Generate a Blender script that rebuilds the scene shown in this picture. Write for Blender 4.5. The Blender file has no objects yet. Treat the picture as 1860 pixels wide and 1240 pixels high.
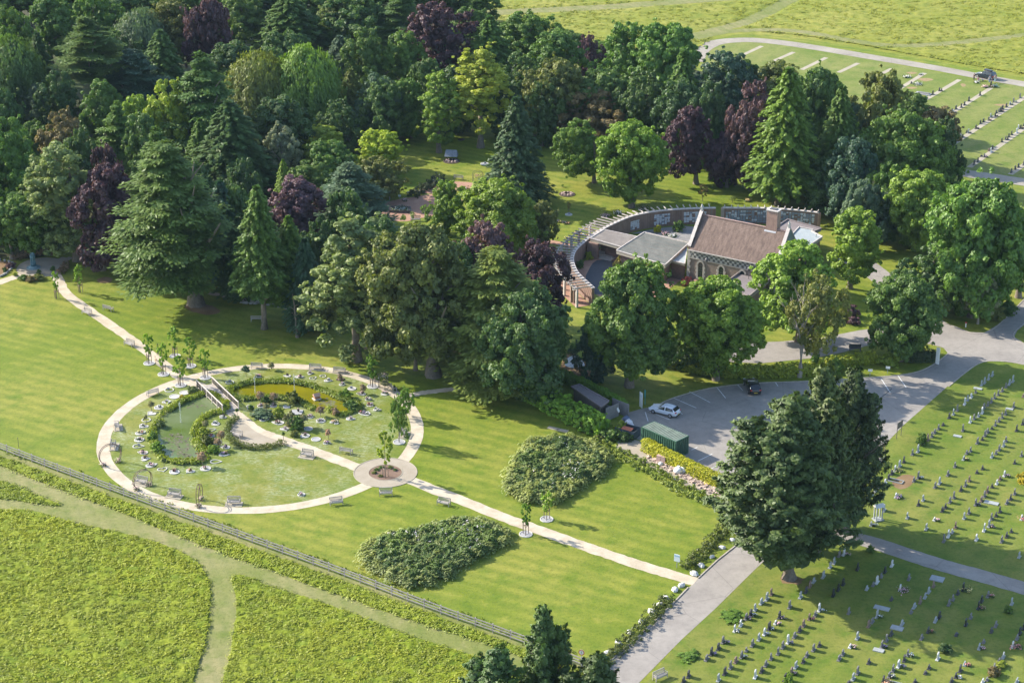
import bpy, math, random
import numpy as np
from mathutils import Vector, Matrix
from mathutils.geometry import tessellate_polygon
rad = math.radians
sc = bpy.context.scene
col = sc.collection
# ------------------------------------------------------------------ camera, sky, sun, exposure
CAM_H, PITCH, FPX = 120.0, rad(23.6), 3617.0
cd = bpy.data.cameras.new('camera'); cam = bpy.data.objects.new('camera', cd); col.objects.link(cam)
cam.location = (0, 0, CAM_H); cam.rotation_euler = (rad(90) - PITCH, 0, 0)
cd.sensor_width = 36.0; cd.lens = 36.0 * FPX / 1860.0; cd.clip_start = 1.0; cd.clip_end = 20000.0
sc.camera = cam
SUN_AZ, SUN_EL = rad(-24.0), rad(30.0)          # the way the light travels over the ground, and its height
sdir = Vector((math.cos(SUN_AZ) * math.cos(SUN_EL), math.sin(SUN_AZ) * math.cos(SUN_EL), -math.sin(SUN_EL)))
sl = bpy.data.lights.new('sun', 'SUN'); sl.energy = 4.2; sl.angle = rad(0.6); sl.color = (1.0, 0.92, 0.79)
so = bpy.data.objects.new('sun', sl); col.objects.link(so); so.rotation_euler = sdir.to_track_quat('-Z', 'Y').to_euler()
so.location = (-60, 260, 90)
W = bpy.data.worlds.new('World'); sc.world = W; W.use_nodes = True
wn = W.node_tree.nodes; wl = W.node_tree.links; wn.clear()
wo = wn.new('ShaderNodeOutputWorld'); wb = wn.new('ShaderNodeBackground'); ws = wn.new('ShaderNodeTexSky')
ws.sky_type = 'NISHITA'; ws.sun_disc = False; ws.sun_elevation = SUN_EL
ws.sun_rotation = math.atan2(-sdir.x, -sdir.y)   # towards the sun, clockwise from +Y
ws.altitude = 50; ws.air_density = 1.0; ws.dust_density = 1.2; ws.ozone_density = 1.0
wb.inputs['Strength'].default_value = 0.15
wl.new(ws.outputs[0], wb.inputs[0]); wl.new(wb.outputs[0], wo.inputs[0])
sc.view_settings.view_transform = 'Standard'; sc.view_settings.look = 'None'
sc.view_settings.exposure = 1.36; sc.view_settings.gamma = 1.0; sc.view_settings.use_curve_mapping = False
sc.render.engine = 'CYCLES'
cy = sc.cycles
cy.use_denoising = True
try: cy.denoiser = 'OPENIMAGEDENOISE'
except Exception: pass
cy.max_bounces = 5; cy.diffuse_bounces = 3; cy.glossy_bounces = 2; cy.transmission_bounces = 3; cy.transparent_max_bounces = 4; cy.volume_bounces = 0
cy.caustics_reflective = False; cy.caustics_refractive = False
sc.render.use_persistent_data = False

# ------------------------------------------------------------------ survey: the place was measured from the photograph on flat ground
_F = np.array([0, math.cos(PITCH), -math.sin(PITCH)]); _U = np.array([0, math.sin(PITCH), math.cos(PITCH)]); _C = np.array([0, 0, CAM_H])
def G(x, y, z=0.0):
    d = np.array([(x - 930) / FPX, 0, 0]) - _U * ((y - 620) / FPX) + _F
    p = _C + d * ((z - CAM_H) / d[2])
    return Vector((p[0], p[1], z))
def PX(w):
    v = np.array(w) - _C; zc = v @ _F
    return 930 + FPX * v[0] / zc, 620 - FPX * (v @ _U) / zc
def height_at(b, ty):
    lo, hi = 0.0, 60.0
    for _ in range(30):
        m = (lo + hi) / 2
        if PX((b[0], b[1], m))[1] > ty: lo = m
        else: hi = m
    return lo
def mpp(b):                                      # metres per photograph pixel at a ground point
    return ((np.array(b) - _C) @ _F) / FPX

# ------------------------------------------------------------------ helpers
def tag(o, label=None, cat=None, group=None, kind=None):
    if label: o['label'] = label
    if cat: o['category'] = cat
    if group: o['group'] = group
    if kind: o['kind'] = kind
    return o
def empty(name, loc, rz=0.0):
    o = bpy.data.objects.new(name, None); col.objects.link(o); o.location = loc; o.rotation_euler = (0, 0, rz)
    o.empty_display_size = 0.3
    return o
def mesh_np(name, V, faces, smooth=False):
    """V (n,3); faces (m,k) array of one size."""
    me = bpy.data.meshes.new(name); V = np.asarray(V, np.float32); Fc = np.asarray(faces, np.int32)
    m, k = Fc.shape
    me.vertices.add(len(V)); me.vertices.foreach_set('co', V.ravel())
    me.loops.add(m * k); me.loops.foreach_set('vertex_index', Fc.ravel())
    me.polygons.add(m); me.polygons.foreach_set('loop_start', np.arange(0, m * k, k, dtype=np.int32))
    me.polygons.foreach_set('loop_total', np.full(m, k, np.int32))
    if smooth: me.polygons.foreach_set('use_smooth', np.ones(m, bool))
    me.update(calc_edges=True); me.validate()
    return me
class MB:
    def __init__(s): s.v = []; s.f = []
    def add(s, vs, fs):
        b = len(s.v); s.v += [tuple(v) for v in vs]; s.f += [tuple(b + i for i in f) for f in fs]; return s
    def box(s, c, d, rz=0.0, tilt=None):
        hx, hy, hz = d[0] / 2, d[1] / 2, d[2] / 2; M = Matrix.Rotation(rz, 3, 'Z')
        if tilt is not None: M = M @ tilt
        vs = [Vector(c) + M @ Vector((a * hx, b * hy, e * hz)) for a in (-1, 1) for b in (-1, 1) for e in (-1, 1)]
        return s.add(vs, [(0, 1, 3, 2), (4, 6, 7, 5), (0, 4, 5, 1), (2, 3, 7, 6), (0, 2, 6, 4), (1, 5, 7, 3)])
    def tube(s, p0, p1, r0, r1=None, n=8, cap=True):
        r1 = r0 if r1 is None else r1; p0 = Vector(p0); p1 = Vector(p1); a = (p1 - p0).normalized()
        q = a.to_track_quat('Z', 'Y'); b = len(s.v)
        for p, r in ((p0, r0), (p1, r1)):
            for i in range(n):
                t = 2 * math.pi * i / n; s.v.append(tuple(p + q @ Vector((r * math.cos(t), r * math.sin(t), 0))))
        for i in range(n): j = (i + 1) % n; s.f.append((b + i, b + j, b + n + j, b + n + i))
        if cap: s.f.append(tuple(b + i for i in range(n))[::-1]); s.f.append(tuple(b + n + i for i in range(n)))
        return s
    def path(s, pts, r, n=6):
        for a, b in zip(pts[:-1], pts[1:]): s.tube(a, b, r, r, n, False)
        return s
    def prism(s, poly, z0, z1):
        b = len(s.v); n = len(poly)
        s.v += [(p[0], p[1], z0) for p in poly] + [(p[0], p[1], z1) for p in poly]
        for t in tessellate_polygon([[Vector((p[0], p[1], 0)) for p in poly]]):
            s.f.append(tuple(b + n + i for i in t)); s.f.append(tuple(b + i for i in t)[::-1])
        for i in range(n): j = (i + 1) % n; s.f.append((b + i, b + j, b + n + j, b + n + i))
        return s
    def lathe(s, prof, c=(0, 0, 0), n=12):
        b = len(s.v); k = len(prof)
        for r, z in prof:
            for i in range(n):
                t = 2 * math.pi * i / n; s.v.append((c[0] + r * math.cos(t), c[1] + r * math.sin(t), c[2] + z))
        for q in range(k - 1):
            for i in range(n): j = (i + 1) % n; s.f.append((b + q * n + i, b + q * n + j, b + (q + 1) * n + j, b + (q + 1) * n + i))
        s.f.append(tuple(b + i for i in range(n))[::-1]); s.f.append(tuple(b + (k - 1) * n + i for i in range(n)))
        return s
    def mesh(s, name, m=None, smooth=False):
        me = bpy.data.meshes.new(name); me.from_pydata(s.v, [], s.f)
        if smooth: me.polygons.foreach_set('use_smooth', np.ones(len(me.polygons), bool))
        if m: me.materials.append(m)
        me.update(); return me
    def build(s, name, m=None, parent=None, loc=None, smooth=False, bevel=0):
        return link(name, s.mesh(name, m, smooth), parent, loc, bevel=bevel)
def link(name, me, parent=None, loc=None, rz=0.0, sca=None, bevel=0):
    o = bpy.data.objects.new(name, me); col.objects.link(o)
    if parent is not None: o.parent = parent
    if loc is not None: o.location = loc
    if rz: o.rotation_euler = (0, 0, rz)
    if sca is not None: o.scale = sca
    if bevel:
        b = o.modifiers.new('bevel', 'BEVEL'); b.width = bevel; b.segments = 2; b.limit_method = 'ANGLE'
    return o
def catmull(pts, n=6, closed=False):
    P = [Vector(p) for p in pts]; m = len(P); out = []
    rng = range(m) if closed else range(m - 1)
    for i in rng:
        if closed: a, b, c, d = P[i - 1], P[i], P[(i + 1) % m], P[(i + 2) % m]
        else: a, b, c, d = P[max(i - 1, 0)], P[i], P[i + 1], P[min(i + 2, m - 1)]
        for k in range(n):
            t = k / n
            out.append(0.5 * ((2 * b) + (c - a) * t + (2 * a - 5 * b + 4 * c - d) * t * t + (3 * b - a - 3 * c + d) * t ** 3))
    if not closed: out.append(P[-1])
    return out
def sheet(name, world_pts, z, m, kind='structure', z0=None):
    """a flat polygon of ground; triangulated with subdivided outline."""
    pts = [Vector((p[0], p[1], 0)) for p in world_pts]
    tr = tessellate_polygon([pts])
    me = bpy.data.meshes.new(name)
    me.from_pydata([(p.x, p.y, z) for p in pts], [], [tuple(t) for t in tr])
    me.materials.append(m)
    # make every face look up
    import bmesh
    bm = bmesh.new(); bm.from_mesh(me)
    for f in bm.faces:
        f.normal_update()
        if f.normal.z < 0: f.normal_flip()
    bm.to_mesh(me); bm.free()
    o = link(name, me); o['kind'] = kind
    return o
def gp(pts, z=0.0): return [G(x, y, z) for x, y in pts]
def psheet(name, px, z, m, smooth=0, rough=0.0, seed=0):
    w = gp(px)
    if smooth: w = catmull(w, smooth, True)
    if rough:
        r = random.Random(seed); w = [p + Vector((r.uniform(-rough, rough), r.uniform(-rough, rough), 0)) for p in w]
    return sheet(name, w, z, m)
def offset_line(w, d):
    out = []
    for i, p in enumerate(w):
        a = w[max(i - 1, 0)]; b = w[min(i + 1, len(w) - 1)]; t = (b - a); t.z = 0; t.normalize()
        out.append(p + Vector((-t.y, t.x, 0)) * d)
    return out
def ribbon(name, px, width, z, m, n=8, rough=0.0, seed=1, world=None, kind='structure'):
    w = catmull(world or gp(px), n)
    r = random.Random(seed); A = offset_line(w, width / 2); B = offset_line(w, -width / 2)
    A = [p + Vector((r.uniform(-rough, rough), r.uniform(-rough, rough), 0)) for p in A]
    B = [p + Vector((r.uniform(-rough, rough), r.uniform(-rough, rough), 0)) for p in B]
    k = len(w); v = [(p.x, p.y, z) for p in B] + [(p.x, p.y, z) for p in A]
    f = [(i, i + 1, k + i + 1, k + i) for i in range(k - 1)]
    me = bpy.data.meshes.new(name); me.from_pydata(v, [], f); me.materials.append(m)
    o = link(name, me); 
    if kind: o['kind'] = kind
    return o
def kerb(name, w, m, width=0.15, h=0.11, label=None):
    """a raised kerb along a world line"""
    A = offset_line(w, width / 2); B = offset_line(w, -width / 2); k = len(w); v = []
    for a, b in zip(A, B): v += [(b.x, b.y, -0.05), (b.x, b.y, h), (a.x, a.y, h), (a.x, a.y, -0.05)]
    f = []
    for i in range(k - 1):
        p, q = 4 * i, 4 * (i + 1)
        f += [(p, q, q + 1, p + 1), (p + 1, q + 1, q + 2, p + 2), (p + 2, q + 2, q + 3, p + 3)]
    f += [(0, 1, 2, 3), (4 * k - 1, 4 * k - 2, 4 * k - 3, 4 * k - 4)]
    me = bpy.data.meshes.new(name); me.from_pydata(v, [], f); me.materials.append(m)
    o = link(name, me); o['kind'] = 'structure'; return o

# ------------------------------------------------------------------ materials
def newmat(name):
    m = bpy.data.materials.new(name); m.use_nodes = True; nt = m.node_tree; nt.nodes.clear()
    return m, nt.nodes, nt.links
def noise(n, l, scale, detail=4, rough=0.6, coord=None, stretch=None):
    t = n.new('ShaderNodeTexNoise'); t.inputs['Scale'].default_value = scale; t.inputs['Detail'].default_value = detail
    t.inputs['Roughness'].default_value = rough
    if coord is not None:
        if stretch is not None:
            mp = n.new('ShaderNodeMapping'); mp.inputs['Scale'].default_value = stretch[0]; mp.inputs['Rotation'].default_value = (0, 0, stretch[1])
            l.new(coord, mp.inputs[0]); l.new(mp.outputs[0], t.inputs['Vector'])
        else: l.new(coord, t.inputs['Vector'])
    return t.outputs['Fac']
def ramp(n, l, fac, stops):
    r = n.new('ShaderNodeValToRGB'); e = r.color_ramp.elements
    while len(e) < len(stops): e.new(0.5)
    for i, (p, c) in enumerate(stops):
        e[i].position = p; e[i].color = (*c, 1) if len(c) == 3 else c
    l.new(fac, r.inputs[0]); return r.outputs[0]
def mixc(n, l, fac, a, b, mode='MIX'):
    x = n.new('ShaderNodeMix'); x.data_type = 'RGBA'; x.blend_type = mode
    for sock, v in ((x.inputs[0], fac), (x.inputs[6], a), (x.inputs[7], b)):
        if isinstance(v, (int, float)): sock.default_value = v
        elif isinstance(v, tuple): sock.default_value = (*v, 1)
        else: l.new(v, sock)
    return x.outputs[2]
def bsdf(n, l, color, rough=0.8, bump=None, bstr=0.3, bdist=0.05, metal=0.0, spec=None):
    b = n.new('ShaderNodeBsdfPrincipled'); o = n.new('ShaderNodeOutputMaterial')
    if isinstance(color, tuple): b.inputs['Base Color'].default_value = (*color, 1)
    else: l.new(color, b.inputs['Base Color'])
    b.inputs['Roughness'].default_value = rough; b.inputs['Metallic'].default_value = metal
    if spec is not None: b.inputs['Specular IOR Level'].default_value = spec
    if bump is not None:
        bm = n.new('ShaderNodeBump'); bm.inputs['Strength'].default_value = bstr; bm.inputs['Distance'].default_value = bdist
        l.new(bump, bm.inputs['Height']); l.new(bm.outputs[0], b.inputs['Normal'])
    l.new(b.outputs[0], o.inputs[0]); return b
_mc = {}
def simple(name, c, rough=0.7, var=0.25, scale=6.0, metal=0.0, bump=0.15, spec=None):
    if name in _mc: return _mc[name]
    m, n, l = newmat(name); g = n.new('ShaderNodeTexCoord').outputs['Object']
    f = noise(n, l, scale, 5, 0.65, g)
    lo = tuple(max(0, x * (1 - var)) for x in c); hi = tuple(min(1, x * (1 + var)) for x in c)
    bsdf(n, l, ramp(n, l, f, [(0.3, lo), (0.7, hi)]), rough, f, bump, 0.02, metal, spec)
    _mc[name] = m; return m
def pos(n): return n.new('ShaderNodeNewGeometry').outputs['Position']
def grassmat(name, base, dry, lush, stripes=0.0, ang=0.0, daisies=0.0, spacing=1.5, bstr=0.5, bsc=2.2, concentric=None, dryness=0.5):
    m, n, l = newmat(name); g = pos(n)
    big = noise(n, l, 0.045, 4, 0.6, g); mid = noise(n, l, 0.35, 5, 0.65, g); fine = noise(n, l, bsc, 6, 0.75, g); vf = noise(n, l, 7.0, 3, 0.7, g)
    c = mixc(n, l, ramp(n, l, big, [(dryness - .12, (0, 0, 0)), (dryness + .16, (1, 1, 1))]), base, dry)
    c = mixc(n, l, ramp(n, l, mid, [(0.46, (0, 0, 0)), (0.72, (1, 1, 1))]), c, lush)
    c = mixc(n, l, ramp(n, l, mid, [(0.25, (1, 1, 1)), (0.42, (0, 0, 0))]), c, tuple(x * 1.12 for x in dry))
    c = mixc(n, l, 1.0, c, ramp(n, l, fine, [(0.30, (0.58, 0.63, 0.52)), (0.46, (0.90, 0.92, 0.88)), (0.56, (1, 1, 1)), (0.72, (1.0, 0.97, 0.90))]), 'MULTIPLY')
    c = mixc(n, l, 1.0, c, ramp(n, l, vf, [(0.3, (0.85, 0.86, 0.82)), (0.6, (1, 1, 1))]), 'MULTIPLY')
    if stripes:
        if concentric is not None:
            vm = n.new('ShaderNodeVectorMath'); vm.operation = 'DISTANCE'; l.new(g, vm.inputs[0]); vm.inputs[1].default_value = concentric; sv = vm.outputs['Value']
        else:
            vm = n.new('ShaderNodeVectorMath'); vm.operation = 'DOT_PRODUCT'; l.new(g, vm.inputs[0]); vm.inputs[1].default_value = (math.cos(ang), math.sin(ang), 0); sv = vm.outputs['Value']
        ad = n.new('ShaderNodeMath'); ad.operation = 'MULTIPLY_ADD'; l.new(noise(n, l, 0.15, 2, 0.5, g), ad.inputs[0]); ad.inputs[1].default_value = 1.6; l.new(sv, ad.inputs[2])
        ml = n.new('ShaderNodeMath'); ml.operation = 'MULTIPLY'; l.new(ad.outputs[0], ml.inputs[0]); ml.inputs[1].default_value = 2 * math.pi / spacing
        sn = n.new('ShaderNodeMath'); sn.operation = 'SINE'; l.new(ml.outputs[0], sn.inputs[0])
        mr = n.new('ShaderNodeMapRange'); l.new(sn.outputs[0], mr.inputs[0]); mr.inputs[1].default_value = -1; mr.inputs[2].default_value = 1
        pt = ramp(n, l, noise(n, l, 0.09, 3, 0.6, g), [(0.36, (0.3, 0.3, 0.3)), (0.52, (1, 1, 1))])
        a = mixc(n, l, mr.outputs[0], (1 - stripes, 1 - stripes * .7, 1 - stripes), (1, 1, 1))
        c = mixc(n, l, 1.0, c, mixc(n, l, pt, (1 - stripes / 2,) * 3, a), 'MULTIPLY')
    if daisies:
        pm = noise(n, l, 0.22, 4, 0.7, g); fm = noise(n, l, 1.5, 6, 0.85, g, ((1, 2.0, 1), 0.5))
        x = n.new('ShaderNodeMath'); x.operation = 'MULTIPLY'
        l.new(ramp(n, l, pm, [(0.42, (0, 0, 0)), (0.6, (1, 1, 1))]), x.inputs[0]); l.new(ramp(n, l, fm, [(0.46, (0, 0, 0)), (0.62, (1, 1, 1))]), x.inputs[1])
        y = n.new('ShaderNodeMath'); y.operation = 'MULTIPLY'; l.new(x.outputs[0], y.inputs[0]); y.inputs[1].default_value = daisies
        c = mixc(n, l, y.outputs[0], c, (0.42, 0.45, 0.33))
    ad = n.new('ShaderNodeMath'); ad.operation = 'ADD'; l.new(fine, ad.inputs[0]); l.new(vf, ad.inputs[1])
    b = bsdf(n, l, c, 0.75, ad.outputs[0], bstr, 0.06, spec=0.15)
    return m
LAWN = grassmat('lawn_grass', (0.158, 0.204, 0.018), (0.250, 0.245, 0.044), (0.112, 0.172, 0.013), 0.23, rad(62), spacing=2.1)
LAWN_C = grassmat('memorial_lawn_grass', (0.140, 0.178, 0.026), (0.205, 0.205, 0.046), (0.100, 0.150, 0.018), daisies=0.6)
CEM = grassmat('cemetery_grass', (0.125, 0.175, 0.020), (0.195, 0.200, 0.045), (0.085, 0.150, 0.014), 0.15, rad(-30), spacing=4.2, dryness=0.46)
CEMF = grassmat('upper_cemetery_grass', (0.150, 0.190, 0.034), (0.215, 0.220, 0.065), (0.115, 0.170, 0.022), 0.12, rad(-30), spacing=4.2, dryness=0.48)
TRACK = grassmat('mown_track_grass', (0.185, 0.200, 0.055), (0.255, 0.232, 0.105), (0.140, 0.175, 0.036), 0.12, rad(20), spacing=1.6, dryness=0.46)
MEADOW = grassmat('meadow_grass', (0.172, 0.218, 0.009), (0.220, 0.245, 0.020), (0.095, 0.150, 0.008), bstr=1.0, bsc=1.6)
MEADOWF = grassmat('far_meadow_grass', (0.200, 0.218, 0.024), (0.265, 0.255, 0.050), (0.140, 0.180, 0.018), bstr=1.0, bsc=0.9)
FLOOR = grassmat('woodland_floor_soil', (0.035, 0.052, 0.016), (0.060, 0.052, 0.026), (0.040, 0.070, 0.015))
def gravelmat(name, a, b, edge=0.2):
    m, n, l = newmat(name); g = pos(n); f = noise(n, l, 0.5, 6, 0.7, g); q = noise(n, l, 9, 3, 0.8, g)
    c = ramp(n, l, f, [(0.3, a), (0.7, b)]); c = mixc(n, l, 1.0, c, ramp(n, l, q, [(0.3, (0.86, 0.85, 0.83)), (0.65, (1, 1, 1))]), 'MULTIPLY')
    bsdf(n, l, c, 0.95, q, 0.4, 0.02, spec=0.1); return m
GRAVEL = gravelmat('pale_gravel', (0.36, 0.305, 0.225), (0.55, 0.49, 0.39))
GRAVEL_D = gravelmat('worn_gravel', (0.30, 0.26, 0.20), (0.37, 0.33, 0.27))
SLAB = gravelmat('concrete_strip', (0.30, 0.27, 0.21), (0.40, 0.36, 0.29))
BARK = gravelmat('bark_mulch', (0.13, 0.08, 0.06), (0.24, 0.17, 0.13))
EARTH = gravelmat('bare_earth', (0.16, 0.10, 0.05), (0.24, 0.17, 0.10))
REDP = gravelmat('red_brick_paving', (0.30, 0.17, 0.12), (0.40, 0.25, 0.18))
def asphalt(name, a, b, crack=True):
    m, n, l = newmat(name); g = pos(n); f = noise(n, l, 0.16, 5, 0.65, g); q = noise(n, l, 14, 2, 0.8, g); s = noise(n, l, 1.1, 6, 0.75, g)
    c = ramp(n, l, f, [(0.32, a), (0.68, b)])
    c = mixc(n, l, 1.0, c, ramp(n, l, s, [(0.3, (0.82, 0.82, 0.82)), (0.55, (1, 1, 1))]), 'MULTIPLY')
    c = mixc(n, l, 1.0, c, ramp(n, l, q, [(0.3, (0.88, 0.88, 0.88)), (0.6, (1, 1, 1))]), 'MULTIPLY')
    v = n.new('ShaderNodeTexVoronoi'); v.feature = 'DISTANCE_TO_EDGE'; v.inputs['Scale'].default_value = 0.11; l.new(g, v.inputs['Vector'])
    c = mixc(n, l, ramp(n, l, v.outputs['Distance'], [(0.0, (0.45, 0.45, 0.45)), (0.006, (0, 0, 0))]), c, tuple(x * 0.45 for x in a))
    bsdf(n, l, c, 0.9, q, 0.3, 0.015, spec=0.2); return m
ASPH = asphalt('worn_asphalt', (0.235, 0.215, 0.195), (0.315, 0.290, 0.260))
ASPH_D = asphalt('dark_asphalt', (0.06, 0.065, 0.075), (0.085, 0.09, 0.10))
ROADL = asphalt('pale_road', (0.25, 0.225, 0.19), (0.34, 0.31, 0.26))
KERB = simple('kerb_stone', (0.34, 0.30, 0.25), 0.85, 0.3, 2)
PAINT = simple('road_paint', (0.62, 0.62, 0.60), 0.8, 0.3, 3)
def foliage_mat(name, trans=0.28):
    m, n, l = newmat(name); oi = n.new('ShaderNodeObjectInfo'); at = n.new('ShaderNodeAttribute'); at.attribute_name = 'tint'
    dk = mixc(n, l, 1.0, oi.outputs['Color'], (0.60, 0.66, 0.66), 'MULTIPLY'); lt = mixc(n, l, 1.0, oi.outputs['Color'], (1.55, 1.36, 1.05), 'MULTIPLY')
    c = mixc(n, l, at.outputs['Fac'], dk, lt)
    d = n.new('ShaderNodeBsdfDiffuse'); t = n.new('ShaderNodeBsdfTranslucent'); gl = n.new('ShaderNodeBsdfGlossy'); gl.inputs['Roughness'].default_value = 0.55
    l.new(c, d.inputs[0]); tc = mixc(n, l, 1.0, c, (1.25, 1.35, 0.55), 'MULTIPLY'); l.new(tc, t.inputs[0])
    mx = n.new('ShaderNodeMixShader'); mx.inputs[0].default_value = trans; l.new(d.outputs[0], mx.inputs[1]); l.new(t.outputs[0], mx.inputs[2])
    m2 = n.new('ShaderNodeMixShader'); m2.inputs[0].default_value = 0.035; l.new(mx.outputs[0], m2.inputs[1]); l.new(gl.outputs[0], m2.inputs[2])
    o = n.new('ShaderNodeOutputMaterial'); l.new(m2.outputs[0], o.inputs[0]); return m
LEAF = foliage_mat('leaves')
BARKM = simple('tree_bark', (0.16, 0.13, 0.10), 0.95, 0.35, 5, bump=0.6)
BARKP = simple('pale_bark', (0.26, 0.23, 0.19), 0.95, 0.3, 5, bump=0.5)
def flowermat():
    m, n, l = newmat('petals'); oi = n.new('ShaderNodeObjectInfo'); at = n.new('ShaderNodeAttribute'); at.attribute_name = 'tint'
    c = mixc(n, l, at.outputs['Fac'], oi.outputs['Color'], mixc(n, l, 0.5, oi.outputs['Color'], (0.75, 0.72, 0.68)))
    bsdf(n, l, c, 0.7); return m
PETAL = flowermat()
WOODG = simple('weathered_teak', (0.34, 0.31, 0.28), 0.8, 0.25, 14)
WOODD = simple('dark_timber', (0.10, 0.085, 0.075), 0.8, 0.3, 8)
WOODP = simple('pale_timber', (0.55, 0.48, 0.42), 0.8, 0.2, 8)
BRONZE = simple('verdigris_bronze', (0.10, 0.20, 0.24), 0.55, 0.3, 5, metal=0.3)
RUST = simple('rusted_iron_hoop', (0.14, 0.09, 0.07), 0.7, 0.3, 8)
WHITEP = simple('white_paint', (0.72, 0.72, 0.70), 0.5, 0.06, 3)
# ------------------------------------------------------------------ foliage: every leaf clump is a small folded face
def unit(v): return v / np.maximum(np.linalg.norm(v, axis=-1, keepdims=True), 1e-9)
def rsph(r, n): return unit(r.normal(size=(n, 3)))
def leaves(P, N, size, elong=1.0, T=None, tint=None, r=None, jit=0.45):
    """diamond faces at P facing N; size and tint per leaf -> (verts, faces, tint per vertex)"""
    n = len(P); N = unit(N + jit * r.normal(size=(n, 3)))
    if T is None: T = r.normal(size=(n, 3))
    T = unit(T - N * np.sum(T * N, 1, keepdims=True)); B = np.cross(N, T)
    s = (np.ones(n) * size * r.uniform(0.65, 1.35, n))[:, None]
    a = T * s * elong * 0.5; b = B * s * 0.5; fold = N * s * 0.12
    V = np.stack([P + a, P + b - fold, P - a, P - b - fold], 1).reshape(-1, 3)
    i = np.arange(n) * 4
    Fc = np.concatenate([np.stack([i, i + 1, i + 2], 1), np.stack([i, i + 2, i + 3], 1)])
    t = np.full(n, 0.5) if tint is None else tint
    return V, Fc, np.repeat(np.clip(t + r.normal(size=n) * 0.12, 0, 1), 4)
def leafmesh(name, parts, m=LEAF):
    V = []; Fc = []; T = []; b = 0
    for v, f, t in parts:
        V.append(v); Fc.append(f + b); T.append(t); b += len(v)
    me = mesh_np(name, np.concatenate(V), np.concatenate(Fc))
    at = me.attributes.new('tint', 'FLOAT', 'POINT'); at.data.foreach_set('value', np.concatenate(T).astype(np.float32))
    me.materials.append(m); return me
def clumps(C, Rr, out, per, size, r, up=0.45, tint=None, flat=0.8, elong=1.2, inner=0.0):
    """leaf clumps: centres C, radii Rr, outward unit vectors out; leaves sit on the outer and upper side of each"""
    k = len(C); d = rsph(r, k * per).reshape(k, per, 3)
    o = out[:, None, :] * 0.75 + np.array([0, 0, up]); d = unit(d + o * r.uniform(0.2, 1.2, (k, per, 1)))
    rr = Rr[:, None, None] * r.uniform(0.70, 1.12, (k, per, 1))
    P = C[:, None, :] + d * rr * np.array([1, 1, flat])
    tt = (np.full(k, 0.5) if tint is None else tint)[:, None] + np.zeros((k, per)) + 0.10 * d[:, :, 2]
    return leaves(P.reshape(-1, 3), d.reshape(-1, 3) + np.array([0, 0, 0.25]), size, elong, None, tt.ravel(), r, 0.5)
def crown_broad(seed, R=5.0, Hc=10.0, lobes=9, cl=20, per=120, size=0.28, open_=0.0, cone=0.0, base=0.0, lf=0.50):
    r = np.random.default_rng(seed); C = []; Rr = []; O = []; Tn = []
    ld = unit(rsph(r, lobes * 3) + np.array([0, 0, 0.15])); sel = [ld[0]]
    for q in ld[1:]:
        if len(sel) < lobes and min(np.linalg.norm(q - s) for s in sel) > 1.9 / math.sqrt(lobes): sel.append(q)
    while len(sel) < lobes: sel.append(ld[r.integers(len(ld))])
    sel.append(np.array([0, 0, 1.0]))
    for q in sel:
        z = q[2] * 0.5 + 0.5; w = 1.0 - cone * z; w *= (0.80 + 0.20 * min(1, z * 4 + base))
        lc = np.array([q[0] * R * 0.56 * w, q[1] * R * 0.56 * w, Hc * (0.5 + q[2] * 0.30)]) + r.normal(size=3) * R * 0.05
        k0 = r.uniform(.78, 1.22); lc = lc * np.array([k0, k0, 1]) ; lr = R * lf * r.uniform(0.60, 1.12); tl = r.normal() * 0.12
        dd = unit(rsph(r, cl) + q * 0.55 + np.array([0, 0, 0.15]))
        for d in dd:
            k1 = r.uniform(.80, 1.08) if r.uniform() > .14 else r.uniform(1.1, 1.32); C.append(lc + d * lr * k1 * np.array([w, w, 0.5 * Hc / R])); Rr.append(R * r.uniform(0.07, 0.17)); O.append(d); Tn.append(0.45 + tl + r.normal() * 0.10)
    C = np.array(C); Rr = np.array(Rr); O = np.array(O); Tn = np.array(Tn)
    P = [clumps(C, Rr, O, per, size, r, tint=Tn)]
    m_ = len(C) // 3; k_ = r.integers(0, len(C), m_); sp = C[k_] + (O[k_] + r.normal(size=(m_, 3)) * .35) * R * r.uniform(.10, .24, (m_, 1)) * np.array([1, 1, .8])   # stray sprigs that ruffle the outline
    P.append(clumps(sp, np.full(m_, R * .055), O[k_], max(10, per // 6), size, r, tint=Tn[k_] + .12))
    if not open_:   # the leafy inside that blocks the light
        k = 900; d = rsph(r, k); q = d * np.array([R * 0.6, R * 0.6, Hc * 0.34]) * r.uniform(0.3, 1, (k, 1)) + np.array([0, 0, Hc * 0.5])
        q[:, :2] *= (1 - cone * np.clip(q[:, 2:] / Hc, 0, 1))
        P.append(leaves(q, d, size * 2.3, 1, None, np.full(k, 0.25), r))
    return leafmesh('crown', P)
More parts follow.
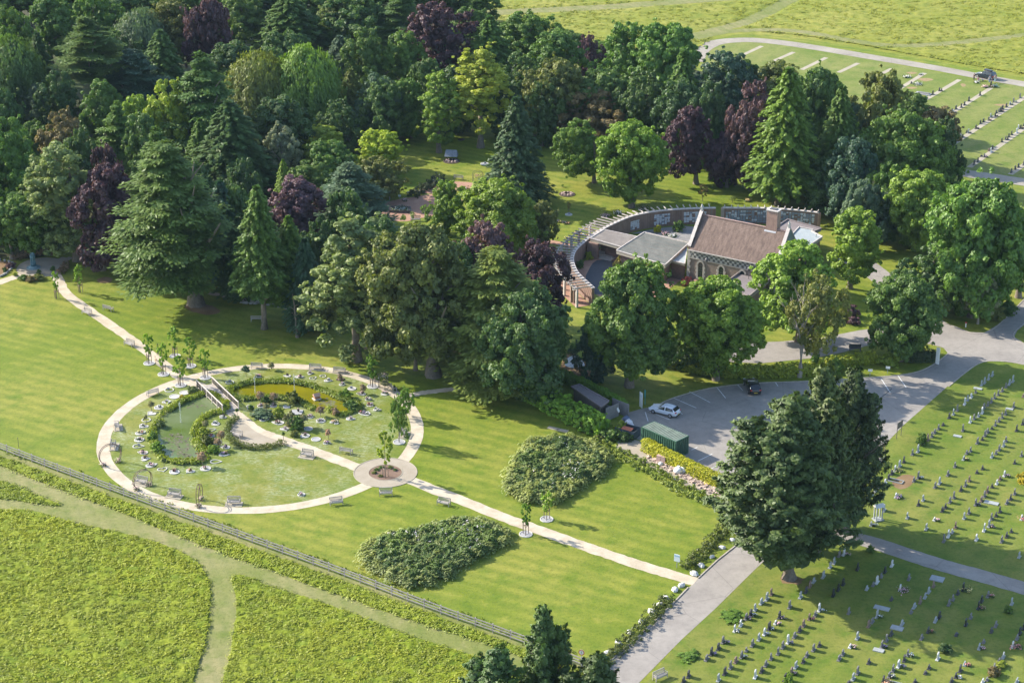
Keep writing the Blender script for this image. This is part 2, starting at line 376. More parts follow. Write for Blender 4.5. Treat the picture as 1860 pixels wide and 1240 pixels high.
def crown_spruce(seed, R=4.0, Hc=18.0, lev=34, br=15, per=62, size=0.26, droop=0.28, power=0.9, shag=1.0):
    r = np.random.default_rng(seed); PP = []; NN = []; TT = []; tn = []
    for i in range(lev):
        u = (i + r.uniform(-.3, .3)) / lev; u = min(max(u, 0), 0.985); L0 = R * (1 - u) ** power * (0.72 + 0.28 * min(1, u * 8)) + 0.35
        nb = max(5, int(br * (1 - 0.45 * u))); a0 = r.uniform(0, 6.28)
        for b in range(nb):
            a = a0 + 6.283 * b / nb + r.normal() * 0.15; L = L0 * r.uniform(0.72, 1.14); n = max(7, int(per * (0.4 + 0.6 * L / R)))
            s = np.sqrt(r.uniform(0.03, 1, n)); lat = r.normal(size=n) * 0.17 * L * (1.15 - s); dirv = np.array([math.cos(a), math.sin(a), 0]); side = np.array([-math.sin(a), math.cos(a), 0])
            z = u * Hc + L * (0.10 - droop * s * s + 0.10 * s ** 4) + r.normal(size=n) * 0.14
            P = dirv * (s * L)[:, None] + side * lat[:, None]; P[:, 2] = z
            PP.append(P); NN.append(np.tile(dirv * 0.55 + np.array([0, 0, 0.8]), (n, 1))); TT.append(np.tile(dirv + np.array([0, 0, -0.35 * shag]), (n, 1)) + side * r.normal(size=(n, 1)) * 0.5)
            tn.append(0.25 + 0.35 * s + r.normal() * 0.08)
    PP = np.concatenate(PP); 
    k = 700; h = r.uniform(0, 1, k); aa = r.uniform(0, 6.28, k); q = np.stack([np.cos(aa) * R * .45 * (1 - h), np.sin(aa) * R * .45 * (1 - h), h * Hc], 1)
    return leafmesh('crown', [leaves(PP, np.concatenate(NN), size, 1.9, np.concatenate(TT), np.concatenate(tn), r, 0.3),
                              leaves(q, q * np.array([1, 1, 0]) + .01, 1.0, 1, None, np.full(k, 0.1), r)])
def crown_cedar(seed, R=6.0, Hc=16.0, limbs=76, plates=7, per=85, size=0.23, top=0.55, spike=1.0):
    r = np.random.default_rng(seed); parts = []
    PP = []; NN = []; TT = []; tn = []
    for i in range(limbs):
        u = ((i + r.uniform()) / limbs) ** 0.9; a = i * 2.399 + r.normal() * 0.25
        prof = (1 - u) ** 0.80 * (0.65 + 0.5 * math.sin(min(1, u * 2.2 + 0.25) * math.pi * 0.5)); L = R * max(0.14, prof) * r.uniform(0.68, 1.15)
        up = 0.10 + 0.42 * u; dv = np.array([math.cos(a), math.sin(a), 0]); side = np.array([-math.sin(a), math.cos(a), 0]); tl = r.normal() * 0.10
        for p in range(plates):
            s = 0.28 + 0.72 * (p + r.uniform(0, 0.8)) / plates; c = dv * L * s + side * r.normal() * 0.20 * L * s; c[2] = u * Hc * 0.94 + L * s * up - L * 0.22 * s * s + r.normal() * 0.15
            n = per; rr = L * 0.20 * (1.1 - 0.45 * s) + 0.30; q = r.normal(size=(n, 3)) * np.array([rr * .62, rr * .62, 0.10]) + c
            PP.append(q); NN.append(np.tile(np.array([0, 0, 1.0]) + dv * 0.35, (n, 1))); d2 = (q - c) * np.array([1, 1, 0]) + dv * 0.6 * spike + np.array([0, 0, 0.22]); TT.append(d2); tn.append(np.full(n, 0.30 + 0.35 * s + tl))
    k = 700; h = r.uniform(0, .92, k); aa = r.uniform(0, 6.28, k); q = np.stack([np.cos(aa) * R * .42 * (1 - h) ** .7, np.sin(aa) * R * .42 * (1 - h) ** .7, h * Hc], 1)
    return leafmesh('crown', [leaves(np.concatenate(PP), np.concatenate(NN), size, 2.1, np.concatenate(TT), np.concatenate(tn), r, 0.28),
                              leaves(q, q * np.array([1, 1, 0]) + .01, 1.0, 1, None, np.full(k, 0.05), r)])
def crown_weeping(seed, R=5.0, Hc=13.0, strands=330, per=62, size=0.20, topd=0.62):
    r = np.random.default_rng(seed); PP = []; NN = []; TT = []; tn = []
    for i in range(strands):
        a = r.uniform(0, 6.28); u = math.sqrt(r.uniform(0, 1)); x = u * R * r.uniform(0.8, 1.05); zt = Hc * (topd + (1 - topd) * math.sqrt(max(0, 1 - u * u)) * r.uniform(0.72, 1.0)); dl = (zt - Hc * 0.04) * r.uniform(0.35, 0.95)
        dv = np.array([math.cos(a), math.sin(a), 0]); t = r.uniform(0, 1, per) ** 1.1; q = dv * x + r.normal(size=(per, 3)) * np.array([.22, .22, .1]) * (1.3 - t[:, None] * .7) + dv * (t * 0.5)[:, None]
        q[:, 2] = zt - t * dl; PP.append(q); NN.append(np.tile(dv + np.array([0, 0, 0.35]), (per, 1))); TT.append(np.tile(np.array([0, 0, -1.0]), (per, 1)) + r.normal(size=(per, 3)) * .25)
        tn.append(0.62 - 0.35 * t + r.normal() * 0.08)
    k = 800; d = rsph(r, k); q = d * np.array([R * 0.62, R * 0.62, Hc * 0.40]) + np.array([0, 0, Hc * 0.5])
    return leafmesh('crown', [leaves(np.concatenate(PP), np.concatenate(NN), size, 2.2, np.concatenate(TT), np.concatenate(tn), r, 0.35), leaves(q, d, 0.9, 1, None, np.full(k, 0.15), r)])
def crown_cypress(seed, R=7.0, Hc=24.0, n=620, per=120, size=0.28, leaders=6, belly=.30, low=0.0):
    """big shaggy conifer: several pointed leaders growing into one lumpy mass of upswept sprays"""
    r = np.random.default_rng(seed); C = []; O = []; Ls = []
    ld = [(0, 0, 1.0, R * .80)] + [(R * .48 * math.cos(k * 2.4 + r.uniform(-.4, .4)) * r.uniform(.8, 1.25), R * .52 * math.sin(k * 2.4) * r.uniform(.8, 1.25), r.uniform(.52, .86), R * r.uniform(.40, .58)) for k in range(leaders)]
    ar = np.array([l[3] * l[2] for l in ld]); cnt = (n * ar / ar.sum()).astype(int)
    for (lx, ly, hh, rr), m in zip(ld, cnt):
        u = ((np.arange(m) + r.uniform(0, 1, m)) / m) ** 0.9; a = np.arange(m) * 2.399 + r.normal(size=m) * .25
        pr = np.where(u < belly, 0.30 + 0.70 * np.sin(np.pi / 2 * u / belly), ((1 - u) / (1 - belly)) ** 0.78); lump = 1 + .28 * np.sin(a * 3 + u * 11 + seed) + .16 * np.sin(a * 5 - u * 17)
        q = rr * pr * lump * r.uniform(.50, 1.0, m)
        for k in range(m): g_ = .35 + .65 * min(1, u[k] / .38); C.append((lx * g_ + math.cos(a[k]) * q[k], ly * g_ + math.sin(a[k]) * q[k], u[k] * Hc * hh * .96)); O.append((math.cos(a[k]), math.sin(a[k]), .45)); Ls.append((1.0 + 1.1 * (1 - u[k])) * r.uniform(.6, 1.5))
    C = np.array(C); O = unit(np.array(O)); L = np.array(Ls)[:, None, None]; n = len(C); tn = .36 + r.normal(size=n) * .16
    t = r.uniform(0, 1, (n, per, 1)) ** .8; w = .46 * (1.15 - t)
    q = C[:, None, :] + O[:, None, :] * t * L + np.array([0, 0, 1]) * (t * L * .30 - (t * L) ** 2 * .05) + r.normal(size=(n, per, 3)) * w * np.array([1, 1, .55])
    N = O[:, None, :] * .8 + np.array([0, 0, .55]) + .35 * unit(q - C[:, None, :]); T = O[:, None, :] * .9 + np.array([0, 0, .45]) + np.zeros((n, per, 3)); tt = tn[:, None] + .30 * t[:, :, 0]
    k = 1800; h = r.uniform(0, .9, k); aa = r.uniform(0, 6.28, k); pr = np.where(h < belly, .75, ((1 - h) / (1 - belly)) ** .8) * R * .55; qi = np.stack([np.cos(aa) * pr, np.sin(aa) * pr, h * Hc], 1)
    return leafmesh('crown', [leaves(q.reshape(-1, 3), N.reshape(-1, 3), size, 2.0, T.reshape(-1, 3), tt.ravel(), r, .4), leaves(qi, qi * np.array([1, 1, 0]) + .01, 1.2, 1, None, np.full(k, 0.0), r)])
def tube_np(paths, n=7):
    V = []; Fc = []
    for pts, rs in paths:
        b = len(V); m = len(pts)
        for i, (p, q) in enumerate(zip(pts, rs)):
            a = Vector(pts[min(i + 1, m - 1)]) - Vector(pts[max(i - 1, 0)]); qt = a.normalized().to_track_quat('Z', 'Y')
            for k in range(n):
                t = 6.2832 * k / n; V.append(tuple(Vector(p) + qt @ Vector((q * math.cos(t), q * math.sin(t), 0))))
        for i in range(m - 1):
            for k in range(n): j = (k + 1) % n; Fc.append((b + i * n + k, b + i * n + j, b + (i + 1) * n + j, b + (i + 1) * n + k))
    return V, Fc
def trunk_mesh(seed, H=10.0, r0=0.38, limbs=7, start=0.35, spread=0.34, lean=0.03, m=BARKM, fork=False, twigs=0):
    r = random.Random(seed); paths = []; pts = []; rs = []
    lx, ly = r.uniform(-lean, lean) * H, r.uniform(-lean, lean) * H
    for i in range(8):
        t = i / 7; pts.append((lx * t * t + r.uniform(-.04, .04) * r0 * 4, ly * t * t, -0.15 + t * H)); rs.append(r0 * (1.5 - t if i == 0 else 1.0) * (1 - 0.80 * t) + 0.02)
    paths.append((pts, rs))
    for i in range(limbs):
        t = start + (0.93 - start) * (i + r.random() * .5) / limbs; a = i * 2.399 + r.uniform(-.4, .4); L = H * spread * (1.25 - t) * r.uniform(.8, 1.2); z = t * H; b0 = (lx * t * t, ly * t * t)
        up = 0.75 if not fork else 1.3
        p = [(b0[0], b0[1], z), (b0[0] + math.cos(a) * L * .45, b0[1] + math.sin(a) * L * .45, z + L * .42 * up), (b0[0] + math.cos(a) * L, b0[1] + math.sin(a) * L, z + L * .8 * up)]
        q = r0 * (1 - 0.78 * t) * 0.55; paths.append((p, [q, q * .6, q * .2]))
        for k in range(twigs):
            s = r.uniform(.3, 1); s0 = Vector(p[0]).lerp(Vector(p[2]), s); d = Vector((r.uniform(-1, 1), r.uniform(-1, 1), r.uniform(.2, 1.2))).normalized() * L * .4; paths.append(([tuple(s0), tuple(s0 + d)], [q * .3, q * .08]))
    V, Fc = tube_np(paths, 7); me = bpy.data.meshes.new('trunk'); me.from_pydata(V, [], Fc); me.materials.append(m)
    me.polygons.foreach_set('use_smooth', np.ones(len(Fc), bool)); me.update(); return me
# reference crowns: (mesh, radius, height)
CR = {
 'broad': [(crown_broad(11, lobes=9), 5.0, 10.0), (crown_broad(12, lobes=11, cl=18), 5.0, 10.0), (crown_broad(13, lobes=8, cl=22, cone=.2), 5.0, 10.0), (crown_broad(14, lobes=12, cl=18, lf=.42), 5.0, 10.0)],
 'maple': [(crown_broad(21, lobes=14, cl=30, per=125, size=0.24, lf=.46, cone=.12), 5.0, 10.0), (crown_broad(22, lobes=16, cl=27, per=125, size=0.24, lf=.42), 5.0, 10.0)],
 'tall': [(crown_broad(31, R=3.4, Hc=12.0, lobes=10, cl=20, per=115, size=.22, cone=.30, base=.3), 3.4, 12.0), (crown_broad(32, R=3.4, Hc=12.0, lobes=11, cl=18, per=115, size=.22, cone=.15), 3.4, 12.0)],
 'airy': [(crown_broad(41, lobes=12, cl=11, per=80, size=0.27, open_=1, lf=.40), 5.0, 10.0)],
 'spruce': [(crown_spruce(51), 4.0, 18.0), (crown_spruce(52, droop=.38, power=.8), 4.0, 18.0), (crown_spruce(53, lev=30, droop=.5, shag=1.8, power=.7), 4.0, 18.0)],
 'cedar': [(crown_cedar(61), 6.0, 16.0), (crown_cedar(62, limbs=52, plates=7), 6.0, 16.0), (crown_cedar(63, limbs=84, plates=8, per=95, size=.21), 6.0, 16.0)],
 'weeping': [(crown_weeping(71), 5.0, 13.0), (crown_weeping(72, strands=330, topd=.5), 5.0, 13.0)],
 'cypress': [(crown_cypress(81), 7.0, 24.0), (crown_cypress(82, belly=.28, n=460, leaders=4), 7.0, 24.0)],
 'young': [(crown_broad(91, R=1.1, Hc=2.6, lobes=6, cl=5, per=24, size=0.26, open_=1, cone=.3), 1.1, 2.6), (crown_broad(92, R=1.1, Hc=2.6, lobes=7, cl=5, per=22, size=0.26, open_=1), 1.1, 2.6)],
 'bush': [(crown_broad(95, R=1.2, Hc=1.7, lobes=6, cl=8, per=40, size=0.17, lf=.5), 1.2, 1.7), (crown_broad(96, R=1.2, Hc=1.7, lobes=8, cl=7, per=40, size=0.17, lf=.45), 1.2, 1.7)],
}
def _norm(e):
    me = e[0]; n = len(me.vertices); v = np.empty(n * 3, np.float32); me.vertices.foreach_get('co', v); v = v.reshape(-1, 3)
    z0, z1 = np.percentile(v[:, 2], .6), np.percentile(v[:, 2], 99.7); rr = np.percentile(np.abs(v[:, 0]), 98.6); v[:, 2] -= z0; me.vertices.foreach_set('co', v.ravel()); me.update(); return (me, float(rr), float(z1 - z0))
CR = {k: [_norm(e) for e in q] for k, q in CR.items()}
TR = {'broad': [trunk_mesh(1), trunk_mesh(2, lean=.05), trunk_mesh(3, limbs=9)], 'conifer': [trunk_mesh(5, r0=.30, limbs=10, spread=.18, start=.2, lean=.01)],
      'airy': [trunk_mesh(6, r0=.26, limbs=14, start=.25, spread=.42, fork=True, m=BARKP, twigs=6)], 'cyp': [trunk_mesh(8, r0=.50, limbs=16, start=.03, spread=.30, fork=True, lean=.01, twigs=3)], 'big': [trunk_mesh(7, r0=.62, limbs=9, start=.22, spread=.45, fork=True)]}
PAL = {'deep': (.054, .108, .030), 'dark': (.070, .134, .030), 'mid': (.090, .166, .028), 'green': (.100, .190, .026), 'bright': (.165, .275, .030), 'lime': (.245, .310, .032), 'yellow': (.34, .35, .022),
       'olive': (.135, .165, .036), 'grey': (.165, .215, .075), 'blue': (.045, .100, .058), 'bluegrey': (.090, .150, .090), 'purple': (.075, .038, .058), 'plum': (.120, .066, .088), 'rust': (.175, .140, .055), 'silver': (.21, .25, .16)}
KIND = {'broad': ('broadleaf_tree', .16), 'maple': ('broadleaf_tree', .17), 'tall': ('broadleaf_tree', .14), 'airy': ('sparse_tree', .26), 'spruce': ('spruce_tree', .05), 'cedar': ('cedar_tree', .10), 'weeping': ('weeping_tree', .04), 'cypress': ('cypress_tree', .06)}
_ti = 0
def tree(cx, top, w, base, kind, colr, label, cb=None, v=None, tr=None, group=None, name=None, bx=None, depth=1.0):
    """cx, top, w: the crown in the photograph; base: the row where its trunk meets the ground; bx: the trunk's own column"""
    global _ti; _ti += 1
    r = random.Random(_ti * 7 + 1); b = G(bx if bx else cx, base); H = height_at(b, top); R = w * mpp(b + Vector((0, 0, H * .5))) / 2
    nm, c0 = KIND[kind]; c0 = cb if cb is not None else c0; vs = CR[kind]; me, r0, h0 = vs[(v if v is not None else _ti) % len(vs)]
    t = empty(name or ('copper_beech_tree' if colr in ('purple', 'plum') else nm), b); tag(t, label, 'tree', group)
    tk = 'cyp' if kind == 'cypress' else 'conifer' if kind in ('spruce', 'weeping') else ('airy' if kind == 'airy' else ('big' if tr == 'big' or kind == 'cedar' else 'broad'))
    tm = TR[tk][_ti % len(TR[tk])]; ts = H * (.86 if kind != 'cypress' else .8)
    link('trunk', tm, t, (0, 0, 0), r.uniform(0, 6.28), (max(.5, ts / 13.0) * (1.15 if tk == 'broad' else 1.0), max(.5, ts / 13.0) * (1.15 if tk == 'broad' else 1.0), ts / 10.0))
    dx = (cx - bx) * mpp(b) if bx else 0
    k2 = 1.10 if (base < 300 or (cx < 640 and base < 600)) else 1.0
    c = link('crown', me, t, (dx, 0, H * c0), r.uniform(0, 6.28), (R / r0 * k2, R / r0 * k2 * depth, H * (1 - c0) / h0))
    p = PAL[colr] if isinstance(colr, str) else colr; k = r.uniform(.90, 1.10); c.color = (p[0] * k * r.uniform(.94, 1.06), p[1] * k, p[2] * k * r.uniform(.9, 1.1), 1)
    return t
def shrub(x, y, w, h, colr, label, name='shrub', cat='shrub', group=None, v=0, sq=1.0):
    """a low rounded plant straight from the ground; w and h in metres"""
    global _ti; _ti += 1
    r = random.Random(_ti * 5 + 2); b = G(x, y) if not isinstance(x, Vector) else x; me, r0, h0 = CR['bush'][(_ti + v) % 2]
    o = link(name, me, None, (b.x, b.y, -0.12 * h), r.uniform(0, 6.28), (w / 2 / r0, w / 2 / r0 * sq, h / h0 * 1.1)); p = PAL[colr] if isinstance(colr, str) else colr
    o.color = (*p, 1); tag(o, label, cat, group); return o
def hedge(name, px, width, h, colr, label, per=38, size=0.15, step=0.42, world=None, cat='hedge', rag=0.10, seed=1, nr=3, mixcol=None):
    """a clipped or ragged hedge along a line: leafy clumps through its whole volume"""
    r = np.random.default_rng(seed); w = catmull(world or gp(px), 8); C = []; O = []
    tot = 0; last = w[0]; pts = [(w[0], (w[1] - w[0]).normalized())]
    for a, b in zip(w[:-1], w[1:]):
        d = (b - a).length; q = 0
        while tot + d - q >= step:
            q += step - tot; tot = 0; pts.append((a.lerp(b, q / d), (b - a).normalized()))
        tot += d - q
    for p, t in pts:
        s = Vector((-t.y, t.x, 0)); wob = 1 + rag * 2 * r.normal() * .5
        for j in range(nr):
            off = (j / (nr - 1) - .5) if nr > 1 else 0
            for zl in np.arange(0.12, 1.0, max(.24, .42 / h)):
                if zl < .8 and abs(off) < .3: continue
                q = p + s * off * (width - .3) ; C.append([q.x + r.normal() * rag, q.y + r.normal() * rag, h * zl * wob * (1 if zl < .7 else (1 - rag * abs(r.normal())))]); n = s * off * 2; O.append([n.x, n.y, 1.0 if zl > .7 else .1])
    C = np.array(C); O = unit(np.array(O)); k = len(C)
    me = leafmesh(name, [clumps(C, np.full(k, .30) * r.uniform(.8, 1.3, k), O, per, size, r, up=.3, tint=.45 + r.normal(size=k) * .14)])
    o = link(name, me); p = PAL[colr] if isinstance(colr, str) else colr; o.color = (*p, 1); tag(o, label, cat); return o
# ------------------------------------------------------------------ the ground
sheet('ground', [(-1600, -300), (1600, -300), (1600, 2900), (-1600, 2900)], 0.0, LAWN)
HAZE_D = 0.000034
hz = MB().box((0, 1300, 61), (3260, 3260, 124)).build('haze'); hz['kind'] = 'stuff'; tag(hz, 'thin summer haze over the whole park')
hm, hn, hl = newmat('thin_haze'); pv = hn.new('ShaderNodeVolumePrincipled'); pv.inputs['Color'].default_value = (.55, .78, 1.0, 1); pv.inputs['Density'].default_value = HAZE_D; pv.inputs['Anisotropy'].default_value = 0.0
hl.new(pv.outputs[0], hn.new('ShaderNodeOutputMaterial').inputs['Volume']); hz.data.materials.append(hm)
psheet('far_meadow', [(640, 60), (905, 44), (1000, 70), (1150, 90), (1272, 99), (1290, 74), (1340, 62), (1420, 66), (1500, 77), (1600, 94), (1700, 112), (1790, 130), (1900, 148), (2300, 200), (2600, 260), (2900, -620), (-900, -620), (-500, -60), (300, 0)], 0.004, MEADOWF)
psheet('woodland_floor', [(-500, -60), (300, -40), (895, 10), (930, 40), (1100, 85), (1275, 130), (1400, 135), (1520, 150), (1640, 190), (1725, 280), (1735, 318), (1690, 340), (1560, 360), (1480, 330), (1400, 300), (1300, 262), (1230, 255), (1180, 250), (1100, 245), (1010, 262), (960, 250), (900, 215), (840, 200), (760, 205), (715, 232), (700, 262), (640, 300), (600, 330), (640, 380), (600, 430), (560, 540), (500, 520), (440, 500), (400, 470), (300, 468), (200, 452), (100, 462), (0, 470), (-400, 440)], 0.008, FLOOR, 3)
psheet('cemetery_lawn', [(1130, 1290), (1240, 1159), (1300, 1104), (1368, 1037), (1460, 950), (1597, 818), (1640, 773), (1723, 700), (1773, 664), (1807, 657), (1862, 663), (2000, 700), (2300, 800), (2300, 1500), (1100, 1500)], 0.004, CEM)
psheet('upper_cemetery_lawn', [(1270, 99), (1290, 84), (1330, 76), (1420, 80), (1500, 94), (1600, 112), (1700, 131), (1790, 148), (1960, 172), (2200, 215), (2200, 420), (1960, 345), (1740, 313), (1600, 290), (1300, 200)], 0.012, CEMF)
CIR = G(475, 786); CRX, CRY = 21.2, 22.1
circ = [CIR + Vector((CRX * math.cos(t), CRY * math.sin(t), 0)) for t in [6.28318 * i / 96 for i in range(96)]]
sheet('memorial_garden_lawn', circ, 0.004, LAWN_C)
RB = G(700, 858)
# rough meadow below the fence, with mown tracks between
psheet('mown_meadow_track', [(-300, 702), (0, 818), (310, 932), (620, 1045), (943, 1166), (1100, 1222), (1250, 1290), (1250, 1500), (-500, 1500)], 0.008, TRACK)
TALL = {
 'left': [(-260, 905), (0, 924), (67, 930), (150, 954), (217, 967), (300, 990), (350, 1014), (373, 1040), (383, 1077), (379, 1127), (370, 1177), (351, 1240), (320, 1330), (-260, 1330)],
 'right': [(427, 1044), (500, 1068), (560, 1086), (620, 1106), (737, 1152), (873, 1196), (960, 1235), (1050, 1300), (1050, 1330), (370, 1330), (403, 1240), (417, 1194), (425, 1144), (430, 1094)],
 'wedge': [(-260, 828), (0, 874), (60, 896), (113, 919), (60, 914), (0, 906), (-260, 880)],
 'verge': [(-260, 735), (0, 829), (20, 836), (310, 942), (620, 1055), (943, 1176), (1060, 1218), (1100, 1240), (1000, 1216), (910, 1178), (753, 1128), (620, 1082), (500, 1038), (400, 1003), (267, 950), (200, 922), (67, 873), (0, 846), (-260, 760)]}
for k_, pp in TALL.items(): psheet('meadow', pp, 0.014 + .004 * len(k_), MEADOW, 4, 0.12, 5)
def inpoly(P, poly):
    x, y = P[:, 0], P[:, 1]; ins = np.zeros(len(P), bool); j = len(poly) - 1
    for i in range(len(poly)):
        xi, yi = poly[i][0], poly[i][1]; xj, yj = poly[j][0], poly[j][1]
        c = ((yi > y) != (yj > y)) & (x < (xj - xi) * (y - yi) / (yj - yi + 1e-12) + xi); ins ^= c; j = i
    return ins
def vnoise(P, s, seed):
    r = np.random.default_rng(seed); T = r.uniform(size=(97, 97)); q = P[:, :2] / s; i = np.floor(q).astype(int); f = q - i; f = f * f * (3 - 2 * f)
    g = lambda a, b: T[(i[:, 0] + a) % 97, (i[:, 1] + b) % 97]
    return (g(0, 0) * (1 - f[:, 0]) + g(1, 0) * f[:, 0]) * (1 - f[:, 1]) + (g(0, 1) * (1 - f[:, 0]) + g(1, 1) * f[:, 0]) * f[:, 1]
def scatter_in(px, dens, r, world=None):
    w = world or catmull(gp(px), 4, True); xs = [p[0] for p in w]; ys = [p[1] for p in w]; A = (max(xs) - min(xs)) * (max(ys) - min(ys)); n = int(A * dens)
    P = np.stack([r.uniform(min(xs), max(xs), n), r.uniform(min(ys), max(ys), n), np.zeros(n)], 1); return P[inpoly(P, w)]
def tallgrass(name, px, dens, per, h, size, colr, label, seed=1, jit=.20, spread=.26, elong=3.2, cat='grass', world=None, tvar=.5, base_t=.35, rot=None, flat=()):
    r = np.random.default_rng(seed); C = scatter_in(px, dens, r, world)
    for line, wd in flat:
        for q in catmull(gp(line), 14): C = C[np.hypot(C[:, 0] - q.x, C[:, 1] - q.y) > wd]
    k = len(C); big = .5 * vnoise(C, 3.5, seed) + .5 * vnoise(C, 9.0, seed + 2) ; sm = vnoise(C, 1.1, seed + 9)
    hh = h * (0.60 + 0.5 * sm + .25 * big); o = r.normal(size=(k, per, 3)) * np.array([spread, spread, 0]); P = C[:, None, :] + o; dist = np.linalg.norm(o, axis=2)
    P[:, :, 2] = hh[:, None] * (0.85 - dist / spread * .22).clip(.15, 1) * r.uniform(.75, 1.05, (k, per))
    N = o / spread * .35 + np.array([-.35, .15, 1.25]); T = np.array([0, 0, 1.0]) + r.normal(size=(k, per, 3)) * .6
    t = (base_t + tvar * 1.3 * (big - .5) + .30 * (sm - .5))[:, None] + np.zeros((k, per))
    me = leafmesh(name, [leaves(P.reshape(-1, 3), N.reshape(-1, 3), size, elong, T.reshape(-1, 3), t.ravel(), r, jit)])
    ob = link(name, me); p = PAL[colr] if isinstance(colr, str) else colr; ob.color = (*p, 1); tag(ob, label, cat, kind='stuff'); return ob
def tussocks(name, px, step, amp, m, label, seed, s1=1.0, flat=()):
    """uneven rough ground: a sheet of grass mounds"""
    w = catmull(gp(px), 4, True); xs = [p[0] for p in w]; ys = [p[1] for p in w]; X, Y = np.meshgrid(np.arange(min(xs), max(xs), step), np.arange(min(ys), max(ys), step), indexing='ij'); sh_ = X.shape
    r = np.random.default_rng(seed); P = np.stack([X.ravel(), Y.ravel(), 0 * X.ravel()], 1); P[:, :2] += r.uniform(-.3, .3, (len(P), 2)) * step
    h = .5 * vnoise(P, 1.3 * s1, seed) + .3 * vnoise(P, .62 * s1, seed + 1) + .2 * vnoise(P, .33 * s1, seed + 2); P[:, 2] = .03 + amp * h ** 1.4
    for line, wd in flat:
        for q in catmull(gp(line), 14): d = np.hypot(P[:, 0] - q.x, P[:, 1] - q.y); P[:, 2] = np.where(d < wd, -.04, np.where(d < wd + 1.5, np.minimum(P[:, 2], .03 + (d - wd) * .2), P[:, 2]))
    ins = inpoly(P, w).reshape(sh_); idx = np.arange(len(P)).reshape(sh_); ok = ins[:-1, :-1] & ins[1:, :-1] & ins[1:, 1:] & ins[:-1, 1:]
    Fq = np.stack([idx[:-1, :-1][ok], idx[1:, :-1][ok], idx[1:, 1:][ok], idx[:-1, 1:][ok]], 1); me = mesh_np(name, P, Fq, True); me.materials.append(m); o = link(name, me); tag(o, label, 'grass', kind='stuff')
for i_, k_ in enumerate(('left', 'right', 'wedge', 'verge')): tussocks('grass_tussocks', TALL[k_], .17, (.34, .34, .28, .34)[i_], MEADOW, 'uneven tussocky grass of the ' + k_ + ' meadow piece', 51 + i_, .68)
GC = (.245, .295, .012)
tallgrass('tall_grass', TALL['left'], 6, 11, .42, .10, GC, 'tall yellow-green meadow grass left of the curving mown track', 1)
tallgrass('tall_grass', TALL['right'], 6, 11, .42, .10, (.235, .285, .014), 'tall meadow grass right of the curving mown track', 2)
tallgrass('tall_grass', TALL['wedge'], 7, 12, .42, .10, (.26, .32, .02), 'small wedge of rough grass between the two mown tracks', 3)
tallgrass('tall_grass', TALL['verge'], 7, 12, .42, .11, (.23, .29, .02), 'strip of rough grass along the foot of the rail fence', 4, base_t=.42)
# far meadow tufts and tracks
FTR = [([(1200, 78), (1260, 66), (1305, 54), (1350, 42), (1385, 27), (1413, 12), (1460, -10), (1560, -40)], 2.2), ([(1262, 70), (1330, 57), (1440, 56), (1540, 73), (1620, 83), (1700, 81), (1780, 73), (1860, 64), (1960, 50)], 1.7), ([(880, 24), (960, 20), (1087, 14), (1240, 3), (1400, -8)], 2.6)]
ribbon('meadow_track', [(1200, 78), (1260, 66), (1305, 54), (1350, 42), (1385, 27), (1413, 12), (1460, -10), (1560, -40)], 4.0, 0.016, TRACK, rough=.3)
ribbon('meadow_track', [(1262, 70), (1330, 57), (1440, 56), (1540, 73), (1620, 83), (1700, 81), (1780, 73), (1860, 64), (1960, 50)], 3.0, 0.022, TRACK, rough=.3)
ribbon('meadow_track', [(880, 24), (960, 20), (1087, 14), (1240, 3), (1400, -8)], 5.0, 0.028, TRACK, rough=.3)
FARP = [(905, 44), (1000, 66), (1150, 90), (1260, 92), (1290, 70), (1340, 58), (1420, 62), (1500, 72), (1600, 90), (1700, 108), (1790, 124), (1900, 142), (2000, 150), (2000, -40), (860, -40), (890, 20)]
tussocks('grass_tussocks', FARP, .55, .38, MEADOWF, 'uneven tussocky grass of the far field', 61, 1.5, FTR)
tallgrass('tall_grass', FARP, .35, 12, .40, .20, (.23, .26, .03), 'rough grass of the far field beyond the cemetery road', 6, spread=.5, tvar=.4, flat=FTR)
# ------------------------------------------------------------------ roads, car park, kerbs
DRIVE = [(985, 1300), (1045, 1250), (1105, 1203), (1160, 1155), (1215, 1103), (1262, 1056), (1302, 1018), (1345, 984), (1402, 925), (1380, 900), (1312, 868), (1262, 845), (1215, 815), (1165, 800), (1135, 790), (1122, 765), (1138, 748), (1165, 742), (1190, 738), (1225, 722), (1290, 705), (1370, 696), (1450, 693), (1560, 687), (1636, 681), (1676, 672), (1706, 655), (1722, 642), (1716, 633), (1690, 626), (1640, 640)]
road_w = gp([(1045, 1250), (1105, 1203), (1160, 1155), (1215, 1103), (1262, 1056), (1302, 1018), (1345, 984), (1395, 935)])
psheet('car_park', [(1300, 1018), (1345, 984), (1400, 928), (1385, 900), (1312, 868), (1262, 845), (1215, 815), (1165, 800), (1135, 790), (1122, 768), (1138, 750), (1165, 742), (1190, 738), (1225, 722), (1290, 705), (1370, 696), (1450, 693), (1560, 687), (1636, 681), (1676, 672), (1706, 655), (1722, 640), (1790, 640), (1775, 662), (1723, 700), (1640, 773), (1597, 818), (1460, 950), (1368, 1037)], 0.012, ASPH)
psheet('drive', [(985, 1300), (1045, 1250), (1105, 1203), (1160, 1155), (1215, 1103), (1262, 1056), (1302, 1016), (1370, 1035), (1300, 1104), (1240, 1159), (1160, 1240), (1100, 1300)], 0.016, ASPH)
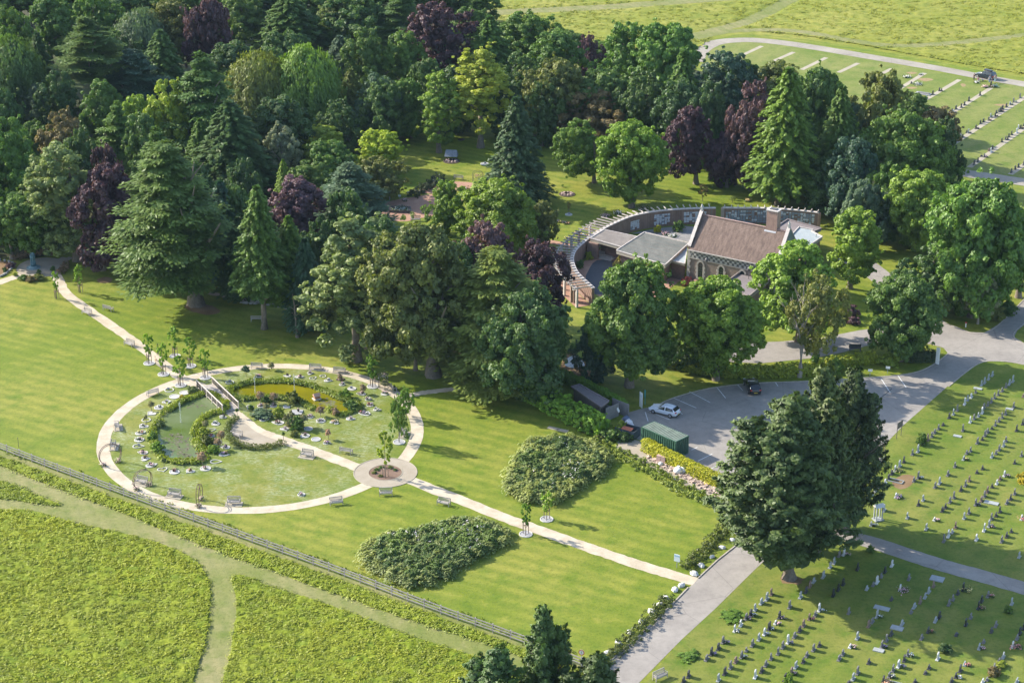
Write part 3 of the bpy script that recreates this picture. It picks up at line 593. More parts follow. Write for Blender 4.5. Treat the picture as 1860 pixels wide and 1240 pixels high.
psheet('road_junction', [(1700, 576), (1730, 592), (1762, 603), (1788, 604), (1815, 588), (1860, 543), (1905, 500), (1950, 520), (1880, 575), (1848, 600), (1842, 612), (1862, 624), (1960, 640), (1960, 700), (1862, 662), (1807, 655), (1773, 660), (1740, 684), (1700, 670), (1722, 642), (1714, 632), (1690, 625), (1640, 622), (1575, 628), (1530, 640), (1480, 650), (1380, 660), (1230, 652), (1190, 640), (1195, 632), (1300, 625), (1420, 620), (1500, 612), (1560, 600), (1640, 590)], 0.020, ASPH)
psheet('chapel_driveway', [(1560, 470), (1592, 478), (1628, 505), (1640, 540), (1700, 572), (1690, 586), (1655, 596), (1622, 545), (1598, 522), (1560, 492), (1520, 470)], 0.024, ASPH)
ribbon('cemetery_lane', [(1405, 942), (1455, 945), (1500, 953), (1540, 972), (1600, 990), (1700, 1023), (1780, 1045), (1860, 1068), (1960, 1100)], 2.9, 0.024, ASPH, rough=.05)
ribbon('far_cemetery_road', [(1262, 112), (1270, 96), (1285, 84), (1310, 76), (1360, 73), (1420, 78), (1500, 90), (1600, 107), (1700, 124), (1790, 141), (1900, 160), (2000, 178)], 3.9, 0.024, ROADL, rough=.05)
ribbon('far_cemetery_road', [(1600, 296), (1690, 307), (1740, 313), (1800, 322), (1860, 331), (1960, 346)], 4.2, 0.024, ROADL, rough=.05)
kerb('kerb', gp([(1045, 1250), (1105, 1203), (1160, 1155), (1215, 1103), (1250, 1067)]), KERB)
kerb('kerb', gp([(1268, 1050), (1302, 1018), (1345, 984), (1400, 928)]), KERB)
kerb('kerb', catmull(gp([(1190, 738), (1225, 722), (1290, 705), (1370, 696), (1450, 693), (1560, 687), (1636, 681), (1676, 672), (1706, 655), (1722, 642)]), 4), KERB, h=.08)
kerb('kerb', catmull(gp([(1723, 702), (1773, 663), (1807, 656), (1862, 663), (1950, 690)]), 5), KERB, h=.08)
kerb('kerb', catmull(gp([(1690, 582), (1730, 592), (1762, 604), (1788, 605), (1815, 589), (1860, 544)]), 5), KERB, h=.08)
kerb('kerb', catmull(gp([(1880, 574), (1848, 598), (1842, 612), (1862, 625), (1950, 640)]), 5), KERB, h=.08)
for i, (a, b) in enumerate([((1575, 686), (1615, 712)), ((1600, 687), (1617, 713)), ((1631, 682), (1646, 704)), ((1301, 702), (1318, 723)), ((1252, 711), (1290, 731)), ((1222, 722), (1265, 741)), ((1176, 746), (1216, 762)), ((1172, 748), (1177, 765)), ((1340, 699), (1349, 709)), ((1408, 694), (1413, 701)), ((1343, 790), (1364, 776)), ((1268, 837), (1294, 824)), ((1292, 851), (1321, 837)), ((1256, 817), (1267, 812)), ((1226, 744), (1240, 752))]):
    if i == 0: continue
    ribbon('parking_line', None, .11, 0.026, PAINT, 1, world=[G(*a), G(*b)])
ribbon('tar_seam', [(1572, 744), (1600, 722), (1620, 706)], .12, 0.028, ASPH_D, 4, .02)
ribbon('tar_seam', [(1560, 756), (1572, 744)], .12, 0.028, ASPH_D, 2, .02)
# ------------------------------------------------------------------ gravel paths
ribbon('gravel_path', [(93, 484), (106, 508), (125, 537), (200, 590), (250, 625), (300, 664), (335, 690), (352, 697), (372, 703)], 1.75, 0.012, GRAVEL, rough=.09)
loop = [CIR + Vector((CRX * math.cos(t), CRY * math.sin(t), 0)) for t in [-1.02 + 6.28318 * (1 - .028) * i / 90 + .0 for i in range(91)]]
ribbon('circular_gravel_path', None, 1.75, 0.016, GRAVEL, 1, rough=.04, world=[CIR + Vector((CRX * math.cos(t), CRY * math.sin(t), 0)) for t in [6.28318 * i / 100 for i in range(101)]])
ribbon('gravel_path', [(415, 742), (440, 762), (470, 783), (510, 798), (560, 815), (610, 834), (655, 851)], 1.9, 0.020, GRAVEL, rough=.09)
ribbon('gravel_path', [(745, 872), (830, 905), (915, 939), (1000, 970), (1080, 998), (1150, 1022), (1215, 1042), (1263, 1056)], 1.95, 0.020, GRAVEL, rough=.09)
ribbon('gravel_path', [(742, 719), (770, 713), (810, 708), (850, 703), (868, 698)], 1.3, 0.020, GRAVEL, rough=.09)
psheet('gravel_bay', [(414, 782), (418, 772), (428, 765), (440, 764), (462, 782), (490, 795), (517, 804), (505, 808), (478, 812), (452, 810), (430, 801), (419, 792)], 0.024, GRAVEL_D, 2)
ringv = MB(); n_ = 64
ro, ri = 4.15, 2.15
for i in range(n_):
    t = 6.28318 * i / n_; ringv.v += [(RB.x + ro * math.cos(t), RB.y + ro * 1.0 * math.sin(t), .028), (RB.x + ri * math.cos(t), RB.y + ri * math.sin(t), .028)]
for i in range(n_): j = (i + 1) % n_; ringv.f.append((2 * i, 2 * j, 2 * j + 1, 2 * i + 1))
tag(ringv.build('roundabout_path', GRAVEL_D), kind='structure')
rk = MB()
for i in range(n_):
    t, u = 6.28318 * i / n_, 6.28318 * (i + 1) / n_
    for a, b in ((ri + .02, ri + .12), (ro - .06, ro + .04)):
        q = [(RB.x + a * math.cos(t), RB.y + a * math.sin(t)), (RB.x + b * math.cos(t), RB.y + b * math.sin(t)), (RB.x + b * math.cos(u), RB.y + b * math.sin(u)), (RB.x + a * math.cos(u), RB.y + a * math.sin(u))]
        rk.prism(q[::1], -.02, .06)
tag(rk.build('roundabout_edging', SLAB), kind='structure')
sheet('mulch_bed', [RB + Vector((ri * math.cos(t) * .99, ri * math.sin(t) * .99, 0)) for t in [6.28318 * i / 40 for i in range(40)]], 0.032, BARK)
# paths and paving near the statue, far left
ribbon('gravel_path', [(-90, 545), (-20, 520), (10, 509), (40, 499), (66, 493)], 1.8, 0.016, GRAVEL, rough=.09)
psheet('paved_circle', [(30, 492), (36, 480), (60, 470), (90, 468), (112, 472), (118, 480), (106, 492), (96, 500), (70, 504), (42, 500)], 0.020, GRAVEL_D, 3)
ribbon('gravel_path', [(98, 484), (112, 474), (122, 468)], 2.0, 0.024, GRAVEL_D)
ribbon('woodland_path', [(122, 468), (140, 470), (152, 469), (165, 471), (200, 473), (240, 475)], .8, 0.016, GRAVEL_D)
ribbon('woodland_path', [(165, 452), (153, 456), (148, 463), (156, 469)], .8, 0.020, GRAVEL_D)
psheet('planting_bed', [(-60, 476), (0, 474), (22, 478), (20, 490), (0, 503), (-60, 515)], 0.012, EARTH, 3)
ribbon('shaded_path', [(380, 532), (430, 542), (480, 551), (530, 560), (590, 563)], 1.1, 0.016, GRAVEL_D, rough=.1)
ribbon('shaded_path', [(640, 632), (720, 634), (800, 636), (860, 645)], .6, 0.016, EARTH, rough=.1)
psheet('bare_earth_patch', [(335, 556), (360, 551), (385, 556), (400, 566), (380, 572), (350, 566)], 0.012, EARTH, 4, .1)
psheet('bare_earth_patch', [(175, 508), (190, 503), (203, 506), (200, 513), (183, 514)], 0.012, EARTH, 4, .1)
psheet('bare_earth_patch', [(1622, 873), (1640, 862), (1660, 865), (1655, 880), (1640, 888), (1625, 884)], 0.012, EARTH, 4, .06)
psheet('bare_earth_patch', [(1415, 1048), (1440, 1046), (1458, 1052), (1450, 1060), (1425, 1060)], 0.012, EARTH, 4, .3)
# glade paving
psheet('red_paving', [(690, 378), (705, 366), (750, 358), (790, 352), (830, 355), (840, 375), (800, 392), (765, 396), (740, 402), (712, 401), (680, 392)], 0.016, REDP, 2)
psheet('red_paving', [(757, 348), (790, 334), (830, 330), (862, 333), (860, 340), (800, 352)], 0.020, REDP, 2)
ribbon('woodland_path', [(960, 434), (985, 437), (1010, 441), (1040, 448)], 1.6, 0.016, REDP)
for q in [(1630, 102, 1700), (0, 0, 0)][:1]: pass
STR = [((1339, 105), (1384, 84)), ((1399, 114), (1442, 95)), ((1456, 127), (1501, 105)), ((1523, 132), (1559, 115)), ((1592, 139), (1620, 125)), ((1610, 176), (1680, 133)), ((1630, 211), (1743, 145)), ((1690, 230), (1800, 160)), ((1716, 272), (1900, 152)), ((1761, 304), (1880, 219)), ((1835, 317), (1900, 272))]
for a, b in STR: ribbon('concrete_strip', None, 1.05, 0.018, SLAB, 1, world=[G(*a), G(*b)])
for x, y, w_, h_ in [(1655, 133, 10, 2), (1680, 145, 14, 3), (1655, 160, 10, 2), (1818, 191, 14, 2), (1749, 155, 5, 3)]:
    psheet('bare_earth_patch', [(x - w_, y - h_ * .2), (x - w_ * .3, y - h_), (x + w_ * .8, y - h_ * .6), (x + w_, y + h_ * .4), (x, y + h_)], 0.020, simple('red_soil', (.24, .17, .075), .95, .25, 2), 3, .15)
# ------------------------------------------------------------------ ponds
def watermat(name, a, b, sc_=.12):
    m, n, l = newmat(name); g = pos(n); f = noise(n, l, sc_, 4, .6, g); q = noise(n, l, 5, 3, .6, g)
    bsdf(n, l, ramp(n, l, f, [(.35, a), (.65, b)]), .06, q, .06, .02, spec=.5); return m
WAT = watermat('green_pond_water', (.13, .13, .006), (.18, .165, .008)); WATL = watermat('murky_pond_water', (.085, .125, .030), (.135, .170, .085))
def c5(x, y): return (170 + x / 4.133, 640 + y / 4.133)
def c6(x, y): return (450 + x / 4.134, 640 + y / 4.134)
PL = [c5(*q) for q in [(830, 345), (905, 375), (950, 410), (930, 450), (850, 465), (800, 500), (755, 560), (740, 620), (755, 690), (800, 740), (800, 785), (740, 800), (620, 795), (555, 760), (515, 690), (500, 610), (515, 555), (560, 490), (640, 425), (720, 385)]]
PR = [c6(*q) for q in [(-110, 300), (-60, 275), (20, 258), (130, 248), (300, 250), (480, 280), (610, 325), (700, 365), (765, 375), (800, 398), (760, 425), (690, 438), (600, 405), (500, 405), (400, 350), (300, 345), (200, 335), (60, 338), (-20, 345), (-80, 340)]]
_cl = (sum(p[0] for p in PL) / len(PL), sum(p[1] for p in PL) / len(PL)); PL = [(_cl[0] + (x - _cl[0]) * 1.13 - 1, _cl[1] + (y - _cl[1]) * 1.08) for x, y in PL]; _cr = (sum(p[0] for p in PR) / len(PR), sum(p[1] for p in PR) / len(PR)); PR = [(_cr[0] + (x - _cr[0]) * 1.02, _cr[1] + (y - _cr[1]) * 1.18) for x, y in PR]
psheet('pond_water', PL, 0.026, WATL, 4); psheet('pond_water', PR, 0.026, WAT, 4)
psheet('pond_water', [(1026, 655), (1040, 646), (1056, 652), (1062, 664), (1045, 668), (1028, 665)], 0.02, watermat('dark_pond_water', (.02, .03, .03), (.04, .05, .05)), 3)
psheet('dark_paving', [(1040, 640), (1025, 648), (1018, 680), (1050, 700), (1075, 672)], 0.014, EARTH, 3)
# ------------------------------------------------------------------ trees: crown centre, top row, crown width, foot row
T = tree
T(20, 10, 84, 150, 'broad', 'green', 'sunlit green broadleaf at the far top left corner')
T(95, -8, 75, 120, 'broad', 'mid', 'dark green broadleaf behind the tall pine, far top left')
T(172, 32, 112, 215, 'cedar', 'dark', 'tall pine with bare trunk, top left of the wood', cb=.42, v=1)
T(180, -10, 80, 110, 'broad', 'green', 'bright-topped broadleaf right behind the tall bare-trunked pine')
T(35, 70, 110, 225, 'weeping', 'dark', 'dark drooping conifer at the left edge of the wood')
T(80, 62, 60, 200, 'spruce', 'deep', 'narrow dark spire between the drooping conifer and the pine')
T(-20, 120, 90, 260, 'broad', 'grey', 'greyish tree cut by the left picture edge', cb=.05)
T(84, 153, 66, 240, 'broad', 'bluegrey', 'small grey-green rounded tree below the dark drooping conifer', cb=.05)
T(262, 18, 100, 150, 'weeping', 'bluegrey', 'pale weeping birch left of the top purple beech')
T(322, 3, 90, 135, 'broad', 'olive', 'pale green tree just left of the top purple beech')
T(384, 0, 78, 150, 'broad', 'purple', 'dark purple beech at the top of the wood, left of centre', cb=.03)
T(445, -12, 95, 100, 'broad', 'mid', 'deep green tree right of the top purple beech')
T(530, -8, 125, 115, 'spruce', 'dark', 'broad shaggy conifer in the top row of the wood', v=2)
T(607, 3, 66, 100, 'broad', 'grey', 'pale silvery tree in the top row, beside the dark conifers')
T(250, 92, 112, 215, 'cedar', 'blue', 'blue-green cedar with stepped pyramid crown, upper left wood', v=0)
T(378, 100, 125, 300, 'cedar', 'dark', 'broad flat-topped dark cedar above the golden maple', v=1)
T(425, 190, 130, 345, 'spruce', 'deep', 'dark conifer mass in the hollow right of the golden maple', v=2)
T(475, 98, 105, 240, 'weeping', 'olive', 'tall weeping birch with light top, left of the pair')
T(562, 86, 125, 240, 'weeping', 'green', 'wide weeping willow with yellow crown top, right of the pair')
T(640, 130, 60, 225, 'spruce', 'olive', 'gold-tinged conifer behind the wide weeping willow')
T(318, 146, 95, 300, 'broad', 'lime', 'golden-green maple lit at the middle of the left wood', cb=.04)
T(262, 175, 60, 300, 'broad', 'bright', 'smaller yellow-green maple left of the golden maple', cb=.05)
T(370, 220, 60, 330, 'spruce', 'green', 'slim yellow-green conifer right of the golden maple')
T(32, 214, 130, 400, 'broad', 'green', 'large rounded green tree at the left edge', v=1)
T(126, 200, 95, 345, 'broad', 'rust', 'olive tree with pinkish seed tufts behind the pale sycamore')
T(190, 187, 32, 265, 'spruce', 'bright', 'slim bright green conifer behind the pale sycamore')
T(222, 188, 80, 330, 'cedar', 'mid', 'rough-barked conifer left of the golden maple', v=1)
T(200, 268, 60, 420, 'broad', 'purple', 'purple beech top showing between sycamore and conifer', cb=.05)
T(128, 262, 118, 474, 'tall', 'grey', 'pale lumpy sycamore beside the statue clearing', bx=140, cb=.10, v=1)
T(215, 300, 110, 490, 'broad', 'purple', 'black-purple copper beech right of the pale sycamore', bx=187, cb=.10)
T(40, 355, 110, 470, 'broad', 'mid', 'leafy green tree above the statue, left edge', bx=22, cb=.12)
T(-15, 330, 90, 455, 'broad', 'green', 'bushy green tree cut by the left edge above the statue')
T(98, 330, 70, 450, 'broad', 'green', 'yellow-flecked green tree filling the gap left of the sycamore')
T(295, 235, 90, 400, 'cedar', 'mid', 'dark layered conifer behind the great cedar')
T(318, 262, 172, 553, 'cedar', (.085, .140, .030), 'great old cedar with massive trunk at the lawn edge', bx=356, cb=.19, v=2)
T(410, 335, 95, 505, 'spruce', 'blue', 'dark blue-green spruce close behind the great cedar')
T(515, 222, 66, 330, 'airy', 'silver', 'silvery half-bare whitebeam in the wood clearing', cb=.08)
T(590, 232, 80, 300, 'broad', 'lime', 'low bright green bush tree in the sunlit clearing', cb=.0)
T(600, 258, 90, 345, 'broad', 'green', 'rounded green tree below the sunlit clearing', cb=.02)
T(570, 300, 95, 390, 'broad', 'mid', 'shaded tree between silvery whitebeam and blue cedar', cb=.02)
T(518, 293, 34, 380, 'spruce', 'bright', 'small pale green conifer peeping over the mauve beech')
T(540, 328, 96, 470, 'broad', 'plum', 'mauve copper beech behind the twin spruces')
T(480, 345, 92, 597, 'spruce', 'mid', 'tall spruce with bare lower trunk, left of the twin spruces', cb=.28, v=1)
T(532, 398, 85, 582, 'spruce', 'green', 'spruce with drooping boughs, right of the twin spruces', cb=.20, v=0)
T(440, 400, 80, 540, 'spruce', 'deep', 'dark spruce behind the twin spruces', v=1)
T(640, 300, 140, 435, 'cedar', 'bluegrey', 'wide blue cedar with bare silver limbs at the glade edge', v=0, cb=.04)
T(560, 440, 80, 600, 'spruce', 'blue', 'shaded spruce between twin spruces and the pale lime', v=2)
T(648, 395, 150, 655, 'tall', 'grey', 'big pale lime tree reaching to the lawn', v=0, cb=.06)
T(580, 520, 75, 612, 'broad', 'olive', 'low pale side tree with bare trunk left of the lime', bx=540, cb=.22)
T(760, 414, 198, 682, 'maple', 'olive', 'huge olive-green oak with two visible trunks', bx=787, cb=.14, v=1, tr='big')
T(700, 560, 60, 672, 'broad', 'olive', 'lower left limb of foliage beside the huge oak', bx=755, cb=.20)
T(876, 408, 120, 590, 'broad', 'plum', 'mauve beech right of the huge olive oak', cb=.06)
T(970, 436, 120, 610, 'broad', 'purple', 'dark purple beech beside the pergola')
T(902, 455, 200, 690, 'cedar', (.120, .170, .030), 'yellow-green cedar in flat tiers at the lawn edge', cb=.06, v=2)
T(946, 530, 182, 722, 'maple', 'dark', 'dark rounded sycamore between the tiered cedar and the hedge', cb=.04, v=0)
T(1143, 474, 168, 702, 'maple', 'green', 'sunlit sycamore beside the white car park sign', cb=.14, v=1)
T(1080, 585, 90, 690, 'broad', 'blue', 'shaded low tree left of the sunlit sycamore', cb=.02)
T(1300, 510, 182, 690, 'maple', (.125, .215, 0.018), 'broad green tree leaning over the black car', cb=.10, v=0)
T(1243, 600, 75, 665, 'broad', 'deep', 'small dark holly under the broad green tree', cb=.0)
T(1450, 442, 135, 620, 'broad', 'bright', 'bright green ash in front of the chapel gable', v=2)
T(1480, 490, 110, 684, 'airy', 'olive', 'thin yellowish ash with visible branches at the car park', bx=1453, cb=.18)
T(1545, 378, 98, 524, 'broad', 'bright', 'light green birch beside the chapel driveway', bx=1543, cb=.2)
T(1635, 503, 128, 655, 'maple', 'mid', 'compact dark green hornbeam at the road junction', cb=.08, v=1)
T(1776, 488, 74, 588, 'airy', 'silver', 'small sparse pale tree in front of the dark bank', cb=.22)
T(1662, 313, 142, 455, 'maple', 'bright', 'yellow-green maple above the junction, right side', cb=.03, v=0)
T(1766, 330, 180, 575, 'maple', 'green', 'massive green sycamore at the right above the junction', cb=.03, v=1)
T(1850, 380, 90, 540, 'broad', 'green', 'tree cut by the right edge above the junction')
T(1690, 450, 120, 565, 'broad', 'dark', 'shaded lower tree left of the massive sycamore', cb=.0)
T(1610, 298, 90, 420, 'broad', 'green', 'yellow-topped tree below the dark rounded beech', cb=.03)
T(1546, 255, 100, 405, 'broad', 'blue', 'blue-green tree right of the drooping conifer', cb=.02)
T(1566, 330, 90, 455, 'broad', 'bluegrey', 'pale blue-green lower tree behind the right end of the wall', cb=.03)
T(1630, 207, 160, 380, 'maple', 'green', 'big rounded green tree at the wood corner by graves', v=0, cb=.03)
T(1712, 215, 80, 345, 'broad', 'deep', 'dark rounded beech on the corner beside the upper graves', cb=.03)
T(1690, 196, 80, 300, 'broad', 'rust', 'reddish-tipped tree at the edge of the upper graves')
T(1516, 163, 95, 370, 'spruce', 'mid', 'dark conifer right of the tall drooping cedar', v=1)
T(1420, 133, 128, 374, 'spruce', (.125, .215, 0.029), 'tall drooping cedar in front of the wood', bx=1412, v=2, cb=.12)
T(1366, 148, 110, 345, 'broad', 'plum', 'tall plum-leaved beech left of the drooping cedar', cb=.04)
T(1254, 195, 80, 334, 'broad', 'purple', 'round dark purple tree standing alone on the glade', cb=.16, bx=1264)
T(1320, 240, 70, 340, 'broad', 'purple', 'low purple beech between the two plum trees', cb=.03)
T(1147, 223, 140, 377, 'maple', (.145, .245, 0.020), 'broad maple with upswept sprays on the glade', cb=.12, v=0)
T(1055, 218, 98, 332, 'broad', 'green', 'spreading tree with forked trunk on the glade', bx=1079, cb=.14)
T(938, 184, 112, 372, 'spruce', (0.046, 0.093, 0.040), 'dense dark spruce alone in the middle of the glade', cb=.02, v=0)
T(873, 88, 88, 268, 'tall', 'lime', 'tall golden-green poplar with bare lower trunk', cb=.20, v=0)
T(797, 132, 70, 277, 'tall', 'bright', 'bright green oval tree left of the golden poplar', cb=.12, v=1)
T(684, 134, 92, 250, 'broad', 'bluegrey', 'grey-green tree with soft outline at glade back', cb=.06)
T(746, 145, 66, 250, 'broad', 'green', 'dark-based green tree left of the oval tree', cb=.04)
T(690, 240, 100, 312, 'broad', (.26, .34, .02), 'golden yellow spreading shrub tree on the glade', cb=.02)
T(690, 288, 92, 362, 'broad', 'olive', 'soft olive small tree below the golden one', cb=.05)
T(808, 328, 84, 425, 'broad', 'bright', 'fresh green round tree near the red paving', cb=.05)
T(903, 330, 150, 462, 'maple', (.150, .240, 0.018), 'yellow-green layered tree below the dark spruce', cb=.02, v=1)
T(985, 367, 56, 446, 'broad', 'olive', 'small soft olive tree left of the pergola', cb=.0)
# the wood behind the glade
T(640, -5, 120, 110, 'broad', 'dark', 'dark tree mass at the top centre-left of the wood')
T(672, 52, 90, 185, 'broad', 'mid', 'rounded tree in the second row, right of the willow')
T(738, 58, 74, 180, 'broad', 'green', 'mid green tree left of the purple giant')
T(730, -12, 90, 110, 'cedar', 'dark', 'tall dark pine at the top centre')
T(800, 8, 110, 160, 'broad', 'purple', 'giant purple beech at the top centre of the wood')
T(800, 66, 54, 160, 'weeping', 'bluegrey', 'slim weeping birch in front of the purple giant')
T(866, -14, 62, 45, 'broad', 'mid', 'small tree at the meadow corner, top centre')
T(890, 35, 90, 165, 'spruce', 'mid', 'shaggy conifer right of the purple giant', v=2)
T(960, 25, 110, 140, 'broad', 'green', 'wide tree bordering the far meadow', v=0)
T(940, 95, 90, 205, 'broad', 'dark', 'shaded tree right behind the golden poplar', cb=.02)
T(1000, 60, 90, 190, 'broad', 'mid', 'rounded tree between wide border tree and oak')
T(1010, 110, 110, 250, 'broad', 'olive', 'dull green oak behind the dark glade spruce', cb=.02)
T(1070, 66, 46, 160, 'broad', 'plum', 'slim reddish tree among the green wood edge', cb=.03)
T(1130, 42, 115, 200, 'broad', 'green', 'light-topped ash on the meadow edge')
T(1205, 46, 130, 210, 'broad', 'green', 'broad tree at the point nearest the road bend', v=3)
T(1090, 130, 120, 245, 'broad', 'mid', 'large dim tree behind the forked glade tree', cb=.02)
T(1075, 168, 110, 262, 'broad', 'rust', 'brownish-olive oak at the back of the glade', cb=.02)
T(1170, 130, 110, 262, 'broad', 'dark', 'dark tree behind the broad glade maple', cb=.02)
T(1236, 96, 84, 265, 'spruce', 'mid', 'leafy conifer in the middle of the right wood', v=0)
T(1195, 186, 26, 265, 'spruce', 'bright', 'slim bright green cypress behind the broad maple')
T(1305, 98, 110, 250, 'broad', 'blue', 'dark glossy tree below the far road bend')
T(1290, 150, 90, 300, 'broad', 'deep', 'deep green tree between conifer and plum beech', cb=.02)
T(1405, 112, 96, 235, 'broad', 'olive', 'pale olive tree behind the drooping cedar')
T(1470, 126, 110, 300, 'broad', 'mid', 'tree between drooping cedar and graveside ash', cb=.02)
T(1590, 134, 100, 290, 'broad', 'olive', 'soft olive tree nearest the concrete strips', cb=.02)
T(1500, 230, 80, 345, 'broad', 'deep', 'dark filler tree right of the drooping cedar base', cb=.0)
T(1460, 215, 70, 340, 'spruce', 'deep', 'dark fir close behind the drooping cedar')
T(1650, 170, 70, 250, 'broad', 'mid', 'small tree behind the reddish-tipped one')
# foreground conifers
T(1422, 722, 238, 1050, 'cypress', (.066, .108, .024), 'giant shaggy cypress between the drive and the graves', bx=1432, cb=.17, v=0)
T(1478, 666, 150, 1000, 'cypress', (.066, .108, .024), 'tall pointed cypress rising in the middle of the giant group', cb=.12, v=1)
T(1533, 672, 125, 962, 'cypress', (.050, .088, .024), 'second giant cypress close behind the first', cb=.10, v=1)
T(985, 1106, 110, 1370, 'cypress', (.065, .130, .032), 'pointed dark cypress at the bottom edge, middle tree', v=0)
T(905, 1180, 170, 1400, 'cypress', (.060, .122, .030), 'dark cypress at the bottom edge, left tree', v=1)
T(1080, 1190, 150, 1400, 'cypress', (.066, .108, .024), 'dark cypress at the bottom edge, right tree', v=0)
# trees that close the canopy, back rows and gaps
T(-30, -30, 110, 60, 'broad', 'dark', 'tree cut by the top left corner, behind the sunlit green one')
T(130, -40, 120, 60, 'broad', 'mid', 'top row tree behind the bare-trunked pine, cut by the frame')
T(225, -35, 110, 65, 'broad', 'dark', 'top row tree left of the pale birch, cut by the frame')
T(310, -40, 110, 60, 'broad', 'mid', 'top row tree behind the pale green tree, cut by the frame')
T(395, -50, 110, 50, 'broad', 'green', 'top row tree behind the top purple beech, cut by the frame')
T(480, -45, 120, 45, 'broad', 'dark', 'top row tree between deep green tree and shaggy conifer')
T(575, -50, 120, 45, 'broad', 'mid', 'top row tree behind the shaggy conifer, cut by the frame')
T(665, -55, 120, 50, 'broad', 'mid', 'top row tree left of the tall dark pine, cut by the frame')
T(760, -50, 110, 40, 'broad', 'dark', 'top row tree right of the tall dark pine, cut by the frame')
T(820, -35, 70, 40, 'broad', 'mid', 'top row tree above the purple giant, cut by the frame')
T(215, 60, 80, 170, 'broad', 'dark', 'dark tree between the pine and the pale birch', cb=.03)
T(300, 60, 90, 190, 'spruce', 'dark', 'dark conifer behind the stepped blue-green cedar', cb=.02)
T(415, 80, 90, 190, 'broad', 'deep', 'dark tree filling below the top purple beech', cb=.02)
T(520, 60, 100, 180, 'broad', 'dark', 'dark tree behind the tall weeping birch', cb=.02)
T(620, 70, 80, 175, 'spruce', 'bluegrey', 'drooping pale conifer behind the wide weeping willow', v=2, cb=.02)
T(120, 130, 90, 250, 'broad', 'deep', 'dark tree in the hollow left of the pine trunk', cb=.02)
T(190, 150, 70, 270, 'broad', 'mid', 'dim tree in the hollow right of the pine trunk', cb=.02)
T(10, 165, 80, 290, 'broad', 'dark', 'dark tree at the left edge above the large rounded one', cb=.02)
T(75, 225, 90, 330, 'broad', 'mid', 'green shoulder tree of the large rounded one, left', cb=.02)
T(160, 235, 80, 370, 'broad', 'dark', 'dark tree behind the pale sycamore', cb=.02)
T(270, 210, 70, 360, 'broad', 'dark', 'shaded tree behind the rough-barked conifer', cb=.02)
T(360, 300, 90, 460, 'broad', 'deep', 'dark tree close behind the great cedar, right', cb=.02)
T(255, 330, 70, 480, 'broad', 'deep', 'dark tree close behind the great cedar, left', cb=.02)
T(450, 290, 80, 430, 'broad', 'deep', 'shaded tree left of the silvery whitebeam', cb=.02)
T(500, 180, 100, 300, 'broad', 'deep', 'dark tree below the tall weeping birch', cb=.02)
T(430, 340, 80, 500, 'broad', 'dark', 'dark tree left of the twin spruces', cb=.02)
T(630, 350, 80, 480, 'broad', 'dark', 'dark tree beneath the blue cedar', cb=.02)
T(590, 400, 90, 560, 'broad', 'deep', 'dark tree right of the twin spruces', cb=.02)
T(700, 400, 90, 560, 'broad', 'dark', 'dark tree between the pale lime and the huge oak', cb=.02)
T(830, 440, 90, 600, 'broad', 'dark', 'dark tree behind the huge oak, right', cb=.02)
T(700, 150, 80, 260, 'broad', 'dark', 'dark tree behind the grey-green glade-back tree', cb=.02)
T(620, 180, 80, 275, 'broad', 'dark', 'dark tree at the foot of the wide willow', cb=.02)
T(830, 120, 80, 240, 'broad', 'deep', 'deep shaded tree between oval tree and poplar', cb=.02)
T(780, 110, 70, 225, 'broad', 'dark', 'dark tree below the slim weeping birch', cb=.02)
T(930, 150, 90, 250, 'broad', 'deep', 'deep shaded tree left of the dark glade spruce top', cb=.02)
T(985, 150, 80, 265, 'broad', 'dark', 'dark tree right of the dark glade spruce top', cb=.02)
T(1225, 150, 90, 290, 'broad', 'deep', 'deep shaded tree behind the round purple tree', cb=.02)
T(1340, 110, 80, 230, 'broad', 'mid', 'green tree left of the pale olive one', cb=.02)
T(1430, 170, 80, 330, 'broad', 'deep', 'dark tree directly behind the drooping cedar', cb=.02)
T(1545, 190, 80, 300, 'broad', 'bluegrey', 'pale shaded tree left of the big corner tree', cb=.02)
T(1500, 290, 90, 385, 'broad', 'dark', 'dark tree behind the right end of the curved wall', cb=.02)
T(1605, 345, 80, 440, 'broad', 'mid', 'green tree left of the yellow-green maple', cb=.02)
T(1700, 260, 80, 380, 'broad', 'green', 'green tree in the gap under the corner beech', cb=.02)
T(1790, 350, 110, 470, 'broad', 'mid', 'green tree behind the massive sycamore', cb=.02)
T(-60, 30, 120, 130, 'broad', 'mid', 'dark tree beyond the top left corner tree', cb=.02)
T(40, -60, 130, 40, 'broad', 'dark', 'top row tree above the sunlit corner tree')
T(-90, 130, 120, 260, 'broad', 'mid', 'tree just outside the left edge, upper')
T(-80, 260, 130, 420, 'broad', 'mid', 'tree just outside the left edge, lower')
T(1030, 58, 90, 118, 'broad', 'mid', 'bushy tree on the field edge behind the slim reddish tree', cb=.0)
T(1000, 70, 70, 130, 'broad', 'dark', 'small dark tree on the field edge left of the reddish tree', cb=.0)
T(855, 15, 70, 75, 'broad', 'mid', 'bushy tree at the meadow corner under the small one', cb=.0)
T(905, 45, 70, 90, 'broad', 'green', 'low tree at the field edge left of the wide border tree', cb=.0)
T(1090, 75, 70, 135, 'broad', 'green', 'low tree on the field edge left of the light-topped ash', cb=.0)
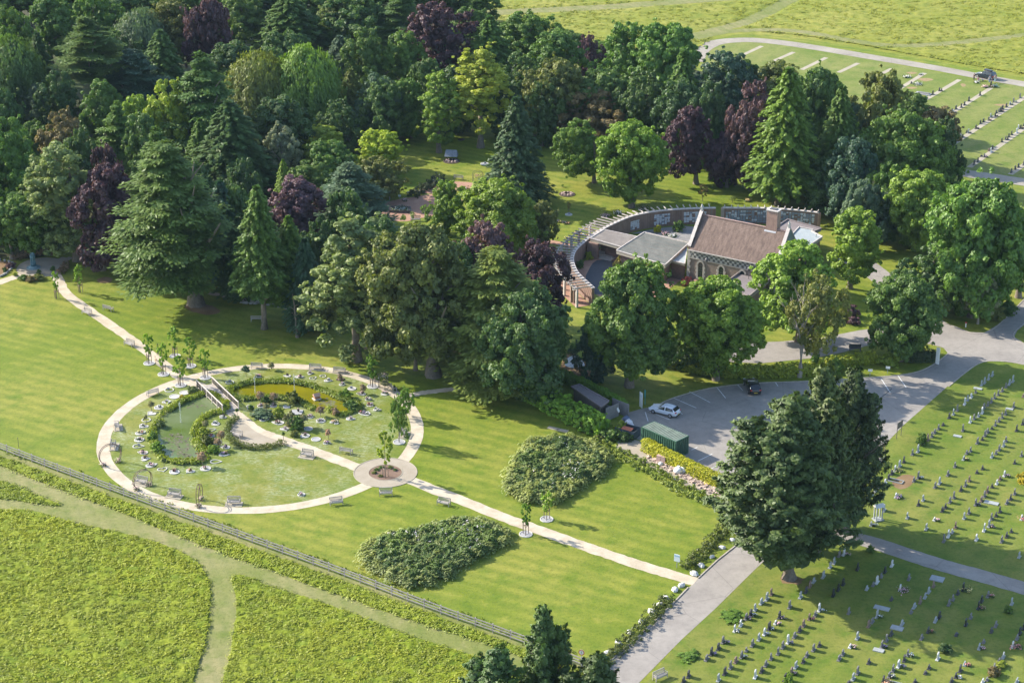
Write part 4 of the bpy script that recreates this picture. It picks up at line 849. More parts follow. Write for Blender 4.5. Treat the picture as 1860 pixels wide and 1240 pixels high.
# ------------------------------------------------------------------ buildings
def brickmat(name, a, b, mort):
    m, n, l = newmat(name); g = n.new('ShaderNodeTexCoord').outputs['Object']; br = n.new('ShaderNodeTexBrick'); br.inputs['Scale'].default_value = 3.2
    l.new(g, br.inputs[0]); br.inputs['Color1'].default_value = (*a, 1); br.inputs['Color2'].default_value = (*b, 1); br.inputs['Mortar'].default_value = (*mort, 1); br.inputs['Mortar Size'].default_value = .02
    f = noise(n, l, 1.3, 5, .7, g); c = mixc(n, l, 1.0, br.outputs[0], ramp(n, l, f, [(.3, (.72, .72, .72)), (.6, (1, 1, 1))]), 'MULTIPLY'); bsdf(n, l, c, .9, f, .3, .02); return m
def striated(name, a, b, sx, sy, rough=.85):
    m, n, l = newmat(name); g = n.new('ShaderNodeTexCoord').outputs['Object']; f = noise(n, l, 1.0, 5, .65, g, ((sx, sy, 1), 0)); q = noise(n, l, 7, 4, .8, g)
    c = ramp(n, l, f, [(.3, a), (.7, b)]); c = mixc(n, l, 1.0, c, ramp(n, l, q, [(.35, (.72, .70, .70)), (.6, (1, 1, 1)), (.8, (1.0, .98, .95))]), 'MULTIPLY'); bsdf(n, l, c, rough, q, .4, .03); return m
BRICK = brickmat('red_brown_brick', (.20, .120, .090), (.27, .170, .130), (.21, .165, .135)); BRICKP = brickmat('pink_brick', (.33, .20, .155), (.40, .255, .20), (.34, .28, .24))
TILE = striated('clay_roof_tiles', (.105, .070, .056), (.235, .165, .132), 2.2, .35)
FELT = striated('grey_roof_felt', (.085, .095, .085), (.165, .165, .145), .9, .5); FELTP = striated('mossy_roof_felt', (.15, .13, .115), (.24, .215, .19), .6, .6)
PLUM = striated('purple_grey_roof', (.17, .145, .145), (.22, .19, .19), .4, .4); BLUER = striated('pale_blue_roof', (.27, .32, .34), (.36, .40, .41), .5, .5)
STONE = simple('pale_limestone', (.36, .33, .29), .9, .25, 2.5); COPE = simple('coping_concrete', (.44, .40, .37), .9, .22, 2); FASC = simple('beige_fascia', (.34, .31, .25), .85, .15, 1.5)
FLINT = simple('dark_flint', (.085, .085, .088), .6, .4, 9); CHALK = simple('chequer_stone', (.40, .39, .36), .9, .2, 5); GLASS = simple('dark_leaded_glass', (.022, .032, .034), .15, .4, 5, spec=.6)
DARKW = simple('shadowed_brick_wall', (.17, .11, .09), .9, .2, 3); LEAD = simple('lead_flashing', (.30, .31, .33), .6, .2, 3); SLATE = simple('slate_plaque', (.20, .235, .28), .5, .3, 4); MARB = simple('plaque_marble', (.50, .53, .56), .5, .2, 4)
# chapel frame: origin at the near left corner of the wall; x along the nave, y to the back
A0 = G(1250, 451, 5.8); B0 = G(1413, 485, 5.8); cang = math.atan2(B0.y - A0.y, B0.x - A0.x); CL, CWd, EV, RG = 15.7, 8.0, 5.8, 10.2
chap = empty('chapel', (A0.x, A0.y, 0), cang); tag(chap, 'old flint and brick chapel with steep clay roof and tall square chimney', 'chapel')
m = MB(); t = .45
m.box((CL / 2, t / 2, EV / 2), (CL - .02, t, EV)); m.box((CL / 2, CWd - t / 2, EV / 2), (CL - .02, t, EV)); m.build('wall', BRICK, chap)
for gx, nm in ((t / 2, 0), (CL - t / 2, 1)):
    g_ = MB(); x0, x1 = gx - t / 2, gx + t / 2; pr = [(-.05, 0), (CWd + .05, 0), (CWd + .05, EV + .35), (CWd / 2, RG + .75), (-.05, EV + .35)]
    g_.add([(x0, y, z) for y, z in pr] + [(x1, y, z) for y, z in pr], [(0, 4, 3, 2, 1), (5, 6, 7, 8, 9)] + [(i, (i + 1) % 5, 5 + (i + 1) % 5, 5 + i) for i in range(5)])
    gb = g_.build('gable', BRICK if nm == 0 else simple('gable_flint', (.15, .17, .16), .8, .3, 6), chap)
    c_ = MB()
    for sgn in (0, 1):
        ya, yb = (-.15, CWd / 2) if sgn == 0 else (CWd + .15, CWd / 2); za, zb = EV + .42, RG + .84
        c_.add([(x0 - .06, ya, za), (x1 + .06, ya, za), (x1 + .06, yb, zb), (x0 - .06, yb, zb), (x0 - .06, ya, za + .14), (x1 + .06, ya, za + .14), (x1 + .06, yb, zb + .14), (x0 - .06, yb, zb + .14)], [(0, 3, 2, 1), (4, 5, 6, 7), (0, 1, 5, 4), (1, 2, 6, 5), (2, 3, 7, 6), (3, 0, 4, 7)])
    c_.build('coping', COPE, gb)
    f_ = MB(); f_.box((gx, CWd / 2, RG + 1.2), (.34, .34, .55)); f_.lathe([(.05, 0), (.20, .08), (.10, .22), (.16, .34), (.02, .5)], (gx, CWd / 2, RG + 1.45), 8); f_.build('finial', CHALK, gb)
    if nm: # flint and stone lozenges on the east gable
        lz_ = MB().box((0, 0, 0), (.03, .50, .44)).mesh('lozenge', simple('green_lozenge', (.16, .26, .23), .8, .3, 5))
        for i in range(9):
            for j in range(13):
                y = .45 + i * .88; z = .6 + j * .78
                if z < EV + .1 + (1 - abs(y - CWd / 2) / (CWd / 2)) * (RG - EV) - .3 and (i + j) % 2: link('lozenge', lz_, gb, (CL + .012, y, z))
m = MB()
for yA, yB in ((-.28, CWd / 2), (CWd + .28, CWd / 2)):
    zA = EV - .1; zB = RG; s = 1 if yA < 1 else -1
    q = [(t + .01, yA, zA), (CL - t - .01, yA, zA), (CL - t - .01, yB, zB), (t + .01, yB, zB)]
    m.add(q + [(x, y, z + .16) for x, y, z in q], [(0, 3, 2, 1), (4, 5, 6, 7), (0, 1, 5, 4), (1, 2, 6, 5), (2, 3, 7, 6), (3, 0, 4, 7)])
roof = m.build('roof', TILE, chap); MB().box((CL / 2, CWd / 2, RG + .20), (CL - 2 * t - .02, .30, .14)).build('ridge_tiles', simple('ridge_clay', (.30, .20, .17), .9, .2, 4), roof)
m = MB(); nr_ = 22                                                   # courses standing proud of one another
for i in range(1, nr_):
    f = i / nr_; y = -.28 + (CWd / 2 + .28) * f; z = EV - .1 + (RG - EV + .1) * f + .165
    m.box((CL / 2, y, z), (CL - 2 * t - .04, .05, .035), 0, Matrix.Rotation(math.atan2(RG - EV, CWd / 2 + .28), 3, 'X'))
m.build('tile_courses', TILE, roof)['kind'] = 'stuff'
m = MB(); m.box((CL / 2, -.34, EV - .10), (CL - .1, .14, .16)); m.build('gutter', COPE, roof)
ch = MB(); cx_, cy_ = CL * .80, CWd * .56; ch.box((cx_, cy_, 8.2 + 2.3), (1.85, 1.4, 5.6)); chim = ch.build('chimney', BRICKP, roof)
MB().box((cx_, cy_, 13.36), (2.08, 1.62, .16)).build('chimney_cap', COPE, chim); MB().box((cx_, cy_, 13.5), (1.1, .8, .16)).build('flue', FLINT, chim)
MB().box((cx_ - .1, cy_ - .86, 9.95), (2.0, .30, .08), 0, Matrix.Rotation(rad(47), 3, 'X')).build('flashing', LEAD, chim)
# chequer band under the eaves: every block its own piece
sq = MB().box((0, 0, 0), (.40, .05, .36)).mesh('chequer_block', CHALK); sq2 = MB().box((0, 0, 0), (.40, .03, .36)).mesh('chequer_block', FLINT)
band = MB().box((CL / 2, -.012, EV - .78), (CL - .5, .03, 1.26)).build('chequer_band', simple('band_mortar', (.24, .22, .20), .9, .2, 4), chap)
for j in range(3):
    for i in range(36):
        o = link('chequer_block', sq if (i + j) % 2 else sq2, band, (.45 + i * .42, -.05, EV - .40 - j * .38))
MB().box((CL / 2, -.05, EV - 1.48), (CL - .3, .12, .16)).build('string_course', STONE, chap)
for ex in (.18, CL - .18):
    q = MB()
    for j in range(11): q.box((ex + (.06 if j % 2 else 0) * (1 if ex < 1 else -1), -.03, .25 + j * .5), (.62 if j % 2 else .44, .14, .46))
    q.build('quoins', STONE, chap)
for wx in (2.35, 6.0, 9.7):
    r_ = .42; z0, zs = 1.2, 3.35; w_ = MB(); arch = [(wx - r_, z0), (wx + r_, z0), (wx + r_, zs)] + [(wx + r_ * math.cos(a), zs + r_ * 1.25 * math.sin(a)) for a in [math.pi * i / 8 for i in range(1, 8)]] + [(wx - r_, zs)]
    n = len(arch); w_.add([(x, -.03, z) for x, z in arch], [tuple(range(n))]); win = w_.build('window', GLASS, chap)
    s_ = MB()
    for j in range(7):
        for sg in (-1, 1): s_.box((wx + sg * (r_ + (.20 if j % 2 else .14)), -.06, z0 + .15 + j * .34), (.42 if j % 2 else .28, .14, .32))
    for i in range(9):
        a = math.pi * i / 8; s_.box((wx + (r_ + .13) * math.cos(a), -.06, zs + (r_ * 1.25 + .13) * math.sin(a) + .05), (.24, .14, .26), 0, Matrix.Rotation(-(a - math.pi / 2), 3, 'Y'))
    s_.box((wx, -.10, z0 - .1), (1.3, .22, .18)); s_.build('frame', STONE, win)
    b_ = MB()
    for j in range(1, 6): b_.box((wx, -.045, z0 + j * .42), (r_ * 2, .02, .03))
    b_.box((wx, -.045, z0 + 1.2), (.03, .02, 2.4)); b_.build('glazing_bars', FLINT, win)
for i, (lx, z_) in enumerate(((3.95, 5.1), (11.4, 5.1))):
    lp = empty('lamp_post', chap.matrix_world @ Vector((lx, -1.1, 0)) if False else (A0.x + math.cos(cang) * lx + math.sin(cang) * 1.3, A0.y + math.sin(cang) * lx - math.cos(cang) * 1.3, 0)); tag(lp, ['black lamp post before the chapel wall, between the arched windows', 'black lamp post rising behind the low vestry roof'][i], 'lamp post', 'lamp posts by the chapel')
    MB().lathe([(.10, 0), (.10, .8), (.05, .9), (.04, z_ - .5), (.07, z_ - .45)], (0, 0, 0), 8).build('pole', FLINT, lp); MB().lathe([(.10, 0), (.24, .12), (.28, .5), (.10, .68), (.02, .8)], (0, 0, z_ - .45), 8).build('lamp_head', FLINT, lp)
# flat-roofed wings: corners surveyed at roof height
def flatroof(root_label, parts, name='flat_roofed_wing', cat='building'):
    r = empty(name, parts[0]['pts'][0]); r.location.z = 0; tag(r, root_label, cat); base = r.location.copy()
    for p in parts:
        w = [Vector((q.x - base.x, q.y - base.y, 0)) for q in p['pts']]; z = p['z']; th = p.get('th', .45); cen = sum(w, Vector()) / len(w); ins = lambda k: [cen + (q - cen) * k for q in w]
        MB().prism([(q.x, q.y) for q in w], z - th, z - .03).build('fascia', p.get('fm', FASC), r)
        rf = MB().prism([(q.x, q.y) for q in ins(.965)], z - .04, z).build('roof', p.get('m', FELT), r)
        e = MB(); n = len(w)
        for i in range(n):
            a, b = w[i], w[(i + 1) % n]; d = b - a; L = d.length; mid = (a + b) / 2; inn = (cen - mid).normalized() * .0; e.box((mid.x, mid.y, z + .04), (L - .02, .16, p.get('up', .14)), math.atan2(d.y, d.x))
        e.build('roof_edge', p.get('em', COPE), rf)
        if p.get('seams'):
            s_ = MB()
            for k in range(1, p['seams']):
                f = k / p['seams']; a = w[0].lerp(w[3], f); b = w[1].lerp(w[2], f); d = b - a; s_.box(((a.x + b.x) / 2, (a.y + b.y) / 2, z + .01), (d.length * .95, .06, .03), math.atan2(d.y, d.x))
            s_.build('roof_seams', FELTP, rf)
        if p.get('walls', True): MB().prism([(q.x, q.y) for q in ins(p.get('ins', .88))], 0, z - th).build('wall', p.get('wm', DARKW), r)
        else:
            for f, (a, b) in enumerate(p.get('piers', [])):
                q = w[a].lerp(w[b], .5); 
                MB().box((q.x * .96 + cen.x * .04, q.y * .96 + cen.y * .04, (z - th) / 2), (.6, .5, z - th), cang).build('pier', BRICK, r)
    return r
def c4(x, y): return (1000 + x / 6.2, 360 + y / 6.2)
def c5b(x, y): return (1230 + x / 6.643, 360 + y / 6.643)
def RP(pts, f, z): return [G(*f(*q), z) for q in pts]
flatroof('flat-roofed porch canopy joining the curved wall to the hall', [dict(pts=RP([(448, 452), (830, 560), (985, 438), (602, 356)], c4, 3.2), z=3.2, m=FELTP, walls=False, th=.5)], 'porch_canopy')
pc = [o for o in col.objects if o.name == 'porch_canopy'][0]; b_ = pc.location
for q in [(480, 470), (640, 400)]:
    w_ = G(*c4(*q), 3.2); MB().box((w_.x - b_.x, w_.y - b_.y, 1.35), (.5, 2.0, 2.7), cang + 1.57).build('pier', BRICK, pc)
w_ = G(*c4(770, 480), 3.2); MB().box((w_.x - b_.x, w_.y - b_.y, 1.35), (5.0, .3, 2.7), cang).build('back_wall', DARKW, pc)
flatroof('wide flat grey-roofed hall between porch and chapel', [dict(pts=RP([(742, 588), (1290, 752), (1560, 505), (1055, 385)], c4, 3.5), z=3.5, seams=7, th=.6, wm=BRICK, ins=.90)], 'flat_roofed_hall')
flatroof('small link roof of pale blue glass beside the chapel', [dict(pts=RP([(-130, 738), (92, 792), (118, 600), (60, 590)], c5b, 3.1), z=3.1, m=BLUER, th=.35)], 'link_building')
flatroof('low vestry with plum-coloured flat roof in front of the chapel', [dict(pts=RP([(540, 1060), (860, 1200), (1115, 985), (800, 868)], c5b, 3.3), z=3.3, m=PLUM, up=.5, em=simple('parapet_stone', (.24, .20, .18), .9, .2, 2), th=.4, wm=BRICK)], 'vestry')
flatroof('low plum-roofed annexe behind the chapel chimney', [dict(pts=RP([(1180, 365), (1480, 480), (1740, 372), (1335, 262)], c5b, 3.6), z=3.6, m=PLUM, up=.35, em=simple('parapet_plum', (.20, .17, .17), .9, .2, 2), th=.4, wm=BRICK)], 'annexe')
flatroof('pale blue flat-roofed annexe right of the chapel gable', [dict(pts=RP([(1380, 450), (1510, 632), (1750, 470), (1620, 400), (1640, 385), (1470, 352)], c5b, 4.1), z=4.1, m=BLUER, up=.28, th=.5, wm=BRICK)], 'annexe')
vb = empty('roof_vent', G(*c5b(985, 975), 3.3)); tag(vb, 'white boxy vent on the vestry roof', 'vent'); MB().box((0, 0, .35), (.55, .55, .7), cang).build('housing', WHITEP, vb); MB().box((0, 0, .76), (.75, .75, .10), cang).build('cap', WHITEP, vb)
for i, q in enumerate([(1590, 540), (1675, 468)]):
    v_ = empty('vent_pipe', G(*c5b(*q), 4.1)); tag(v_, ['small vent pipe on the pale blue roof, nearer the gable', 'small vent pipe on the pale blue roof, far corner'][i], 'pipe', 'vent pipes'); MB().tube((0, 0, 0), (0, 0, .4), .07).build('pipe', LEAD, v_); MB().tube((0, 0, .4), (.12, 0, .5), .09).build('cowl', LEAD, v_)
# courtyard
psheet('courtyard_asphalt', [c4(*q) for q in [(420, 830), (520, 700), (760, 720), (900, 800), (800, 1050), (500, 1080), (400, 920)]], .034, ASPH_D, 3)
psheet('courtyard_paving', [c4(*q) for q in [(300, 760), (420, 690), (520, 580), (800, 560), (1300, 760), (1500, 900), (900, 1240), (480, 1060), (330, 900)]], .030, REDP, 2)
psheet('courtyard_paving', [c4(*q) for q in [(900, 400), (1300, 330), (1700, 330), (1760, 520), (1500, 480), (1050, 400)]], .030, simple('grey_paving', (.20, .19, .18), .9, .2, 1), 2)
sp_ = empty('stone_steps', G(*c4(560, 660))); tag(sp_, 'pale stone step platform under the porch canopy', 'steps')
MB().box((.6, 0, .10), (4.2, 2.6, .20), cang).build('step', STONE, sp_); MB().box((.9, .5, .30), (3.4, 1.6, .20), cang).build('step', STONE, sp_)
# curved memorial wall with the pergola round its outside
WALLH = 2.8
wpts = [G(*c4(*q), WALLH) for q in [(480, 1015), (390, 935), (300, 845), (258, 765), (243, 690), (258, 620), (300, 560), (375, 492), (450, 432), (600, 342), (750, 268), (900, 208), (1080, 166), (1300, 138), (1500, 123), (1700, 116), (1860, 113)]]
W1 = catmull(wpts, 4); W1 = [Vector((p.x, p.y, 0)) for p in W1]
W2 = [Vector((p.x, p.y, 0)) for p in catmull([G(*c5b(*q), WALLH) for q in [(550, 118), (760, 122), (1000, 122), (1250, 132), (1480, 152), (1715, 178)]], 4)]
def curved(name, w, th, h, label, m):
    r = empty(name, w[0]); tag(r, label, 'wall'); A = offset_line(w, th / 2); B = offset_line(w, -th / 2); o0 = w[0]
    def strip(A, B, z0, z1, nm, mt, par):
        b = MB()
        for i in range(len(A) - 1):
            q = [A[i] - o0, A[i + 1] - o0, B[i + 1] - o0, B[i] - o0]; b.add([(p.x, p.y, z0) for p in q] + [(p.x, p.y, z1) for p in q], [(4, 5, 6, 7)] + [(0, 1, 5, 4), (2, 3, 7, 6)] + ([(3, 0, 4, 7)] if i == 0 else []) + ([(1, 2, 6, 5)] if i == len(A) - 2 else []))
        return b.build(nm, mt, par)
    wl_ = strip(A, B, 0, h, 'brickwork', m, r); strip(offset_line(w, th / 2 + .08), offset_line(w, -th / 2 - .08), h + .001, h + .13, 'coping', COPE, r); return r
cw1 = curved('curved_wall', W1, .45, WALLH, 'long curved brick memorial wall under the white pergola rafters', BRICK)
cw2 = curved('curved_wall', W2, .45, WALLH, 'right-hand curved wall covered in slate memorial plaques', BRICK)
for k_, e_ in ((cw2, W2[-1]), (cw2, W2[0])): MB().box((e_.x - W2[0].x, e_.y - W2[0].y, WALLH / 2), (.5, .62, WALLH + .02), 0).build('end_pier', BRICKP, k_)
def along(w):
    s = [0]
    for a, b in zip(w[:-1], w[1:]): s.append(s[-1] + (b - a).length)
    return s
def at_s(w, S, s):
    s = max(0, min(S[-1] - 1e-4, s)); i = next(k for k in range(len(S) - 1) if S[k + 1] > s); f = (s - S[i]) / (S[i + 1] - S[i]); t_ = (w[i + 1] - w[i]).normalized(); return w[i].lerp(w[i + 1], f), t_
def near_s(w, S, p): return min(np.linspace(0, S[-1], 400), key=lambda s: (at_s(w, S, s)[0] - p).length)
S1 = along(W1); S2 = along(W2); rp_ = random.Random(4)
pm1 = MB().box((0, 0, 0), (.46, .06, .28)).mesh('plaque', MARB); pm2 = MB().box((0, 0, 0), (.46, .06, .28)).mesh('plaque', SLATE)
def plaques(root, w, S, s0, s1, rows, z0, pdark, side=-1, cap=300, drop=.18):
    rest = MB(); cnt = 0; n = int((s1 - s0) / .50)
    for i in range(n):
        for j in range(rows):
            if rp_.random() < drop: continue
            p, t_ = at_s(w, S, s0 + (i + .5) * .50); q = p + Vector((-t_.y, t_.x, 0)) * side * .245 - w[0]; q.z = z0 + j * .32
            dark = rp_.random() < pdark; o = link('plaque', pm2 if dark else pm1, root, q, math.atan2(t_.y, t_.x), (rp_.choice((1, 1, .72)), 1, rp_.choice((1, 1, .8)))); cnt += 1
    return cnt
for (xa, xb, rows) in ((905, 1045, 5), (1195, 1335, 6), (1500, 1790, 6)):
    sa = near_s(W1, S1, Vector((*G(*c4(xa, 0 + 166 + (1300 - xa) * .12 if xa < 1300 else 125), WALLH).xy, 0))); sb = near_s(W1, S1, Vector((*G(*c4(xb, 0 + 166 + (1300 - xb) * .12 if xb < 1300 else 122), WALLH).xy, 0)))
    plaques(cw1, W1, S1, min(sa, sb), max(sa, sb), rows, .55, .12, drop=.08)
plaques(cw2, W2, S2, .5, S2[-1] - .5, 7, .42, .62, drop=.12)
# pergola: pillars, outer beam and white rafters
pg = empty('pergola', W1[0]); tag(pg, 'pergola of pale rafters and brick pillars round the curved wall', 'pergola')
side_out = 1
RAF = MB().box((0, 0, 0), (3.4, .10, .18)).mesh('rafter', simple('pale_rafter', (.40, .36, .33), .85, .12, 4)); n_r = int(S1[-1] / 1.1)
OUT = offset_line(W1, 2.75)
for i in range(n_r):
    s = .5 + i * 1.1; p, t_ = at_s(W1, S1, s)
    if s > S1[-1] - .5: break
    nrm = Vector((-t_.y, t_.x, 0)); short = s > S1[-1] * .64
    q = p + nrm * (1.55 if not short else .75) - W1[0]; q.z = WALLH + .24; link('rafter', RAF, pg, q, math.atan2(nrm.y, nrm.x), (1 if not short else .45, 1, 1))
k_end = int(len(W1) * .60); beam = OUT[:k_end]; b = MB()
for a, c in zip(beam[:-1], beam[1:]):
    mid = (a + c) / 2 - W1[0]; d = c - a; b.box((mid.x, mid.y, WALLH + .05), (d.length + .06, .14, .18), math.atan2(d.y, d.x))
b.build('outer_beam', simple('pale_rafter', (.52, .47, .43)), pg)
for k in range(0, k_end, 3):
    q = OUT[k] - W1[0]; MB().box((q.x, q.y, (WALLH - .04) / 2), (.34, .34, WALLH - .08), .5).build('pillar', BRICKP if k % 2 else COPE, pg)
gm = W1[:k_end]; A_, B_ = offset_line(gm, .35), offset_line(gm, 2.9); mbp = MB(); mbp.v = [(p.x, p.y, .03) for p in A_] + [(p.x, p.y, .03) for p in B_]; kk = len(gm); mbp.f = [(i, kk + i, kk + i + 1, i + 1)[::-1] for i in range(kk - 1)]; tag(mbp.build('pergola_walk', REDP), kind='structure')
R2 = MB().box((0, 0, 0), (1.1, .12, .18)).mesh('rafter', simple('pale_rafter', (.52, .47, .43)))
i = .35
while i < S2[-1]:
    p, t_ = at_s(W2, S2, i); nrm = Vector((-t_.y, t_.x, 0)); q = p + nrm * .30 - W2[0]; q.z = WALLH + .24; link('rafter', R2, cw2, q, math.atan2(nrm.y, nrm.x)); i += 1.15
st_ = empty('brick_pier', G(1043, 548)); tag(st_, 'brick gate pier with white plaques at the pergola foot', 'pier'); MB().box((0, 0, 1.1), (.9, .9, 2.2), .6).build('brickwork', BRICKP, st_); MB().box((0, 0, 2.26), (1.1, 1.1, .12), .6).build('cap', COPE, st_)
for j in range(5):
    link('plaque', pm1, st_, (.30, -.38, .45 + j * .34), .6 - .02); 
# flat-roofed service shed behind the hedge
flatroof('dark flat-roofed service shed behind the laurel hedge', [dict(pts=RP([(1038, 702), (1092, 739), (1106, 728), (1052, 698)], lambda x, y: (x, y), 2.4), z=2.4, m=PLUM, th=.25, wm=WOODD, em=simple('parapet_plum', (.2, .17, .17)), fm=WOODD)], 'service_shed', 'shed')
bc = empty('bin_enclosure', G(1112, 760)); tag(bc, 'grey timber bin enclosure at the end of the hedge', 'enclosure')
for (cx2, cy2, L, rz) in ((0, 0, 2.6, .75), (-1.6, .9, 3.4, -.75), (1.2, 1.4, 3.0, -.75)): MB().box((cx2, cy2, 1.0), (L, .10, 2.0), rz).build('panel', simple('grey_boards', (.20, .19, .18), .9, .2, 3), bc)
no_ = empty('notice', G(1123, 744, 1.5)); tag(no_, 'small white notices pinned to the bin enclosure', 'notice')
for j in range(3): MB().box((.1 * j - .1, -.22 + .1 * j, .25 - .22 * j), (.26, .03, .34), .75).build('sheet', WHITEP, no_)
# corrugated green container
cc = [G(1166, 775, 2.6), G(1234, 804, 2.6), G(1258, 792, 2.6), G(1191, 761, 2.6)]; ct = empty('shipping_container', (cc[0].x, cc[0].y, 0)); tag(ct, 'dark green corrugated shipping container at the car park edge', 'container')
d1 = cc[1] - cc[0]; L1 = 6.1; a1 = math.atan2(d1.y, d1.x); ct.rotation_euler = (0, 0, a1); GRN = simple('green_steel', (.035, .095, .065), .5, .2, 2); GRT = simple('faded_green_steel', (.20, .24, .195), .6, .25, 1.2)
def corr(name, L, along_x, off, m, n, z0=.14, z1=2.5):
    b = MB(); st = L / n; k = 0
    for i in range(n):
        for u0, u1, d0, d1_ in ((0, .36, 0, 0), (.36, .5, 0, .12), (.5, .86, .12, .12), (.86, 1, .12, 0)):
            x0, x1 = (i + u0) * st, (i + u1) * st; P = ((x0, d0), (x1, d1_)); vs = []
            for x, d in P:
                q = (x, off[1] + d * off[2], 0) if along_x else (off[0] + d * off[2], x, 0); vs.append(q)
            b.add([(vs[0][0], vs[0][1], z0), (vs[1][0], vs[1][1], z0), (vs[1][0], vs[1][1], z1), (vs[0][0], vs[0][1], z1)], [(0, 1, 2, 3)])
    return b.build(name, m, ct)
corr('side_panel', L1, True, (0, 0, -1), GRN, 16); corr('side_panel', L1, True, (0, 2.44, 1), GRN, 16); corr('end_panel', 2.44, False, (L1, 0, 1), GRN, 6); corr('door_panel', 2.44, False, (0, 0, -1), GRN, 6)
b = MB(); nn = 18
for i in range(nn):
    x0 = L1 * i / nn; w_ = L1 / nn; b.box((x0 + w_ / 2, 1.22, 2.56), (w_ * .55, 2.44, .12))
b.box((L1 / 2, 1.22, 2.50), (L1, 2.44, .05)); b.build('roof', GRT, ct)
f_ = MB()
for x in (0, L1):
    for y in (0, 2.44): f_.box((x, y, 1.3), (.16, .16, 2.6))
for y in (0, 2.44): f_.box((L1 / 2, y, .08), (L1, .16, .16)); f_.box((L1 / 2, y, 2.55), (L1, .14, .12))
for x in (0, L1): f_.box((x, 1.22, .08), (.16, 2.44, .16)); f_.box((x, 1.22, 2.55), (.14, 2.44, .12))
f_.build('frame', GRN, ct)
# ------------------------------------------------------------------ shrubs, hedges, planting
def ordn(i): return ['first', 'second', 'third', 'fourth', 'fifth', 'sixth', 'seventh', 'eighth', 'ninth', 'tenth', 'eleventh', 'twelfth', 'thirteenth', 'fourteenth', 'fifteenth', 'sixteenth', 'seventeenth', 'eighteenth', 'nineteenth', 'twentieth', 'twenty-first', 'twenty-second', 'twenty-third', 'twenty-fourth', 'twenty-fifth', 'twenty-sixth', 'twenty-seventh', 'twenty-eighth', 'twenty-ninth', 'thirtieth', 'thirty-first', 'thirty-second', 'thirty-third', 'thirty-fourth', 'thirty-fifth'][i]
HG = [(948, 716), (985, 734), (1015, 752), (1050, 768), (1085, 785)]
hedge('laurel_hedge', HG, 2.8, 3.1, (.17, .32, .026), 'tall bright laurel hedge below the service shed', per=60, size=.22, step=.5, rag=.14, nr=4)
shrub(1088, 787, 3.2, 3.0, (.17, .31, .026), 'round bright green bush at the end of the laurel hedge', 'round_bush')
hedge('clipped_hedge', [(1020, 693), (1055, 708), (1100, 730), (1133, 748)], .9, 2.0, (.13, .26, .026), 'thin clipped hedge round the back of the service shed', rag=.05, nr=3)
hedge('privet_hedge', [(1172, 817), (1200, 832), (1250, 857), (1308, 884)], 1.2, 1.5, (.37, .39, .014), 'yellow clipped privet hedge beside the green container', per=50, size=.12, rag=.02, nr=4, seed=3, step=.34)
hedge('scrub_hedge', [(1078, 803), (1110, 820), (1150, 839), (1190, 862), (1230, 883), (1275, 904), (1325, 930)], 1.5, .85, (.18, .24, .035), 'ragged scrub hedge between the lawn and the compound', per=34, size=.17, rag=.30, nr=4, seed=4)
hedge('boundary_hedge', [(1090, 1212), (1125, 1180), (1160, 1148), (1195, 1112), (1218, 1088)], 1.0, .95, (.095, .125, .030), 'low ragged hedge along the drive, below the path end', per=30, size=.16, rag=.28, nr=3, seed=5)
hedge('boundary_hedge', [(1245, 1035), (1275, 1004), (1310, 968), (1345, 930)], 1.0, .95, (.105, .140, .030), 'low ragged hedge along the drive, above the path end', per=30, size=.16, rag=.28, nr=3, seed=6)
hedge('mixed_hedge', [(1212, 662), (1250, 672), (1310, 682), (1370, 684), (1430, 682), (1482, 680)], 1.4, 1.7, (.24, .30, .022), 'golden and green mixed hedge above the car park', per=40, size=.18, rag=.12, nr=3, seed=7)
hedge('mixed_hedge', [(1505, 668), (1545, 662), (1590, 658)], 1.4, 1.7, (.24, .30, .022), 'short mixed hedge left of the bright round bush', per=40, size=.18, rag=.10, nr=3, seed=8)
hedge('dark_hedge', [(1645, 655), (1670, 656), (1700, 655)], 1.4, 1.6, (.045, .075, .030), 'dark clipped hedge right of the bright round bush', per=40, size=.16, rag=.06, nr=3, seed=9)
shrub(1616, 664, 3.6, 2.2, (.18, .26, .03), 'bright lime round bush beneath the hornbeam', 'round_bush')
shrub(1480, 672, 2.2, 2.6, 'green', 'clipped green bush left of the hedge gateway', 'round_bush'); shrub(1517, 676, 2.4, 2.4, 'green', 'clipped green bush right of the hedge gateway', 'round_bush')
hedge('fence_scrub', [(20, 822), (150, 865), (310, 921), (470, 980), (620, 1034), (780, 1096), (943, 1156), (1040, 1192)], .6, .45, (.16, .21, .025), 'ragged scrub growing along the rail fence', per=14, size=.17, rag=.32, nr=2, seed=10, step=.6)
hedge('bay_hedge', [(420, 800), (414, 790), (414, 778), (420, 768), (430, 761)], .55, .7, (.10, .14, .03), 'low hedge curving round the back of the gravel bay', per=26, size=.12, rag=.14, nr=2, seed=11, step=.3)
hedge('bay_hedge', [(424, 803), (440, 812), (470, 815), (495, 812), (514, 806)], .55, .7, (.12, .15, .03), 'low hedge along the front of the gravel bay', per=26, size=.12, rag=.16, nr=2, seed=12, step=.3)
RBW = (.20, .14, .10)
hedge('brown_hedge', [(28, 473), (45, 466), (65, 462), (100, 462)], 1.0, .9, RBW, 'brown clipped hedge behind the statue', per=30, size=.14, rag=.12, nr=3, seed=13)
hedge('brown_hedge', [(108, 498), (117, 490), (121, 480)], .9, .9, RBW, 'brown curved hedge right of the statue', per=30, size=.14, rag=.10, nr=3, seed=14)
